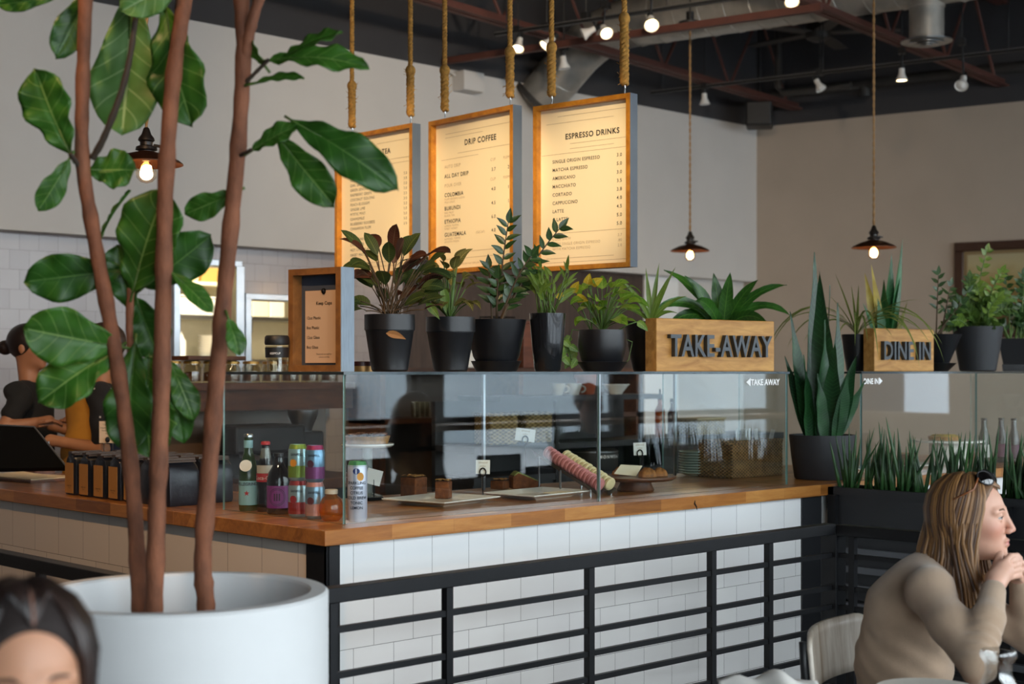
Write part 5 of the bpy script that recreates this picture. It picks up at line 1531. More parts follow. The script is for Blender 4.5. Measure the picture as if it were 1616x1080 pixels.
# 12 square pot at the right edge
c = spot(1606, .40)
r = thing('potted_plant', c, 'dense dark green plant in the square black pot at the right edge', 'potted plant')
h_ = hgt(535, c); m = MB(); wq = .22
vs = []
for z, k in ((0, .75), (.04, .78), (.042, .72), (h_, 1.0), (h_, .94), (h_ - .03, .9)):
    for sx, sy in ((-1, -1), (1, -1), (1, 1), (-1, 1)):
        p_ = Matrix.Rotation(.5, 3, 'Z') @ Vector((sx * wq / 2 * k, sy * wq / 2 * k, z)); vs.append(tuple(c + p_))
fs = [(3, 2, 1, 0), (20, 21, 22, 23)] + [(i * 4 + k, i * 4 + (k + 1) % 4, i * 4 + 4 + (k + 1) % 4, i * 4 + 4 + k) for i in range(5) for k in range(4)]
m.add(vs, fs); m.build('pot', M_pot, r)
f, st = MB(), MB(); s0 = c + UP * (h_ - .02)
for i in range(16):
    zz_stem(f, st, s0 + RT * rnd.uniform(-.06, .06), toward(c, rnd.uniform(1562, 1660), rnd.uniform(425, 520), rnd.uniform(-.1, .12)), 11, .06, .028, rnd.uniform(.02, .06), 1.1, .3)
f.build('foliage', LF['zz'], r, smooth=True); st.build('stems', M_stem, r, smooth=True)
# spiky clumps in the planter partition
M_spike = leaf_mat('green_spike', '#1d3f22', '#3d6432', '#42683a', 9, .05, .4, .0, .1)
vs_ = [-.07 - .092 * i for i in range(17)]
words_ = ('first', 'second', 'third', 'fourth', 'fifth', 'sixth', 'seventh', 'eighth', 'ninth', 'tenth', 'eleventh', 'twelfth', 'thirteenth', 'fourteenth', 'fifteenth', 'sixteenth', 'seventeenth')
for i, v in enumerate(vs_):
    c = Vector(((PU0 + PU1) / 2 + rnd.uniform(-.03, .03), v + rnd.uniform(-.015, .015), .964))
    r = thing('spiky_succulent', c, words_[i] + ' clump of upright green spikes in the planter box, counted from the wooden counter', 'succulent', 'spiky clumps in the planter partition')
    m = MB()
    for k in range(rnd.randint(10, 14)):
        b = c + Vector((rnd.uniform(-.035, .035), rnd.uniform(-.04, .04), 0)); L = rnd.uniform(.17, .30) * (1.2 if k == 0 else 1)
        d = Vector((rnd.gauss(0, .09), rnd.gauss(0, .13), 1)).normalized()
        if k == 1 and i % 3 == 0: d = Vector((rnd.uniform(-.2, .2), rnd.choice((-.6, .6)), 1)).normalized()
        r0 = rnd.uniform(.0065, .010)
        m.tube([b + d * (L * q) + Vector((0, 0, -.004 * q)) for q in (0, .35, .7, .9, 1)], [r0, r0 * .95, r0 * .65, r0 * .3, .0006], 7)
    m.build('spikes', M_spike, r, smooth=True)
# ------------------------------------------------------------------ fiddle-leaf fig in the big white planter
M_planter = plain('white_fibre_planter', '#dfe0e0', .55, var=.03, scale=4, bmp=.04)
M_bark = plain('fig_bark', '#7d4c33', .8, var=.45, scale=22, bmp=.5, stretch=(1, 1, .5))
M_twig = plain('fig_twig', '#3b2e22', .8, var=.3)
M_fig = leaf_mat('fig_leaf', '#355f1a', '#4b8229', '#8fb05c', 7.0, .35, .42, .014, .035)
M_figlight = leaf_mat('fig_leaf_back', '#527f33', '#6e9a4c', '#a4bf7c', 7.0, .4, .5, .022, .05)
M_figdark = leaf_mat('fig_leaf_dark', '#284f18', '#386a20', '#648c40', 7.0, .3, .4, .012, .03)
FY = 3.42
fc = at(281, 935, FY); fc.z = 0
fig = thing('potted_fig_tree', fc, 'fiddle-leaf fig tree with three bare trunks in a big round white planter', 'potted tree')
HP, RO, RI = .99, .346, .300
MB().lathe([(0, 0), (RO * .9, 0), (RO * .93, .02), (RO, HP * .6), (RO, HP - .006), (RO - .006, HP), (RI + .006, HP), (RI, HP - .006), (RI - .004, HP - .30), (0, HP - .30)], fc, 72).build('planter', M_planter, fig, smooth=35)
m = MB(); m.grid(lambda a, b: tuple(fc + Vector((math.cos(a * 6.2832) * (RI - .006) * b, math.sin(a * 6.2832) * (RI - .006) * b, HP - .285 + rnd.uniform(-.006, .01)))), 40, 8); m.build('soil', M_soil, fig)
def fp(px, py, dY=0.0): return at(px, py, FY + dY)
def trunk(pts, r0, r1, name='trunk', mat=None, wob=.0):
    P = [fp(*p) for p in pts]
    Q = []
    for i in range(len(P) - 1):
        p0 = P[max(0, i - 1)]; p1, p2 = P[i], P[i + 1]; p3 = P[min(len(P) - 1, i + 2)]
        for k in range(6):
            t = k / 6
            Q.append(.5 * ((2 * p1) + (p2 - p0) * t + (2 * p0 - 5 * p1 + 4 * p2 - p3) * t * t + (3 * p1 - p0 - 3 * p2 + p3) * t ** 3))
    Q.append(P[-1]); n = len(Q)
    m = MB(); m.tube(Q, [(r0 + (r1 - r0) * i / (n - 1)) * (1 + .07 * math.sin(i * 2.3) + .05 * math.sin(i * 5.1)) for i in range(n)], 14)
    return m.build(name, mat or M_bark, fig, smooth=True)
trunk([(222, 1050, .03), (220, 960, .02), (212, 800, .02), (195, 640, .03), (172, 500, .03), (146, 360, .02), (130, 250, .0), (131, 120, -.02), (136, -30, -.04), (140, -200, -.04)], .0195, .0150)
trunk([(240, 1050, -.02), (243, 960, -.02), (248, 800, -.03), (254, 640, -.03), (258, 450, -.02), (262, 280, -.02), (274, 120, -.01), (292, -10, .0), (310, -180, .0)], .0215, .0170)
trunk([(326, 1050, .05), (325, 955, .05), (320, 880, .05), (332, 720, .04), (347, 540, .03), (362, 380, .02), (376, 230, .01), (384, 90, .0), (380, -20, .0), (376, -160, .0)], .0225, .0165)
trunk([(384, 110, .0), (392, 60, -.01), (402, 20, -.02), (418, -30, -.02)], .014, .012, 'branch')
trunk([(146, 250, .0), (165, 215, -.02), (190, 150, -.03), (205, 90, -.03), (215, 20, -.02), (222, -40, .0)], .0085, .006, 'branch', M_twig)
trunk([(207, 455, .06), (204, 520, .06), (210, 600, .06), (214, 690, .04)], .009, .008, 'branch', M_bark)
trunk([(383, 135, .0), (398, 120, -.02), (415, 103, -.03), (424, 94, -.04)], .005, .004, 'branch', M_twig)
trunk([(378, 246, .0), (390, 240, -.02), (397, 236, -.03)], .005, .004, 'branch', M_twig)
trunk([(128, 268, .0), (118, 252, -.02), (110, 243, -.03)], .006, .005, 'branch', M_twig)
def fig_profile(t):
    # fiddle shape: narrow shoulders at the stalk end, waist, broad round tip
    return max(0.0, (math.sin(math.pi * min(1, max(0, t)) ** 1.15) ** .62) * (.62 + .38 * t) * (1 - .16 * math.exp(-((t - .36) / .13) ** 2)))
def fig_leaf(b, t, w, dyb=0.0, dyt=0.0, roll=0.0, cup=.12, bend=.06, mat=None, wave=1.0, asym=0.0, ph=0.0):
    """leaf from pixel b (stalk) to pixel t (tip); w is its width in the picture, roll turns it about its midrib"""
    A, B = fp(b[0], b[1], dyb), fp(t[0], t[1], dyt)
    ax = B - A; L = ax.length; d = ax / L
    n0 = -FW - d * (-FW).dot(d); n0.normalize()
    s0 = d.cross(n0).normalized()
    rr = R(roll); s = s0 * math.cos(rr) + n0 * math.sin(rr); n = n0 * math.cos(rr) - s0 * math.sin(rr)
    W = w * FY / FPX / max(.3, math.cos(rr))
    m = MB()
    def fn(u, v):
        k = (v - .5) * 2
        hw = W / 2 * fig_profile(u) * (1 + asym * k)
        edge = wave * .012 * math.sin(u * 21 + ph + k * 1.3) * abs(k) ** 2 * (W / .15)
        z = cup * abs(k) ** 1.6 * hw + bend * L * math.sin(math.pi * u) + edge - .004 * math.exp(-(k / .08) ** 2)
        return tuple(A + d * (L * u) + s * (k * hw) + n * z)
    m.grid(fn, 16, 12)
    o = m.build('leaf', mat or M_fig, fig, smooth=True)
    sd = o.modifiers.new('thickness', 'SOLIDIFY'); sd.thickness = .0011
    k = MB(); k.tube([A - d * .02 - n * .002, A, A + d * L * .3 + n * (bend * L * .8 - .003)], [.0036, .0034, .002], 6); k.build('stalk', M_stem, o, smooth=True)
    return o
rnd.seed(5)
FL = [
    ((92, -6), (-5, 8), 34, 0, 0, 20, {}), ((142, -16), (88, 92), 58, .02, -.03, 25, dict(mat=M_figdark)),
    ((112, 245), (55, 108), 96, -.02, -.06, 8, dict(asym=-.05)), ((110, 250), (60, 333), 42, -.02, -.03, 35, dict(wave=.6)),
    ((138, 268), (214, 268), 78, .03, .02, 10, dict(bend=.02)), ((206, -8), (192, 214), 138, .05, .03, 5, dict(mat=M_figlight, wave=.6, bend=-.05)),
    ((262, 10), (303, 200), 112, .04, .02, -12, dict(bend=.08)), ((300, -40), (190, 18), 70, .0, -.05, 15, dict(mat=M_figlight)),
    ((209, 464), (262, 298), 128, .05, .02, 10, dict(wave=.8)), ((225, 455), (333, 372), 90, .06, .05, -20, dict(mat=M_figdark)),
    ((374, 302), (292, 338), 50, .03, .05, 20, {}), ((200, 425), (38, 445), 92, .06, .03, 12, dict(mat=M_figdark, bend=.03)),
    ((192, 548), (36, 518), 112, .04, -.05, 5, dict(wave=.7)), ((188, 548), (60, 636), 100, .05, .0, -10, dict()),
    ((207, 490), (185, 386), 80, .08, .07, 0, dict(mat=M_figdark)), ((270, 430), (336, 494), 34, -.02, -.05, 30, dict(wave=.4)),
    ((360, 502), (378, 562), 34, .0, -.02, 30, dict(wave=.4)), ((214, 540), (202, 716), 96, .05, .04, 0, dict(mat=M_figdark)),
    ((268, 570), (306, 664), 48, .06, .05, 25, {}), ((236, 560), (236, 722), 124, .08, .07, -8, dict()), ((215, 470), (252, 566), 88, .09, .08, 0, dict(mat=M_figdark)),
    ((423, 96), (582, 106), 50, -.03, -.07, 30, dict(bend=.10, wave=1.3)), ((399, 132), (480, 123), 22, -.02, -.03, 55, dict(wave=.5)),
    ((397, 238), (470, 198), 42, -.02, -.04, 25, {}), ((460, 190), (628, 300), 84, -.03, -.08, 10, dict(bend=.11, mat=M_figdark)),
    ((437, 214), (528, 326), 72, -.03, -.06, -5, dict(bend=.06)), ((418, 104), (390, 60), 20, -.02, .0, 40, {}), ((445, 92), (540, 50), 30, -.04, -.06, 50, dict(bend=.05)),
    ((150, 400), (205, 300), 10, .1, .1, 70, {}), ((120, -60), (60, -20), 60, 0, 0, 10, {}), ((262, 565), (290, 700), 60, .09, .09, 15, dict(mat=M_figdark)),
]
for i, (b, t, w, d1, d2, ro, kw) in enumerate(FL):
    fig_leaf(b, t, w, d1, d2, ro, ph=rnd.random() * 6, **kw)
# ------------------------------------------------------------------ people
def tone_mat(name, rough=.5, sheen=0.0):
    m, nt, b = nodes_of(name)
    a = nd(nt, 'ShaderNodeAttribute', _attribute_name='tone')
    nt.links.new(a.outputs['Color'], b.inputs['Base Color'])
    b.inputs['Roughness'].default_value = rough
    b.inputs['Subsurface Weight'].default_value = .06; b.inputs['Subsurface Radius'].default_value = (.02, .008, .004)
    tc = nd(nt, 'ShaderNodeTexCoord'); n = nd(nt, 'ShaderNodeTexNoise', Vector=tc.outputs['Object'], Scale=260.0, Detail=2.0)
    bump(nt, b, n.outputs[0], .12, .001)
    return m
M_skin = tone_mat('skin', .48)
M_eyewhite = plain('eye_white', '#b5aca6', .35); M_iris = plain('iris', '#3c4a55', .15, coat=.8); M_brow = plain('eyebrow_hair', '#6a4a34', .8)
def frame3(f, tilt=0.0):
    """rows: forward, left, up in camera coordinates"""
    f = Vector((f[0], f[1], 0)).normalized(); l = UP.cross(f)
    q = Matrix.Rotation(tilt, 3, l)
    return np.array([tuple(q @ f), tuple(l), tuple(q @ UP)])
def head_sdf(L, neck_to=None):
    """L: points in the head's own axes (forward, left, up)"""
    d = ell(L, (-.014, 0, .030), (.100, .077, .088))
    d = smin(d, ell(L, (.028, 0, -.028), (.060, .060, .085)), .03)
    d = smin(d, ell(L, (.036, 0, -.072), (.046, .045, .036)), .03)
    d = smin(d, ell(L, (.073, 0, -.099), (.018, .020, .017)), .024)
    for s in (1, -1):
        d = smin(d, ell(L, (.055, .037 * s, -.026), (.026, .024, .026)), .02)
        d = smin(d, cone(L, (.084, .012 * s, .022), (.070, .048 * s, .020), .008, .007), .014)
        d = ssub(d, ell(L, (.101, .032 * s, .002), (.019, .017, .012)), .012)
        e = np.linalg.norm(L - np.array((.0745, .0315 * s, .002)), axis=-1) - .0142
        z = L[..., 2] - .002
        d = smin(d, np.maximum(e, -np.maximum(z - .0042, -z - .0030)), .003) if False else smin(d, np.maximum(e, np.minimum(.0040 - z, z + .0032)), .004)
        d = smin(d, ell(L, (-.006, .077 * s, -.006), (.017, .008, .030)), .008)
    nb = cone(L, (.088, 0, .014), (.1075, 0, -.031), .0075, .0098)
    d = smin(d, nb, .012)
    for s in (1, -1): d = smin(d, ell(L, (.098, .0115 * s, -.0365), (.011, .0075, .0075)), .006)
    d = smin(d, ell(L, (.0895, 0, -.0625), (.0105, .021, .0062)), .007)
    d = smin(d, ell(L, (.0885, 0, -.0745), (.0105, .018, .0068)), .007)
    m_ = cone(L, (.1005, -.021, -.0685), (.1005, .021, -.0685), .0022, .0022)
    d = ssub(d, m_, .004)
    if neck_to is not None: d = smin(d, cone(L, (-.018, 0, -.06), neck_to, .050, .054), .03)
    return d
def head_tone(L, skin, lip, blush):
    sk, lp, bl = (np.array(lin(x)) for x in (skin, lip, blush))
    t = np.repeat(sk[None], len(L), 0)
    g = lambda c, r: np.exp(-(((L - np.array(c)) / np.array(r)) ** 2).sum(-1))[:, None]
    for s in (1, -1): t = t + (bl - t) * (.75 * g((.06, .042 * s, -.03), (.03, .024, .022)))
    t = t + (bl - t) * (.35 * g((.106, 0, -.03), (.016, .016, .016)))
    k = np.clip(1.6 * g((.094, 0, -.0685), (.016, .021, .0105)) - .35, 0, 1)
    t = t + (lp - t) * k
    return t
def to_world(V):
    return np.stack([CAM.x + RT.x * V[:, 0] + FW.x * V[:, 1], CAM.y + RT.y * V[:, 0] + FW.y * V[:, 1], V[:, 2]], 1)
def head_parts(H, A, h=.003, neck=None, skin='#c79a80', lip='#a8615a', blush='#c07a66'):
    """mesh of the head in camera coordinates; A are its axes, neck an optional point in camera coordinates"""
    H = np.array(H, float)
    nk = None if neck is None else (A @ (np.array(neck) - H))
    lo = np.array((-.125, -.10, -.135 if nk is None else min(-.135, nk[2] - .03))); hi = np.array((.135, .10, .130))
    if nk is not None: lo = np.minimum(lo, nk - .062); hi = np.maximum(hi, nk + .062)
    V, F = sdf_mesh(lambda P: head_sdf(P, nk), lo, hi, h)
    V = relax(V, F, 1, .4)
    T = head_tone(V, skin, lip, blush)
    return V @ A + H, F, T
def eyes(root, H, A, iris=None, look=(1, 0, 0)):
    H = np.array(H)
    for s in (1, -1):
        for c, r, m in (((.0735, .0315 * s, .002), .0128, M_eyewhite), ((.0735 + .0068 * look[0], .0315 * s + .0068 * look[1], .002), .0068, iris or M_iris)):
            p = np.array(c) @ A + H
            b = MB(); b.ball(cw(*p), r, 14, 10); b.build('eye' if m is M_eyewhite else 'iris', m, root, smooth=True)
def lashes(root, H, A):
    H = np.array(H)
    for s in (1, -1):
        P = [cw(*(np.array((.0745 + .0150 * math.cos(t) * .96, .0315 * s + .0148 * math.sin(t), .0068 - .0038 * (t / .9) ** 2)) @ A + H)) for t in (-.9, -.6, -.3, 0, .3, .6, .9)]
        b = MB(); b.tube(P, [.0006, .0011, .0013, .0014, .0013, .0011, .0006], 6); b.build('eyelashes', M_lash, root, smooth=True)
M_lash = plain('dark_lashes', '#241712', .8)
def brows(root, H, A, mat=None):
    H = np.array(H)
    for s in (1, -1):
        pts = [np.array(c) @ A + H for c in ((.091, .013 * s, .021), (.089, .026 * s, .0265), (.082, .040 * s, .0255), (.073, .050 * s, .0205))]
        b = MB(); b.tube([cw(*p) for p in pts], [.0024, .0030, .0026, .0012], 6, flat=.9); b.build('eyebrow', mat or M_brow, root, smooth=True)
def skin_mesh(root, parts, name='body'):
    """one mesh from several distance-field pieces"""
    Vs, Fs, Ts, n = [], [], [], 0
    for V, F, T in parts:
        Vs.append(V); Fs.append(F + n); Ts.append(T); n += len(V)
    return np_build(to_world(np.concatenate(Vs)), np.concatenate(Fs), name, M_skin, root, np.concatenate(Ts))
def flat_tone(V, c): return np.repeat(np.array(lin(c))[None], len(V), 0)
def cloth(root, name, fn, lo, hi, h, mat):
    V, F = sdf_mesh(fn, lo, hi, h); V = relax(V, F, 2, .5)
    return np_build(to_world(V), F, name, mat, root)
def hair_strands(root, H, A, mats, n, paths, name='hair', r0=.0075):
    """paths(i, rnd) -> list of points in the head's axes"""
    H = np.array(H); m = MB()
    for i in range(n):
        pts = paths(i)
        P = [cw(*(np.array(p) @ A + H)) for p in pts]
        k = len(P)
        m.tube(P, [r0 * (.55 + .45 * math.sin(math.pi * min(1, (j + .6) / k * 1.05))) * (1 if j < k - 1 else .15) for j in range(k)], 6, mi=rnd.choice(range(len(mats))), flat=.7)
    return m.build(name, mats, root, smooth=True)

# --- blonde woman at the right, chin resting on her hands
rnd.seed(21)
HB = (1.292, 4.15, 1.088)
AB = frame3((math.cos(R(-25)), math.sin(R(-25)), 0), R(-2))
base = cw(1.05, 4.18, 0)
wm = thing('person', base, 'woman with long blonde hair and a beige sweater, resting her chin on her hands', 'person')
SK, LP, BL = '#cf9f88', '#b2655f', '#c4745f'
head = head_parts(HB, AB, .0026, (1.205, 4.17, .955), SK, LP, BL)
def hands(P):
    # right hand: wrist, palm and five fingers folded under the chin
    W = (1.270, 3.895, .925)
    d = chain(P, [W, (1.288, 3.925, .945), (1.318, 3.968, .962)], [.026, .028, .030], .01)
    d = smin(d, cone(P, (1.288, 3.94, .935), (1.322, 3.985, .945), .024, .022), .012)
    f = None
    for k, (a, b, c, e, r) in enumerate((((1.316, 3.958, .980), (1.345, 3.985, 1.000), (1.372, 4.012, .998), (1.390, 4.035, .988), .0088), ((1.326, 3.968, .966), (1.358, 3.995, .982), (1.388, 4.022, .978), (1.404, 4.048, .966), .0092),
                                      ((1.331, 3.978, .950), (1.364, 4.004, .962), (1.394, 4.030, .956), (1.408, 4.054, .944), .0088), ((1.332, 3.990, .935), (1.362, 4.012, .943), (1.386, 4.034, .936), (1.398, 4.05, .926), .0078))):
        q = chain(P, [a, b, c, e], [r * 1.12, r, r * .95, r * .75], .003); f = q if f is None else smin(f, q, .0018)
    d = smin(d, f, .006)
    d = smin(d, chain(P, [(1.292, 3.955, .955), (1.318, 4.01, .978), (1.335, 4.045, .992), (1.345, 4.06, .998)], [.014, .0115, .0102, .008], .004), .006)
    # left hand behind it, fingers wrapped over the right
    g = chain(P, [(1.412, 4.10, .918), (1.400, 4.085, .940), (1.385, 4.065, .958)], [.025, .027, .028], .01)
    for k in range(4):
        z = .975 - .014 * k
        g = smin(g, chain(P, [(1.392, 4.05, z), (1.372, 4.006 - .003 * k, z + .014), (1.348, 3.985, z + .012), (1.332, 3.975, z + .004)], [.0098, .0090, .0084, .0068], .003), .003)
    g = smin(g, chain(P, [(1.395, 4.09, .955), (1.378, 4.10, .982), (1.365, 4.10, .992)], [.013, .011, .0085], .004), .006)
    return np.minimum(d, g)
HV, HF = sdf_mesh(hands, (1.225, 3.85, .885), (1.45, 4.15, 1.03), .0026); HV = relax(HV, HF, 1, .4)
def core(P):
    d = chain(P, [(1.11, 4.22, .47), (1.11, 4.20, .66), (1.13, 4.16, .84), (1.195, 4.165, .955)], [.12, .10, .085, .045], .05)
    d = smin(d, chain(P, [(1.12, 4.12, .50), (1.40, 4.08, .50), (1.42, 4.06, .06)], [.085, .062, .045], .03), .03)
    d = smin(d, chain(P, [(1.12, 4.30, .50), (1.42, 4.34, .50), (1.44, 4.32, .06)], [.085, .062, .045], .03), .03)
    for c, e in (((1.42, 4.06, .045), (1.56, 4.03, .035)), ((1.44, 4.32, .045), (1.58, 4.32, .035))): d = smin(d, cone(P, c, e, .04, .03), .02)
    return d
CV, CF = sdf_mesh(core, (.80, 3.95, .0), (1.66, 4.5, 1.02), .014); CV = relax(CV, CF, 1)
skin_mesh(wm, [head, (HV, HF, flat_tone(HV, '#d2a48e')), (CV, CF, flat_tone(CV, '#3a4252'))])
M_sweater = plain('beige_knit', '#a88f78', .95, var=.10, scale=14, bmp=.35, bscale=420, sheen=.3)
def sweater(P):
    d = chain(P, [(1.115, 4.20, .50), (1.110, 4.185, .68), (1.13, 4.16, .83), (1.15, 4.155, .885)], [.128, .122, .118, .080], .06)
    d = smin(d, ell(P, (1.20, 4.13, .83), (.075, .12, .085)), .05)
    d = smin(d, cone(P, (1.14, 4.005, .912), (1.19, 4.31, .912), .055, .055), .05)
    d = smin(d, cone(P, (1.185, 4.165, .915), (1.205, 4.168, .957), .080, .062), .035)
    ru = [(1.125, 3.985, .900), (1.150, 3.87, .835), (1.178, 3.735, .752)]
    arm = chain(P, ru, [.058, .053, .043], .03)
    fo = chain(P, [(1.178, 3.735, .752), (1.228, 3.81, .86), (1.268, 3.892, .918)], [.043, .041, .0335], .02)
    # folds gathered inside the elbow
    t = (P - np.array((1.178, 3.735, .752))) @ (np.array((.42, .72, .55)))
    fold = .0035 * np.sin(t * 210) * np.exp(-((t - .05) / .055) ** 2)
    fo = fo + fold
    arm = smin(arm, fo, .022)
    d = smin(d, arm, .045)
    lf = chain(P, [(1.21, 4.30, .90), (1.33, 4.24, .82), (1.45, 4.10, .757), (1.435, 4.115, .85), (1.414, 4.102, .915)], [.062, .056, .046, .042, .034], .02)
    d = smin(d, lf, .02)
    # soft creases over the back and below the arm
    d = d + .0022 * np.sin(P[..., 2] * 95 + P[..., 0] * 60 + 3 * np.sin(P[..., 1] * 22)) * np.exp(-((P[..., 2] - .68) / .14) ** 2)
    d = np.maximum(d, -(P[..., 2] - .44))
    return ssub(d, cone(P, (1.20, 4.167, .93), (1.215, 4.17, 1.02), .049, .056), .008)
cloth(wm, 'sweater', sweater, (.80, 3.66, .43), (1.53, 4.43, 1.02), .0058, M_sweater)
eyes(wm, HB, AB, look=(1, -.1, 0)); brows(wm, HB, AB); lashes(wm, HB, AB)
M_h1 = plain('dark_blonde_hair', '#5f4228', .5, var=.2, scale=3); M_h2 = plain('honey_blonde_hair', '#866038', .45, var=.2, scale=3); M_h3 = plain('brown_hair', '#4c3220', .5, var=.2, scale=3)
def ellp(a, e, k=1.0):
    """point on the hair-covered skull: a from the front round her right side (negative left), e elevation"""
    return np.array((-.014 + .107 * k * math.cos(e) * math.cos(a), -.084 * k * math.cos(e) * math.sin(a), .026 + .100 * k * math.sin(e)))
def scalp(x): return .026 + .102 * math.sqrt(max(.0, 1 - ((x + .014) / .112) ** 2))
def blonde_path(i):
    side = 1 if i % 4 else -1
    a = R(rnd.uniform(54, 178)) * side
    s0 = R(rnd.uniform(60, 89))
    k = rnd.uniform(1.0, 1.06)
    front = abs(a) < R(98)
    pts = []
    p0 = np.array((.070 * math.cos(a) * .6 - .01, 0, .122)) if not front else np.array((rnd.uniform(.0, .080), -.004 * side, .12))
    p0[2] = scalp(p0[0])
    pts.append(p0)
    for e in (62, 42, 22, 2, -18):
        aa = a if not front else a * (1 + .10 * (1 - e / 62.0)) - side * R(8) * (e / 62.0)
        pts.append(ellp(aa, R(e), k * (1 + .0 if e > 0 else 1.04)))
    q = pts[-1].copy()
    back = min(1, max(0, (abs(a) - R(62)) / R(116)))
    end = np.array((.02 - .16 * back + rnd.uniform(-.015, .015), -side * (.118 - .07 * back + rnd.uniform(-.012, .012)), -.25 - .05 * rnd.random() + .06 * back))
    if back < .45: end = np.array((.012 + rnd.uniform(-.03, .035), -side * (.112 + rnd.uniform(-.025, .02)), -.27 - .06 * rnd.random()))
    for t in (.2, .4, .6, .8, 1.0):
        pts.append(q * (1 - t) + end * t + np.array((.010 * math.sin(t * 5 + a * 3), -side * .030 * math.sin(math.pi * t) * (1 - .3 * back), 0)))
    return pts
hair_strands(wm, HB, AB, [M_h1, M_h2, M_h3, M_h2], 560, blonde_path, r0=.0062)
# thin smooth cap under the strands
def cap(P):
    L = P
    d = ell(L, (-.016, 0, .030), (.106, .083, .096))
    return ssub(d, ell(L, (.088, 0, -.035), (.084, .096, .124)), .012)
V, F = sdf_mesh(cap, (-.14, -.1, -.09), (.12, .1, .14), .005); V = relax(V, F, 2)
np_build(to_world(V @ AB + np.array(HB)), F, 'hair_cap', M_h1, wm)
p = cw(1.262, 4.03, .845); m = MB(); m.ball(p, (.006, .004, .010), 10, 7); m.build('necklace_pendant', M_steel, wm, smooth=True)
# sunglasses pushed up into her hair
sg = thing('sunglasses', cw(*(np.array((.05, 0, .128)) @ AB + np.array(HB))), 'dark sunglasses pushed up on the blonde woman\'s hair', 'sunglasses')
def hp(x, y, z): return cw(*(np.array((x, y, z)) @ AB + np.array(HB)))
Ml = Matrix([tuple(r_) for r_ in AB]).transposed()
for s in (-1, 1):
    nrm = np.array((.62, s * .52, .60)); nrm = nrm / np.linalg.norm(nrm)
    ta = np.cross((0, 0, 1), nrm); ta = ta / np.linalg.norm(ta); tb = np.cross(nrm, ta)
    cen = np.array((.046, s * .037, .114))
    pt = lambda r_, t_, o_=0.0: hp(*(cen + ta * (math.cos(t_) * .027 * r_) + tb * (math.sin(t_) * .023 * r_) + nrm * (o_ + .008 * (1 - r_ * r_))))
    ring = [pt(1, R(i * 18)) for i in range(21)]
    m = MB(); m.tube(ring, .0022, 6, caps=False); m.build('rim', M_blackpaint, sg, smooth=True)
    m = MB(); m.grid(lambda a_, b_: tuple(pt(max(.001, b_), a_ * 6.28318)), 24, 5); m.build('lens', plain('dark_lens', '#0d0b0b', .06, coat=1.0), sg, smooth=True)
    m = MB(); m.tube([pt(1, 0 if s > 0 else math.pi), hp(.020, s * .088, .085), hp(-.035, s * .094, .058)], [.0032, .003, .002], 6); m.build('temple_arm', plain('tortoise_frame', '#8a5230', .25, coat=.5), sg, smooth=True)
m = MB(); m.tube([hp(.062, -.012, .122), hp(.066, 0, .124), hp(.062, .012, .122)], .002, 6); m.build('bridge', M_blackpaint, sg)

# --- woman in the lower left corner, only her forehead in view
HL = (-.632, 1.92, 1.097)
AL = frame3((math.sin(R(24)), -math.cos(R(24)), 0), R(4))
lw = thing('person', cw(-.64, 2.0, 0), 'woman with dark parted hair at the lower left corner, only her forehead in view', 'person')
head = head_parts(HL, AL, .0028, (-.655, 2.0, .96), '#c08c6e', '#a86458', '#bd7e62')
def lcore(P):
    d = chain(P, [(-.66, 2.06, .45), (-.66, 2.06, .70), (-.66, 2.04, .86), (-.655, 2.0, .96)], [.15, .125, .125, .05], .05)
    d = smin(d, cone(P, (-.84, 2.05, .88), (-.48, 2.05, .88), .055, .055), .05)
    for s in (-1, 1): d = smin(d, chain(P, [(-.66 + s * .18, 2.05, .88), (-.66 + s * .22, 2.0, .62), (-.66 + s * .12, 1.78, .60)], [.055, .045, .032], .02), .03)
    for s in (-1, 1): d = smin(d, chain(P, [(-.66 + s * .09, 2.06, .47), (-.66 + s * .10, 1.66, .47), (-.66 + s * .10, 1.64, .05)], [.085, .062, .045], .03), .03)
    return d
V, F = sdf_mesh(lcore, (-1.05, 1.5, 0), (-.28, 2.3, 1.03), .015); V = relax(V, F, 1)
skin_mesh(lw, [head, (V, F, flat_tone(V, '#26262b'))])
eyes(lw, HL, AL); brows(lw, HL, AL, plain('dark_eyebrow', '#2a1a14', .8))
M_d1 = plain('near_black_hair', '#1d1412', .4, var=.2, scale=3); M_d2 = plain('dark_brown_hair', '#2c1e19', .4, var=.2, scale=3)
def dark_path(i):
    side = 1 if i % 2 else -1
    x0 = rnd.uniform(-.09, .070)
    pts = [np.array((x0, .002 * side, scalp(x0) - .001))]
    a0 = (R(48) + (0.074 - x0) * 12.5) * side
    k = rnd.uniform(1.0, 1.05)
    for e in (66, 46, 26, 6, -14):
        f_ = (66 - e) / 80
        aa = a0 * (.72 + .28 * f_) if abs(a0) < R(120) else a0
        pts.append(ellp(-aa, R(e), k * 1.01))
    q = pts[-1]
    end = np.array((q[0] - .05, q[1] * 1.05, -.11 - .04 * rnd.random()))
    for t in (.5, 1.0): pts.append(q * (1 - t) + end * t)
    return pts
hair_strands(lw, HL, AL, [M_d1, M_d2, M_d1], 300, dark_path, r0=.0085)
def cap2(L):
    d = ell(L, (-.016, 0, .030), (.107, .084, .099))
    d = ssub(d, ell(L, (.092, 0, -.036), (.076, .080, .122)), .010)
    return d
V, F = sdf_mesh(cap2, (-.14, -.1, -.09), (.12, .1, .14), .004); V = relax(V, F, 2)
np_build(to_world(V @ AL + np.array(HL)), F, 'hair_cap', plain('matt_dark_hair', '#211714', .8), lw)
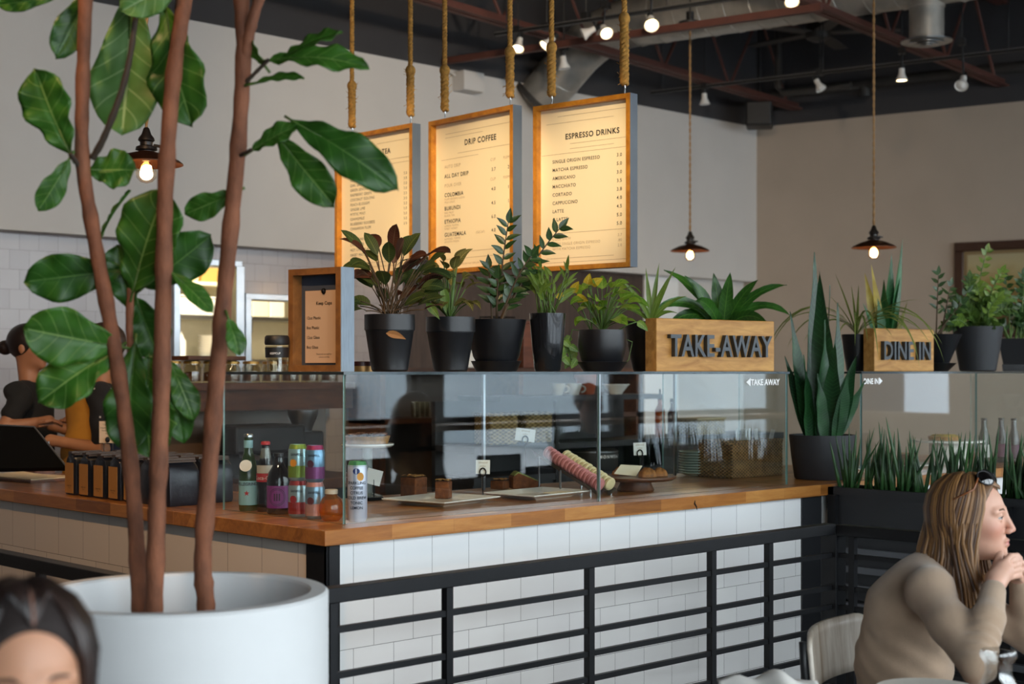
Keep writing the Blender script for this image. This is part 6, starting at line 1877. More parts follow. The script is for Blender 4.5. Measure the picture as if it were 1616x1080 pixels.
m = MB(); m.tube([cw(*(np.array((x_, .001, scalp(x_) + .0035)) @ AL + np.array(HL))) for x_ in (.02, .04, .055, .067, .076)], [.002, .003, .003, .003, .002], 6, flat=.5); m.build('parting', plain('scalp_skin', '#8a6455', .7), lw, smooth=True)

# --- simpler figures: two staff behind the counter and two guests seen only as reflections in the glass
def figure(label, H, face, skin, hairmat, torso, arms, cloth_mats, hair='short', seat=None, long_hair=False, h=.006):
    A = frame3((math.cos(face), math.sin(face), 0), 0)
    X, Y, Z = H
    r = thing('person', cw(X, Y, 0), label, 'person')
    hd = head_parts(H, A, .0055, (X, Y, Z - .17), skin)
    sh = UP.cross(Vector((math.cos(face), math.sin(face), 0)))
    S = np.array((sh.x, sh.y, 0)); Fd = np.array((math.cos(face), math.sin(face), 0)); Hc = np.array(H)
    hipz = .92 if seat is None else seat
    pelv = np.array((X - .02 * Fd[0], Y - .02 * Fd[1], hipz))
    def legs(P):
        d = None
        for s in (1, -1):
            a = pelv + S * .09 * s
            pts = [a, a + np.array((0, 0, .48 - hipz)), a + np.array((0, 0, .06 - hipz)), a + np.array((0, 0, .04 - hipz)) + Fd * .15] if seat is None else [a, a + Fd * .40, a + Fd * .42 + np.array((0, 0, -(hipz - .06))), a + Fd * .56 + np.array((0, 0, -(hipz - .04)))]
            q = chain(P, pts, [.09, .062, .046, .035], .03); d = q if d is None else smin(d, q, .03)
        return smin(d, chain(P, [pelv, Hc + np.array((0, 0, -.17))], [.12, .05], .04), .04)
    V, F = sdf_mesh(legs, (X - .65, Y - .65, 0), (X + .65, Y + .65, Z - .1), .02); V = relax(V, F, 1)
    parts = [hd, (V, F, flat_tone(V, cloth_mats[1]))]
    fa = []
    for pts in arms:
        q = [np.array(p) for p in pts]
        def fn(P, q=q):
            d = chain(P, q, [.045, .036, .026], .01)
            w = q[-1]; dv = (q[-1] - q[-2]) / np.linalg.norm(q[-1] - q[-2]); sd = np.cross(dv, (0, 0, 1)); sd = sd / (np.linalg.norm(sd) + 1e-6)
            d = smin(d, cone(P, w, w + dv * .07, .026, .030), .01)
            for k in range(4): d = smin(d, chain(P, [w + dv * .075 + sd * (.024 - .016 * k), w + dv * (.115 - .006 * abs(k - 1)) + sd * (.024 - .016 * k) + np.array((0, 0, -.008)), w + dv * .135 + sd * (.022 - .015 * k) + np.array((0, 0, -.026))], [.009, .0085, .007], .004), .004)
            return smin(d, chain(P, [w + dv * .02 + sd * .02, w + dv * .06 + sd * .045, w + dv * .09 + sd * .045], [.013, .011, .008], .004), .006)
        lo = np.min(q, 0) - .16; hi = np.max(q, 0) + .16
        V, F = sdf_mesh(fn, lo, hi, .006); fa.append((V, F, flat_tone(V, skin)))
    skin_mesh(r, parts + fa)
    def shirt(P):
        c = Hc + np.array((0, 0, -.20))
        d = chain(P, [pelv, (pelv + c) / 2 + Fd * .01, c + np.array((0, 0, -.10))], [.135, .125, .115], .06)
        d = smin(d, cone(P, c + S * .155 + np.array((0, 0, -.035)), c - S * .155 + np.array((0, 0, -.035)), .06, .06), .05)
        for pts in arms:
            a, b = np.array(pts[0]), np.array(pts[1]); d = smin(d, cone(P, a, a + (b - a) * torso, .062, .055), .03)
        d = d + .003 * np.sin(P[..., 2] * 60 + P[..., 0] * 40)
        return ssub(d, cone(P, Hc + np.array((0, 0, -.19)), Hc + np.array((0, 0, -.1)), .05, .06), .01)
    cloth(r, 'shirt', shirt, (X - .42, Y - .42, hipz - .16), (X + .42, Y + .42, Z - .13), .010, cloth_mats[0])
    def hc(L):
        d = ell(L, (-.016, 0, .030), (.107, .084, .099))
        d = ssub(d, ell(L, (.088, 0, -.035), (.078, .086, .110)), .012)
        if hair == 'bun': d = smin(d, ell(L, (-.135, 0, .0), (.04, .042, .04)), .012)
        if long_hair: d = smin(d, chain(L, [(-.06, 0, 0), (-.09, 0, -.14), (-.09, 0, -.28)], [.085, .09, .06], .04), .03)
        return d
    V, F = sdf_mesh(hc, (-.2, -.13, -.36 if long_hair else -.1), (.12, .13, .14), .006); V = relax(V, F, 1)
    np_build(to_world(V @ A + Hc), F, 'hair', hairmat, r)
    eyes(r, H, A)
    return r, A
M_blackshirt = plain('black_cotton', '#131416', .9, var=.1)
def polka():
    m, nt, b = nodes_of('dotted_black_cotton')
    tc = nd(nt, 'ShaderNodeTexCoord'); v = nd(nt, 'ShaderNodeTexVoronoi', Vector=tc.outputs['Object'], Scale=22.0, Randomness=.35)
    f = math_n(nt, 'LESS_THAN', v.outputs['Distance'], .17); nt.links.new(mix(nt, f, lin('#121317'), lin('#b9b5ae')), b.inputs['Base Color']); b.inputs['Roughness'].default_value = .9; return m
w1, _ = figure('staff member in a black t-shirt with her dark hair in a bun, facing right', (-2.55, 7.8, 1.625), R(-8), '#a06e50', M_d1, .55,
     [[(-2.53, 7.62, 1.36), (-2.585, 7.52, 1.215), (-2.44, 7.55, 1.235)], [(-2.55, 7.98, 1.36), (-2.50, 7.95, 1.18), (-2.38, 7.82, 1.22)]], (M_blackshirt, '#1d1f24'), 'bun')
w2, _ = figure('staff member in a dotted black shirt and mustard apron behind the fig leaves', (-2.07, 7.45, 1.62), R(190), '#a4714f', M_d2, .8,
     [[(-2.03, 7.29, 1.37), (-2.00, 7.22, 1.12), (-2.20, 7.25, 1.15)], [(-2.07, 7.62, 1.37), (-2.14, 7.66, 1.14), (-2.30, 7.60, 1.20)]], (polka(), '#1d1f24'))
def apron(P):
    d = chain(P, [(-2.10, 7.45, .62), (-2.095, 7.45, 1.05), (-2.10, 7.44, 1.36)], [.175, .160, .138], .06)
    inner = chain(P, [(-2.06, 7.45, .60), (-2.06, 7.45, 1.05), (-2.06, 7.45, 1.38)], [.150, .138, .125], .06)
    d = d + .006 * np.sin(P[..., 2] * 30 + P[..., 1] * 25)
    d = np.maximum(d, -inner); return np.maximum(d, P[..., 0] + 1.99)
cloth(w2, 'apron', apron, (-2.32, 7.2, .5), (-1.9, 7.7, 1.5), .008, plain('mustard_apron', '#b07a26', .85, var=.15, scale=10))
# guests by the street windows, mirrored in the display case glass
def from_uv(u, v):
    p = Vector((u, v, 0)) - CAM; return p.dot(RT), p.dot(FW)
for (u, v, z, fa, lab, mat, lh) in ((2.55, -2.35, 1.26, R(60), 'long haired guest in dark clothes seen only as a reflection in the case', M_blackshirt, True), (3.9, -2.3, 1.30, R(150), 'guest in a dark jacket seen only as a reflection right of the case seam', plain('dark_jacket', '#23262c', .9), False)):
    X, Y = from_uv(u, v)
    c_, s_ = math.cos(fa), math.sin(fa)
    r_, A_ = figure(lab, (X, Y, z), fa, '#b98a70', M_d2, .9, [[(X - s_ * .16, Y + c_ * .16, z - .26), (X - s_ * .2 + c_ * .1, Y + c_ * .2 + s_ * .1, z - .5), (X + c_ * .3, Y + s_ * .3, z - .48)], [(X + s_ * .16, Y - c_ * .16, z - .26), (X + s_ * .2 + c_ * .1, Y - c_ * .2 + s_ * .1, z - .5), (X + c_ * .3 + s_ * .05, Y + s_ * .3, z - .48)]], (mat, '#22252b'), 'short', .56, lh)
    q = cw(X, Y, 0)
    st_ = thing('stool', q, 'stool under the ' + lab.split(' seen')[0], 'stool'); m = MB(); m.lathe([(0, .42), (.18, .42), (.18, .46), (0, .46)], q, 24); m.build('seat', M_blackpaint, st_)
    for k in range(4):
        m = MB(); a = k * 1.571 + .78; m.tube([q + Vector((math.cos(a) * .13, math.sin(a) * .13, .42)), q + Vector((math.cos(a) * .19, math.sin(a) * .19, 0))], .012, 6); m.build('leg', M_steelblack, st_)
# ------------------------------------------------------------------ back bar behind the counter
M_barwood = wood('dark_bar_wood', '#3a2013', '#5f3a20', .6, (2, 10, 10), 2.5, .0)
M_jar = thin_glass('jar_glass', (.88, .86, .80), .09)
M_bean = plain('brown_jar_contents', '#5a3a20', .8, var=.5, scale=60)
M_tin = plain('white_plastic', '#e9e6dc', .45)
BB = 2.6
def bx_(px, v=BB): return on_v(px, 600, v).x
u0, u1 = bx_(255), bx_(560)
jr = thing('jar_shelf', ((u0 + u1) / 2, BB + .15, 0), 'dark wooden back shelf carrying a row of glass jars', 'shelf')
m = MB(); m.lo_hi((u0, BB, 1.405), (u1, BB + .3, 1.44)); m.build('board', M_barwood, jr)
m = MB(); m.lo_hi((u0, BB + .02, 1.30), (u1, BB + .05, 1.405)); m.build('apron', M_barwood, jr)
m = MB(); m.lo_hi((u0, BB + .26, .95), (u1, BB + .29, 1.405)); m.build('splashback', plain('dim_brown_tile', '#6b5745', .3, var=.1), jr)
m = MB(); m.lo_hi((u0, BB - .25, .90), (u1, BB + .3, .95)); m.build('worktop', M_barwood, jr)
m = MB(); m.lo_hi((u0 + .02, BB - .2, 0), (u1 - .02, BB + .28, .90)); m.build('cupboard', M_blackpaint, jr)
jw = ('first', 'second', 'third', 'fourth', 'fifth', 'sixth', 'seventh', 'eighth', 'ninth', 'tenth')
proto = None
for i in range(9):
    px = 272 + i * 31; q = on_v(px, 600, BB + .1); q.z = 1.4406
    if proto is None:
        proto = thing('glass_jar', (0, 0, 0), 'x', 'jar', 'glass jars on the back shelf')
        MB().lathe([(0, 0), (.044, 0), (.048, .006), (.048, .075), (.040, .088), (.040, .096), (.036, .096), (.036, .088), (.043, .074), (.043, .008), (0, .006)], (0, 0, 0), 22).build('glass_body', M_jar, proto, smooth=40, local=True)
        MB().lathe([(0, .009), (.041, .009), (.041, .05), (.03, .056), (0, .054)], (0, 0, 0), 18).build('contents', M_bean, proto, smooth=40, local=True)
        MB().lathe([(0, .0965), (.043, .0965), (.043, .108), (.03, .112), (0, .112)], (0, 0, 0), 20).build('lid', plain('brass_lid', '#b08a4a', .35, .8), proto, smooth=40, local=True); o = proto
    else: o = copy_tree(proto)
    o.location = q; o['label'] = jw[i] + ' glass jar from the left on the back shelf behind the corner case'
tr_ = MB(); q = on_v(330, 560, BB + .1); tr_.box((q.x, q.y, 1.4406 + .1126 + .012), (.34, .16, .022)); tag(tr_.build('wooden_tray', M_barwood, bevel=.004), 'dark wooden tray laid across the jars behind the middle fig trunk', 'tray')
# coffee grinder and espresso machine below it
c = on_v(478, 700, BB - .1); c.z = .9506
g = thing('coffee_grinder', c, 'coffee grinder with a steel hopper seen through the corner glass', 'grinder')
m = MB(); m.box(c + Vector((0, 0, .12)), (.15, .17, .24)); m.build('body', M_blackpaint, g, bevel=.012)
m = MB(); m.lathe([(0, .24), (.045, .24), (.05, .26), (.075, .32), (.078, .35), (.07, .35), (0, .345)], c, 24); m.build('hopper', M_steel, g, smooth=40)
m = MB(); m.bar(c + Vector((0, -.08, .14)), c + Vector((0, -.16, .12)), .04, .03); m.build('spout', M_steel, g)
c = on_v(405, 700, BB - .08); c.z = .9506
g = thing('espresso_machine', c, 'dark espresso machine under the jar shelf', 'espresso machine')
m = MB(); m.box(c + Vector((0, 0, .21)), (.42, .26, .14)); m.build('head', M_blackpaint, g, bevel=.015)
m = MB(); m.box(c + Vector((0, .08, .08)), (.42, .10, .15)); m.build('rear_body', M_blackpaint, g)
m = MB(); m.box(c + Vector((0, -.02, .012)), (.42, .30, .024)); m.build('drip_tray', M_steel, g, bevel=.004)
for dx in (-.1, .1):
    m = MB(); q = c + Vector((dx, -.05, .12)); m.lathe([(0, 0), (.03, 0), (.03, .03), (0, .03)], q, 16); m.bar(q + Vector((0, -.02, .012)), q + Vector((0, -.14, .0)), .022, .022); m.build('portafilter', M_steel, g)

# open steel shelving seen through the front of the case
V2 = 2.35
ua, ub = bx_(748, V2), bx_(1046, V2)
sh = thing('shelf_unit', ((ua + ub) / 2, V2 + .2, 0), 'dark open shelving with cups and baskets behind the case', 'shelf unit')
ZU, ZL = 1.355, 1.075
m = MB(); m.lo_hi((ua + .2, V2, ZU - .03), (ub, V2 + .36, ZU)); m.build('board', M_panel, sh)
m = MB(); m.lo_hi((ua, V2, ZL - .035), (ub, V2 + .36, ZL)); m.build('board', M_panel, sh)
m = MB(); m.lo_hi((ua, V2 + .33, .1), (ub, V2 + .36, ZU - .03)); m.build('back_board', M_blackpaint, sh)
m = MB(); m.lo_hi((ua, V2, .86), (ub, V2 + .33, .90)); m.build('board', M_panel, sh)
for px in (879, 1013):
    u = bx_(px, V2); m = MB(); m.lo_hi((u - .012, V2 - .004, 0), (u + .012, V2 + .02, ZU - .03)); m.build('post', M_steelblack, sh)
m = MB(); m.lo_hi((ua + .01, V2 + .02, 0), (ub - .01, V2 + .32, .86)); m.build('cupboard', M_blackpaint, sh)
# cups on the upper board
M_cup = plain('grey_stoneware', '#b7b2a4', .4); 
for i, (px, lb) in enumerate(((880, 'pale stoneware cup on the upper shelf, left one of the pair'), (906, 'pale stoneware cup on the upper shelf, right one of the pair'))):
    q = on_v(px, 600, V2 + .1); q.z = ZU + .0006
    r = thing('coffee_cup', q, lb, 'cup', 'cups on the upper shelf')
    MB().lathe([(0, 0), (.026, 0), (.03, .006), (.044, .05), (.045, .07), (.041, .07), (.038, .05), (.025, .01), (0, .008)], q, 22).build('bowl', M_cup, r, smooth=45)
    m = MB(); m.tube([q + RT * (.042 + .026 * math.sin(R(k * 18))) + Vector((0, 0, .036 + .020 * math.cos(R(k * 18)))) for k in range(11)], .005, 6); m.build('handle', M_cup, r, smooth=True)
q = on_v(925, 600, V2 + .2); q.z = ZU + .0006
r = thing('terracotta_pot', q, 'terracotta pot on the upper shelf behind the cups', 'pot'); MB().lathe([(0, 0), (.05, 0), (.07, .12), (.066, .12), (.05, .02), (0, .02)], q, 22).build('body', plain('terracotta', '#9a4a2a', .8), r, smooth=40); MB().lathe([(.068, .10), (.076, .1), (.076, .125), (.068, .125)], q, 22).build('rim', MATS['terracotta'], r, smooth=40)
q = on_v(972, 600, V2 + .15); q.z = ZU + .0006
r = thing('white_bowl', q, 'wide white bowl on the upper shelf right of the case seam', 'bowl'); MB().lathe([(0, 0), (.04, 0), (.045, .01), (.085, .06), (.08, .06), (.04, .014), (0, .012)], q, 26).build('body', M_plate, r, smooth=45); MB().lathe([(.082, .058), (.088, .058), (.088, .063), (.082, .063)], q, 26).build('rim', M_plate, r)
# seagrass baskets on the lower board
for i, (px, dv, lb) in enumerate(((783, .08, 'seagrass basket on the lower shelf, nearer the left post'), (838, .12, 'seagrass basket on the lower shelf behind the tall price cards'))):
    q = on_v(px, 690, V2 + dv + .08); q.z = ZL + .0006
    basket('seagrass_basket', q, .20, .16, .17, R(-8), M_seagrass, lb, .014)
# small machine with white lettering on the work shelf
c = on_v(935, 720, V2 + .06); c.z = .9006
r = thing('coffee_brewer', c, 'black machine with small white lettering on the work shelf', 'coffee machine')
m = MB(); m.lathe([(0, 0), (.15, 0), (.155, .02), (.155, .12), (.14, .128), (0, .13)], c, 30); m.build('drum', M_blackpaint, r, smooth=40)
m = MB(); text_into(m, 'MONWSIA LY', .026, lambda x, y, z: (c.x + .1565 * math.sin((x - .12) / .1565 + .2), c.y - .1565 * math.cos((x - .12) / .1565 + .2), c.z + .075 + y), spacing=1.4, bold=.0005); m.build('lettering', MATS['white_vinyl'], r)
m = MB(); m.lathe([(.156, .11), (.158, .11), (.158, .113), (.156, .113)], c, 30); m.build('trim_ring', M_steel, r)
# right of the shelving: amber dispenser bottle, tap, black box with a till top
c = on_v(1040, 665, V2 + .1); c.z = 1.0756
r = thing('work_table', c - Vector((-.35, 0, 1.0756)), 'low dark work table behind the wicker basket', 'table'); uu = c.x
m = MB(); m.lo_hi((ub + .01, V2, 1.03), (ub + 1.3, V2 + .4, 1.075)); m.build('top', M_panel, r)
m = MB(); m.lo_hi((ub + .03, V2 + .03, 0), (ub + 1.28, V2 + .37, 1.03)); m.build('base', M_blackpaint, r)
q = Vector((ub + .09, V2 + .1, 1.0756))
r = thing('syrup_bottle', q, 'tall amber syrup bottle on the work table', 'bottle'); MB().lathe([(0, 0), (.03, 0), (.032, .01), (.032, .17), (.014, .21), (.014, .24), (0, .24)], q, 20).build('glass_body', liquid_glass('amber_syrup', '#c07a2a'), r, smooth=50); MB().lathe([(0, .241), (.018, .241), (.018, .27), (.006, .275), (.006, .31), (0, .31)], q, 16).build('pump', M_blackpaint, r, smooth=40)
q = Vector((ub + .24, V2 + .12, 1.0756))
r = thing('syrup_bottle', q, 'dark red syrup bottle right of the amber one', 'bottle'); MB().lathe([(0, 0), (.03, 0), (.032, .01), (.032, .15), (.014, .19), (.014, .22), (0, .22)], q, 20).build('glass_body', liquid_glass('dark_red_syrup', '#5a2016'), r, smooth=50); MB().lathe([(0, .221), (.017, .221), (.017, .245), (0, .245)], q, 16).build('cap', M_blackpaint, r)
q = Vector((ub + .62, V2 + .2, 1.0756))
r = thing('storage_box', q, 'tan wicker box behind the cutlery basket', 'box'); m = MB(); m.box(q + Vector((0, 0, .05)), (.3, .2, .1)); m.build('body', M_seagrass, r, bevel=.006); m = MB(); m.box(q + Vector((0, 0, .106)), (.31, .21, .012)); m.build('lid', plain('cream_lid', '#c9bd9c', .6), r)
# things on the back shelf at shelf height, seen between the pots
V3 = 3.2
us, ue = bx_(600, V3), bx_(1010, V3)
hs = thing('high_shelf', ((us + ue) / 2, V3 + .15, 0), 'long dark shelf unit behind the pots on the glass shelf', 'shelf unit')
ZH = 1.52
m = MB(); m.lo_hi((us, V3, ZH - .03), (ue, V3 + .35, ZH)); m.build('board', M_barwood, hs)
m = MB(); m.lo_hi((us, V3 + .31, .3), (ue, V3 + .35, ZH - .03)); m.build('back_board', plain('dim_taupe_board', '#5a5048', .7), hs)
for u in (us + .02, (us + ue) / 2, ue - .02):
    m = MB(); m.lo_hi((u - .02, V3, 0), (u + .02, V3 + .31, ZH - .03)); m.build('upright', M_barwood, hs)
m = MB(); m.lo_hi((us, V3, 1.18), (ue, V3 + .31, 1.21)); m.build('board', M_barwood, hs)
def onshelf(px, dv=.12, z=ZH): q = on_v(px, 560, V3 + dv); q.z = z + .0006; return q
q = onshelf(738); r = thing('white_tub', q, 'white tub on the dark shelf between the second and third pots', 'tub'); m = MB(); m.box(q + Vector((0, 0, .05)), (.15, .14, .10)); m.build('body', M_tin, r, bevel=.01); m = MB(); m.box(q + Vector((0, 0, .106)), (.16, .15, .012)); m.build('lid', M_tin, r, bevel=.004)
q = onshelf(705); r = thing('steel_canister', q, 'tall steel canister on the dark shelf behind the olive leaved plant', 'canister'); MB().lathe([(0, 0), (.06, 0), (.06, .20), (0, .2)], q, 24).build('body', M_steel, r, smooth=40); MB().lathe([(0, .201), (.063, .201), (.063, .22), (.02, .228), (0, .228)], q, 24).build('lid', M_blackpaint, r, smooth=40)
q = onshelf(785, .15); r = thing('wire_rack', q, 'black wire rack on the dark shelf behind the tall glossy plant', 'rack')
for a in (-.09, .09):
    for b in (-.07, .07):
        m = MB(); m.tube([q + Vector((a, b, 0)), q + Vector((a, b, .34))], .007, 5); m.build('upright', M_blackwire, r)
for z in (.03, .11, .19, .27, .335):
    m = MB(); m.tube([q + Vector((a, b, z)) for a, b in ((-.09, -.07), (.09, -.07), (.09, .07), (-.09, .07), (-.09, -.07))], .005, 5, caps=False)
    for k in range(5): m.tube([q + Vector((-.09 + .03 * (k + .5), -.07, z)), q + Vector((-.09 + .03 * (k + .5), .07, z))], .003, 4)
    m.build('tier', M_blackwire, r)
q = onshelf(832, .15); r = thing('wooden_crate', q, 'reddish wooden crate on the dark shelf behind the tapered pot', 'crate'); m = MB(); m.box(q + Vector((0, 0, .15)), (.26, .2, .30)); m.build('body', wood('red_crate_wood', '#5a2c18', '#7d452a', .6, (2, 8, 8)), r, bevel=.005)
m = MB(); m.box(q + Vector((0, 0, .306)), (.28, .22, .012)); m.build('lid', MATS['red_crate_wood'], r)
q = onshelf(868, .1); r = thing('glass_bottle', q, 'thin clear bottle between the tapered pot and the red crate', 'bottle'); MB().lathe([(0, 0), (.025, 0), (.027, .18), (.012, .23), (.012, .28), (0, .28)], q, 18).build('glass_body', M_clearbottle, r, smooth=50); MB().lathe([(0, .281), (.015, .281), (.015, .295), (0, .295)], q, 14).build('cap', M_steel, r)
for i, px in enumerate((655, 663, 671, 679)):
    q = onshelf(px, .06, 1.21); r = thing('tumbler', q, ('first', 'second', 'third', 'fourth')[i] + ' clear tumbler from the left, on the shelf between the first two pots', 'glass', 'tumblers on the lower dark shelf')
    MB().lathe([(0, 0), (.024, 0), (.03, .10), (.028, .10), (.022, .006), (0, .005)], q, 18).build('glass_body', M_jar, r, smooth=50)
# kitchen shelves beyond the hatches
KV = 7.25
for i, (z, lab) in enumerate(((2.27, 'upper cream kitchen shelf seen through the hatches'), (1.98, 'middle steel kitchen shelf seen through the hatches'), (1.60, 'kitchen worktop seen through the hatches'))):
    r = thing('kitchen_shelf', (3.6, KV, z), lab, 'shelf')
    m = MB(); m.lo_hi((1.2, KV - .02, z - .03), (6.2, KV + .33, z)); m.build('board', (MATS['cream_kitchen_paint'], M_steel, M_steel)[i], r)
    m = MB()
    for u in (2.2, 3.4, 4.6): m.lo_hi((u, KV + .02, z - .14), (u + .03, KV + .34, z - .03))
    m.build('bracket', M_steel, r)
def kitchen(px, z, dv=.1): q = on_v(px, 500, KV + dv); q.z = z + .0006; return q
for i, (px, z, w, h, col, lb) in enumerate(((288, 2.27, .2, .20, '#e9dcb0', 'pale carton on the upper kitchen shelf left of the wooden crate'), (326, 2.27, .22, .15, '#b9924e', 'light wooden crate on the upper kitchen shelf'),
        (286, 1.98, .24, .16, '#f2f0e8', 'white food tub at the left of the middle kitchen shelf'), (318, 1.98, .22, .15, '#ecebe4', 'white food tub in the middle of the middle kitchen shelf'), (348, 1.98, .2, .14, '#f0eee6', 'white food tub at the right of the left hatch'),
        (402, 1.98, .18, .17, '#e8e2c8', 'cream tub in the smaller hatch, left'), (428, 1.98, .16, .15, '#f0ede2', 'white tub in the smaller hatch, right'))):
    q = kitchen(px, z); r = thing('food_tub', q, lb, 'tub', 'tubs on the kitchen shelves'); mm = plain('tub_' + col, col, .5)
    m = MB(); m.box(q + Vector((0, 0, h / 2 - .005)), (w, .2, h - .01)); m.build('body', mm, r, bevel=.012); m = MB(); m.box(q + Vector((0, 0, h + .004)), (w + .012, .212, .014)); m.build('lid', mm, r, bevel=.004)
for i in range(7):
    q = kitchen(332, 1.60, .08) + Vector((0, 0, .026 * i)); r = thing('stacked_bowl', q, ('lowest', 'second', 'third', 'fourth', 'fifth', 'sixth', 'topmost')[i] + ' white bowl of the stack on the kitchen worktop', 'bowl', 'stacked kitchen bowls')
    MB().lathe([(0, 0), (.05, 0), (.11, .055), (.105, .055), (.045, .006), (0, .006)], q, 22).build('body', M_plate, r, smooth=40)
q = kitchen(285, 1.60, .1); r = thing('squeeze_bottle', q, 'white squeeze bottle on the kitchen worktop', 'bottle'); MB().lathe([(0, 0), (.045, 0), (.045, .16), (.03, .18), (0, .18)], q, 18).build('body', M_tin, r, smooth=40); MB().lathe([(0, .181), (.03, .181), (.008, .25), (0, .255)], q, 16).build('nozzle', M_tin, r, smooth=40)

# ------------------------------------------------------------------ things on the glass shelf at its left end
# box frame with the cups price list
Yc = 5.02
a = at(537, 586, Yc); a.z = SHELF
fx = (at(455, 586, 5.17) - a); fx.z = 0; fw_ = fx.length; fx.normalize()      # from the right front corner to the left
fn_ = Vector((-fx.y, fx.x, 0));
if fn_.dot(FW) > 0: fn_ = -fn_
bh = hgt(421, a); bd = .066
r = thing('box_frame', a + fx * fw_ / 2 - fn_ * bd / 2, 'deep wooden box frame with the keep cups price list', 'price list')
def bp(u, z, o): return a + fx * (fw_ - u) + UP * z + fn_ * o        # u from the left edge
def bbx(mb, u0, u1, z0, z1, o0, o1):
    vs = [bp(u, z, o) for o in (o0, o1) for u, z in ((u0, z0), (u1, z0), (u1, z1), (u0, z1))]
    mb.add(vs, [(3, 2, 1, 0), (4, 5, 6, 7), (0, 1, 5, 4), (1, 2, 6, 5), (2, 3, 7, 6), (3, 0, 4, 7)])
tk = .022
m = MB(); bbx(m, 0, fw_, 0, tk, -bd, 0); bbx(m, 0, fw_, bh - tk, bh, -bd, 0); bbx(m, 0, tk, tk, bh - tk, -bd, 0); bbx(m, fw_ - tk, fw_, tk, bh - tk, -bd, 0); m.build('frame', wood('walnut_box', '#6b4420', '#8f6030', .5, (6, 6, 6)), r)
m = MB(); bbx(m, fw_, fw_ + .003, 0, bh, -bd, -.002); m.build('frame_side', plain('blue_grey_stained_wood', '#8395a6', .6, var=.1, scale=30, stretch=(6, 6, .6)), r, label='blue grey stained side')
m = MB(); bbx(m, tk, fw_ - tk, tk, bh - tk, -.052, -.044); m.build('backing', plain('navy_backing', '#3d4553', .7), r)
m = MB(); bbx(m, .045, fw_ - .022, .03, bh - .075, -.040, -.038); m.build('price_sheet', plain('kraft_sheet', '#c8a98c', .7), r)
m = MB()
def bt(txt, u, z, s, al='LEFT', b=.0002): text_into(m, txt, s, lambda x, y, zz: tuple(bp(u + x, z + y, -.0375)), al, bold=b)
mid = (.045 + fw_ - .022) / 2
bt('Keep Cups', mid, bh - .125, .017, 'CENTER', .0004)
for i, (t1, t2) in enumerate((('12oz Plastic', '18'), ('8oz Plastic', '16'), ('12oz Glass', '36'), ('8oz Glass', '28'))):
    bt(t1, .052, bh - .175 - i * .034, .0145); bt(t2, fw_ - .028, bh - .175 - i * .034, .0145, 'RIGHT')
bt('Please ask our staff for', mid, .058, .008, 'CENTER', 0); bt('colours and lids', mid, .048, .008, 'CENTER', 0)
m.build('lettering', M_ink, r)
m = MB(); q = bp(mid, bh - .078, -.036); m.ball(q, (.009, .009, .011), 10, 6); m.build('clip', M_blackwire, r)
# reusable glass cup
q = on_v(437, 586, .55); q.z = SHELF; k = (q - CAM).dot(FW) / FPX
r = thing('reusable_cup', q, 'clear reusable cup with a black lid and band left of the box frame', 'cup')
MB().lathe([(0, 0), (15 * k, 0), (18 * k, 40 * k), (17.4 * k, 40 * k), (14 * k, 2 * k), (0, 2 * k)], q, 26).build('glass_body', M_jar, r, smooth=50)
MB().lathe([(16.4 * k, 22 * k), (18.2 * k, 22 * k), (18.9 * k, 38 * k), (17 * k, 38 * k)], q, 26).build('band', M_blackpaint, r, smooth=40)
MB().lathe([(0, 44 * k), (18.6 * k, 42 * k), (19.6 * k, 45 * k), (19.2 * k, 54 * k), (17 * k, 57 * k), (0, 57 * k)], q, 26).build('lid', M_blackpaint, r, smooth=40)
m = MB(); text_into(m, 'KEEPCUP', 4.2 * k, wrap(q, 18.9 * k, 27 * k), 'CENTER'); m.build('lettering', MATS['white_vinyl'], r)
q = on_v(572, 586, .5); q.z = SHELF
r = thing('snack_tin', q, 'small round tin between the box frame and the first pot', 'tin'); MB().lathe([(0, 0), (.05, 0), (.05, .02), (0, .02)], q, 24).build('body', plain('amber_tin', '#b98a4e', .4, .4), r, smooth=40); MB().lathe([(0, .0201), (.052, .0201), (.052, .036), (0, .038)], q, 24).build('lid', plain('red_brown_lid', '#4a1d14', .4), r, smooth=40)

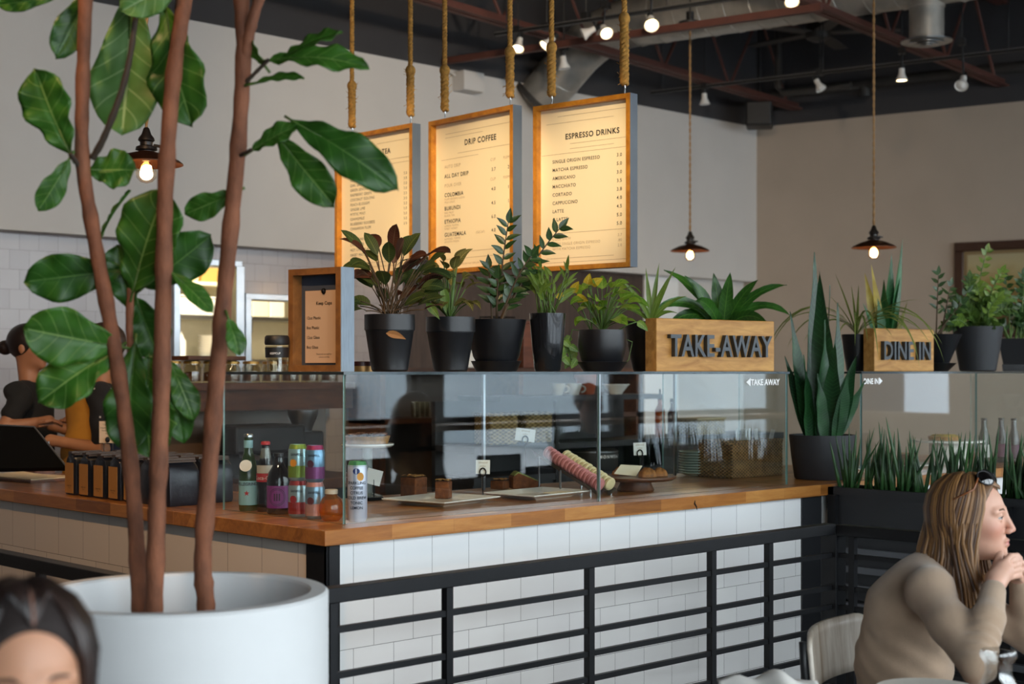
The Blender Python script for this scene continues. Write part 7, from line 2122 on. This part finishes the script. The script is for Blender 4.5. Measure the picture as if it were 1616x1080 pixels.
# ------------------------------------------------------------------ coffee bags and till at the left end of the counter
M_bag = plain('black_foil_bag', '#20232b', .32, .25, var=.15, scale=14, bmp=.5, bscale=26); M_kraft = plain('kraft_label', '#b07c3e', .7, var=.06)
M_bagtop = plain('brown_bag_fold', '#4b3d34', .5, var=.2)
ordn = ('first', 'second', 'third', 'fourth', 'fifth', 'sixth', 'seventh', 'eighth')
def coffee_bag(c, lab, kraft, rz=0.0, dark=False):
    r = thing('coffee_bag', c, lab, 'coffee bag', 'coffee bags on the counter', 0)
    W, D, H = .104, .135, .150
    Mz = Matrix.Rotation(rz, 3, 'Z'); m = MB()
    prof = [(.92, .97, 0), (1, 1, .012), (1.0, 1.0, .09), (.96, .98, .125), (.8, .97, .145), (.25, .98, .160), (.16, .98, .168)]
    vs = []; n = 12
    for (kw, kd, z) in prof:
        for i in range(n):
            a_ = 2 * math.pi * (i + .5) / n; e = .22
            x = math.copysign(abs(math.cos(a_)) ** e, math.cos(a_)) * W / 2 * kw; y = math.copysign(abs(math.sin(a_)) ** e, math.sin(a_)) * D / 2 * kd
            p = Mz @ Vector((y + rnd.uniform(-.0015, .0015), x + rnd.uniform(-.002, .002), z)); vs.append(tuple(c + p))
    fs = [tuple(reversed(range(n))), tuple(range((len(prof) - 1) * n, len(prof) * n))]
    for i in range(len(prof) - 1):
        for k in range(n): fs.append((i * n + k, i * n + (k + 1) % n, i * n + n + (k + 1) % n, i * n + n + k))
    m.add(vs, fs); m.build('foil_body', M_bag, r, smooth=35)
    t = MB(); t.box(c + Vector((0, 0, .171)), (.132, .03, .008), rz); t.box(c + Vector((0, 0, .163)), (.12, .06, .006), rz); t.build('folded_top', M_bagtop, r)
    if kraft:
        l = MB(); f0 = Mz @ Vector((-D / 2 - .0022, 0, 0))
        l.box(c + f0 + Vector((0, 0, .068)), (.0012, .074, .122), rz); lo_ = l.build('paper_label', M_kraft, r)
        l = MB()
        for z_, tx in ((.035, 'single origin'), (.026, '12 oz')): text_into(l, tx, .0085, lambda x, y, z, z_=z_: tuple(c + f0 + Mz @ Vector((-.0009, -x, z_ + y))), 'CENTER')
        l.build('lettering', M_ink, lo_)
    return r
rnd.seed(3)
for i in range(7):
    v = 1.80 - i * .118
    coffee_bag(Vector((.135, v, WT)), ordn[i] + ' coffee bag in the front row, counted from the clipboard', i < 5, R(rnd.uniform(-4, 4)))
for i in range(6):
    v = 1.74 - i * .124
    coffee_bag(Vector((.30, v, WT)), ordn[i] + ' coffee bag in the back row, counted from the clipboard', False, R(rnd.uniform(-4, 4)))
# clipboard and papers
q = on_z(45, 757, WT); 
r = thing('clipboard', q, 'wooden clipboard with menus lying at the left end of the counter', 'clipboard')
m = MB(); m.box(q + Vector((0, 0, .006)), (.26, .42, .010), R(8)); m.build('board', M_walnut, r)
m = MB(); m.box(q + Vector((0, 0, .0135)), (.22, .36, .004), R(8)); m.grid(lambda a_, b_: tuple(q + Matrix.Rotation(R(14), 3, 'Z') @ Vector(((a_ - .5) * .22, (b_ - .5) * .34, .017 + .012 * max(0, b_ - .6) ** 1.2 * 2))), 4, 8); m.build('papers', plain('cream_menu_paper', '#e6d3b0', .7), r)
m = MB(); m.box(q + Matrix.Rotation(R(8), 3, 'Z') @ Vector((0, .18, 0)) + Vector((0, 0, .022)), (.08, .02, .008), R(8)); m.build('clip', M_steel, r)
# stirrer box
q = on_z(64, 748, WT)
r = thing('stirrer_box', q, 'small dark wooden box of stirrers in front of the till', 'box')
m = MB(); s_ = .095
for dx, dy, sx, sy in ((0, -s_ / 2, s_, .008), (0, s_ / 2, s_, .008), (-s_ / 2, 0, .008, s_), (s_ / 2, 0, .008, s_)): m.box(q + Vector((dx, dy, .035)), (sx, sy, .07), 0)
m.box(q + Vector((0, 0, .004)), (s_, s_, .008)); m.build('box', M_walnut, r)
for i in range(7):
    b_ = q + Vector((rnd.uniform(-.035, .035), rnd.uniform(-.035, .035), .0085)); m = MB(); m.tube([b_, b_ + Vector((rnd.uniform(-.012, .012), rnd.uniform(-.012, .012), .15))], .0042, 6)
    tag(m.build('metal_straw', M_steel), 'metal straw standing in the small dark wooden box', 'straw', 'straws in the wooden box')
# till: tilted black screen on its base
q = on_z(20, 746, WT) + FW * .18
r = thing('till_screen', q, 'black tilted till screen at the left edge of the counter', 'till')
tp = [at(-60, 668, 6.55), at(54, 674, 6.45), at(106, 738, 6.22), at(-60, 740, 6.30)]
tn = (tp[1] - tp[0]).cross(tp[3] - tp[0]).normalized() * .022
m = MB(); m.add([tuple(v) for v in tp] + [tuple(v + tn) for v in tp], [(3, 2, 1, 0), (4, 5, 6, 7), (0, 1, 5, 4), (1, 2, 6, 5), (2, 3, 7, 6), (3, 0, 4, 7)]); m.build('screen', plain('black_satin', '#08090a', .6, spec=.15), r, bevel=.003)
m = MB(); m.tube([tp[0], tp[1], tp[2]], .004, 6); m.build('screen_edge', plain('grey_trim', '#6a6c70', .4, .4), r)
m = MB(); m.box(q + Vector((0, 0, .02)) - RT * .04, (.3, .2, .04), .7); m.build('base', M_blackpaint, r, bevel=.008)
m = MB(); m.tube([q + Vector((0, 0, .03)) - RT * .05, q + Vector((0, 0, .16)) - RT * .05 + FW * .02], .02, 8); m.build('stand', M_blackpaint, r)
# card on a stand
q = on_z(160, 752, WT) + FW * .12
r = thing('card_stand', q, 'small notice card on a metal stand behind the coffee bags', 'notice')
m = MB(); m.lathe([(0, 0), (.035, 0), (.035, .006), (0, .006)], q, 18)
for s in (-.022, .022): m.tube([q + RT * s + Vector((0, 0, .004)), q + RT * s + Vector((0, 0, .18))], .0025, 5)
m.build('stand', M_steel, r)
m = MB(); Mc = Matrix((RT, FW, UP)).transposed(); k_ = q + Vector((0, 0, .205)) - FW * .004; m.box(k_, (.085, .0015, .105), 0, 0, Mc); cd = m.build('card', plain('kraft_card', '#d9c2a6', .7), r)
m = MB()
for i, t_ in enumerate(('Thanks for', 'supporting your', 'local roaster', 'xoxo')): text_into(m, t_, .012, lambda x, y, z, i=i: tuple(k_ + RT * x - FW * .0012 + UP * (.032 - i * .014 + y)), 'CENTER')
m.build('lettering', M_ink, cd)
m = MB(); m.ball(k_ + UP * -.036 - FW * .006, (.014, .006, .014), 10, 6); m.build('clip', M_blackwire, r)
q = on_z(170, 752, WT) + FW * .22
r = thing('till_display', q, 'upright dark blue till display panel behind the notice card', 'display')
m = MB(); m.box(q + Vector((0, 0, .19)), (.12, .03, .34), 0, 0, Mc); m.build('panel', plain('navy_panel', '#2c3444', .4), r, bevel=.006); m = MB(); m.box(q + Vector((0, 0, .012)), (.14, .12, .024), 0, 0, Mc); m.build('foot', M_blackpaint, r)

# ------------------------------------------------------------------ chair, tables and glassware in front
M_chairwood = wood('whitewashed_plywood', '#a8957f', '#ded5c8', .5, (14, 14, 1), 2.0, .1)
cb = cw(1.02, 4.2, 0)
r = thing('dining_chair', cb, 'dining chair with a curved whitewashed back behind the blonde woman', 'chair')
CA, CB_ = Vector((.815, 4.02)), Vector((1.075, 4.47)); cd_ = (CB_ - CA); cn_ = Vector((-cd_.y, cd_.x)).normalized()      # cn_ points away from the seat
def backf(s, t):
    e = min(1.0, min(s, 1 - s) / .10); rnd_ = .030 * (1 - math.sqrt(max(0, 1 - (1 - e) ** 2)))
    q = CA + cd_ * s + cn_ * (.055 * math.sin(math.pi * s) + .012 * t)
    z0, z1 = .605 + rnd_, .772 - rnd_
    return tuple(cw(q.x, q.y, z0 + (z1 - z0) * t))
m = MB(); m.grid(lambda s, t: backf(1 - s, t), 40, 6)
o = m.build('backrest', M_chairwood, r, smooth=True); sd = o.modifiers.new('thickness', 'SOLIDIFY'); sd.thickness = .013
for s_ in (.012, .988):
    q = Vector(backf(s_, .5)); n3 = RT * cn_.x + FW * cn_.y
    m = MB(); m.tube([Vector(backf(s_, 1.02)) + n3 * .012, Vector(backf(s_, .5)) + n3 * .014, Vector(backf(s_, 0)) + n3 * .012, Vector((q.x, q.y, .44)) - n3 * .02, Vector((q.x, q.y, 0)) + n3 * .05], .011, 8); m.build('back_leg', M_blackpaint, r, smooth=True)
    for k_ in (.35, .65):
        m = MB(); m.ball(Vector(backf(.035 if s_ < .5 else .965, k_)) - n3 * .002, (.005, .005, .005), 8, 6); m.build('rivet', M_blackpaint, r)
sc = (CA + CB_) / 2 - cn_ * .22
sa = math.atan2((RT * cd_.x + FW * cd_.y).y, (RT * cd_.x + FW * cd_.y).x)
m = MB(); m.box(cw(sc.x, sc.y, .43), (.42, .40, .022), sa); m.build('seat', M_chairwood, r, bevel=.01)
for s_ in (-.18, .18):
    q = sc - cn_ * .17 + cd_.normalized() * s_; q2 = q - cn_ * .03
    m = MB(); m.tube([cw(q.x, q.y, .42), cw(q2.x, q2.y, 0)], .011, 8); m.build('leg', M_blackpaint, r)
M_table = wood('oak_table_top', '#7a5230', '#a0744a', .4, (2, 12, 12))
TZ = .695
def table(name, X0, X1, Y0, Y1, lab):
    r = thing('dining_table', cw((X0 + X1) / 2, (Y0 + Y1) / 2, 0), lab, 'table', None)
    m = MB(); m.prism([(X0, Y0), (X1, Y0), (X1, Y1), (X0, Y1)], TZ - .035, TZ, place=lambda x, y, z: tuple(cw(x, y, z))); m.build('table_top', M_table, r, bevel=.004)
    for X_, Y_ in ((X0 + .07, Y0 + .07), (X1 - .07, Y0 + .07), (X1 - .07, Y1 - .07), (X0 + .07, Y1 - .07)):
        m = MB(); m.tube([cw(X_, Y_, TZ - .035), cw(X_, Y_, 0)], .022, 8); m.build('leg', M_blackpaint, r)
    return r
table('t', .45, 1.78, 2.95, 3.765, 'wooden dining table at the lower right edge under the plate and carafe')
# plate, crumpled napkin, glass carafe
q = cw(1.022, 3.615, TZ + .0006)
r = thing('dinner_plate', q, 'white dinner plate on the table in front of the blonde woman', 'plate')
MB().lathe([(0, 0), (.07, 0), (.08, .006), (.125, .022), (.128, .026), (.08, .011), (0, .009)], q, 44).build('dish', M_plate, r, smooth=40); MB().lathe([(.124, .023), (.1285, .0235), (.1285, .0265), (.125, .026)], q, 44).build('rim', M_plate, r, smooth=40)
q = cw(.64, 3.66, TZ + .0006)
m = MB()
m.grid(lambda a_, b_: tuple(q + RT * ((a_ - .5) * .24) + FW * ((b_ - .5) * .16) + UP * (.018 + .020 * math.exp(-((a_ - .62) / .14) ** 2) + .012 * math.sin(a_ * 9 + b_ * 3) ** 2 * b_ + .008 * math.sin(b_ * 7 + a_ * 4))), 22, 12)
o = m.build('paper_napkin', plain('white_napkin', '#e9e5df', .8), smooth=True); tag(o, 'crumpled white paper napkin on the table left of the plate', 'napkin'); sd = o.modifiers.new('thickness', 'SOLIDIFY'); sd.thickness = .0015
q = cw(1.12, 3.40, TZ + .0006)
r = thing('glass_carafe', q, 'clear glass carafe with a thick lip at the lower right', 'carafe')
M_realglass = thin_glass('carafe_glass', (.86, .87, .87), .07, boost=1.6)
MB().lathe([(k_[0] * 1.15, k_[1] * 1.5) for k_ in [(0, .004), (.05, .0), (.058, .01), (.056, .035), (.034, .060), (.027, .072), (.027, .088), (.036, .098), (.037, .104), (.034, .108), (.030, .104), (.022, .09), (.022, .072), (.030, .058), (.050, .034), (.052, .012), (.046, .008), (0, .01)]], q, 40).build('glass_body', M_realglass, r, smooth=50)
MB().lathe([(0, .0165), (.052, .0165), (.057, .03), (.0555, .049), (0, .049)], q, 30).build('water', thin_glass('water_surface', (.9, .92, .92), .03), r, smooth=40)

# ------------------------------------------------------------------ unseen ceiling spotlights above the picture, added to warm and brighten the room
def lamp_above(X, Y, tgt, power, angle, label, col=(1.0, .80, .58)):
    c = cw(X, Y, 3.8)
    r = thing('track_spotlight', c, label, 'spotlight', 'ceiling spotlights above the room')
    d = (Vector(tgt) - c).normalized(); Mx = d.to_track_quat('Z', 'Y').to_matrix()
    m = MB(); m.lathe([(.012, -.075), (.03, -.06), (.046, .02), (.046, .028), (.040, .022)], c, 18, M=Mx); m.build('lamp_head', LAMPW, r, smooth=40)
    m = MB(); m.tube([c - d * .06, Vector((c.x, c.y, c.z + .12)), Vector((c.x, c.y, ZT))], .01, 6); m.build('stem', M_blackpaint, r)
    spot_light('room_fill_spot', c + d * .05, tgt, power, col, angle, .9, .05)
lamp_above(-1.6, 5.2, (1.5, 5.2, 2.7), 125, 95, 'ceiling spotlight washing the white bulkhead above the hatches')
lamp_above(0.9, 7.6, (6.0, 5.2, 3.0), 190, 95, 'ceiling spotlight washing the bulkhead behind the boards')
lamp_above(-1.4, 2.6, (0.0, 1.6, .9), 300, 75, 'ceiling spotlight over the coffee bags and left counter side', (1.0, .60, .30))
lamp_above(0.2, 3.4, (1.2, .3, 1.0), 70, 60, 'ceiling spotlight over the corner of the display case')
lamp_above(2.8, 5.4, (9.8, 2.0, 2.2), 120, 90, 'ceiling spotlight washing the taupe wall')
lamp_above(-.9, 7.2, (1.3, 2.6, 1.2), 40, 60, 'ceiling spotlight over the back bar')

# chairs and tables along the street windows, seen only as reflections in the case
for i in range(9):
    u = 1.6 + i * 1.05; v = WIN_V + 1.15 + (.25 if i % 2 else 0); q = Vector((u, v, 0)); a_ = rnd.uniform(-.3, .3)
    rr_ = thing('cafe_chair', q, 'black cafe chair by the street windows, reflected in the case', 'chair', 'cafe chairs by the street windows', a_)
    m = MB(); m.box((0, 0, .45), (.42, .42, .03)); m.build('seat', M_blackpaint, rr_, local=True)
    m = MB(); m.box((0, .2, .74), (.42, .03, .28)); m.build('backrest', M_blackpaint, rr_, local=True)
    for sx, sy in ((-1, -1), (1, -1), (1, 1), (-1, 1)):
        m = MB(); m.tube([(sx * .19, sy * .19, 0), (sx * .19, sy * .19, .435 if sy < 0 else .85)], .014, 6); m.build('leg', M_blackpaint, rr_, local=True)
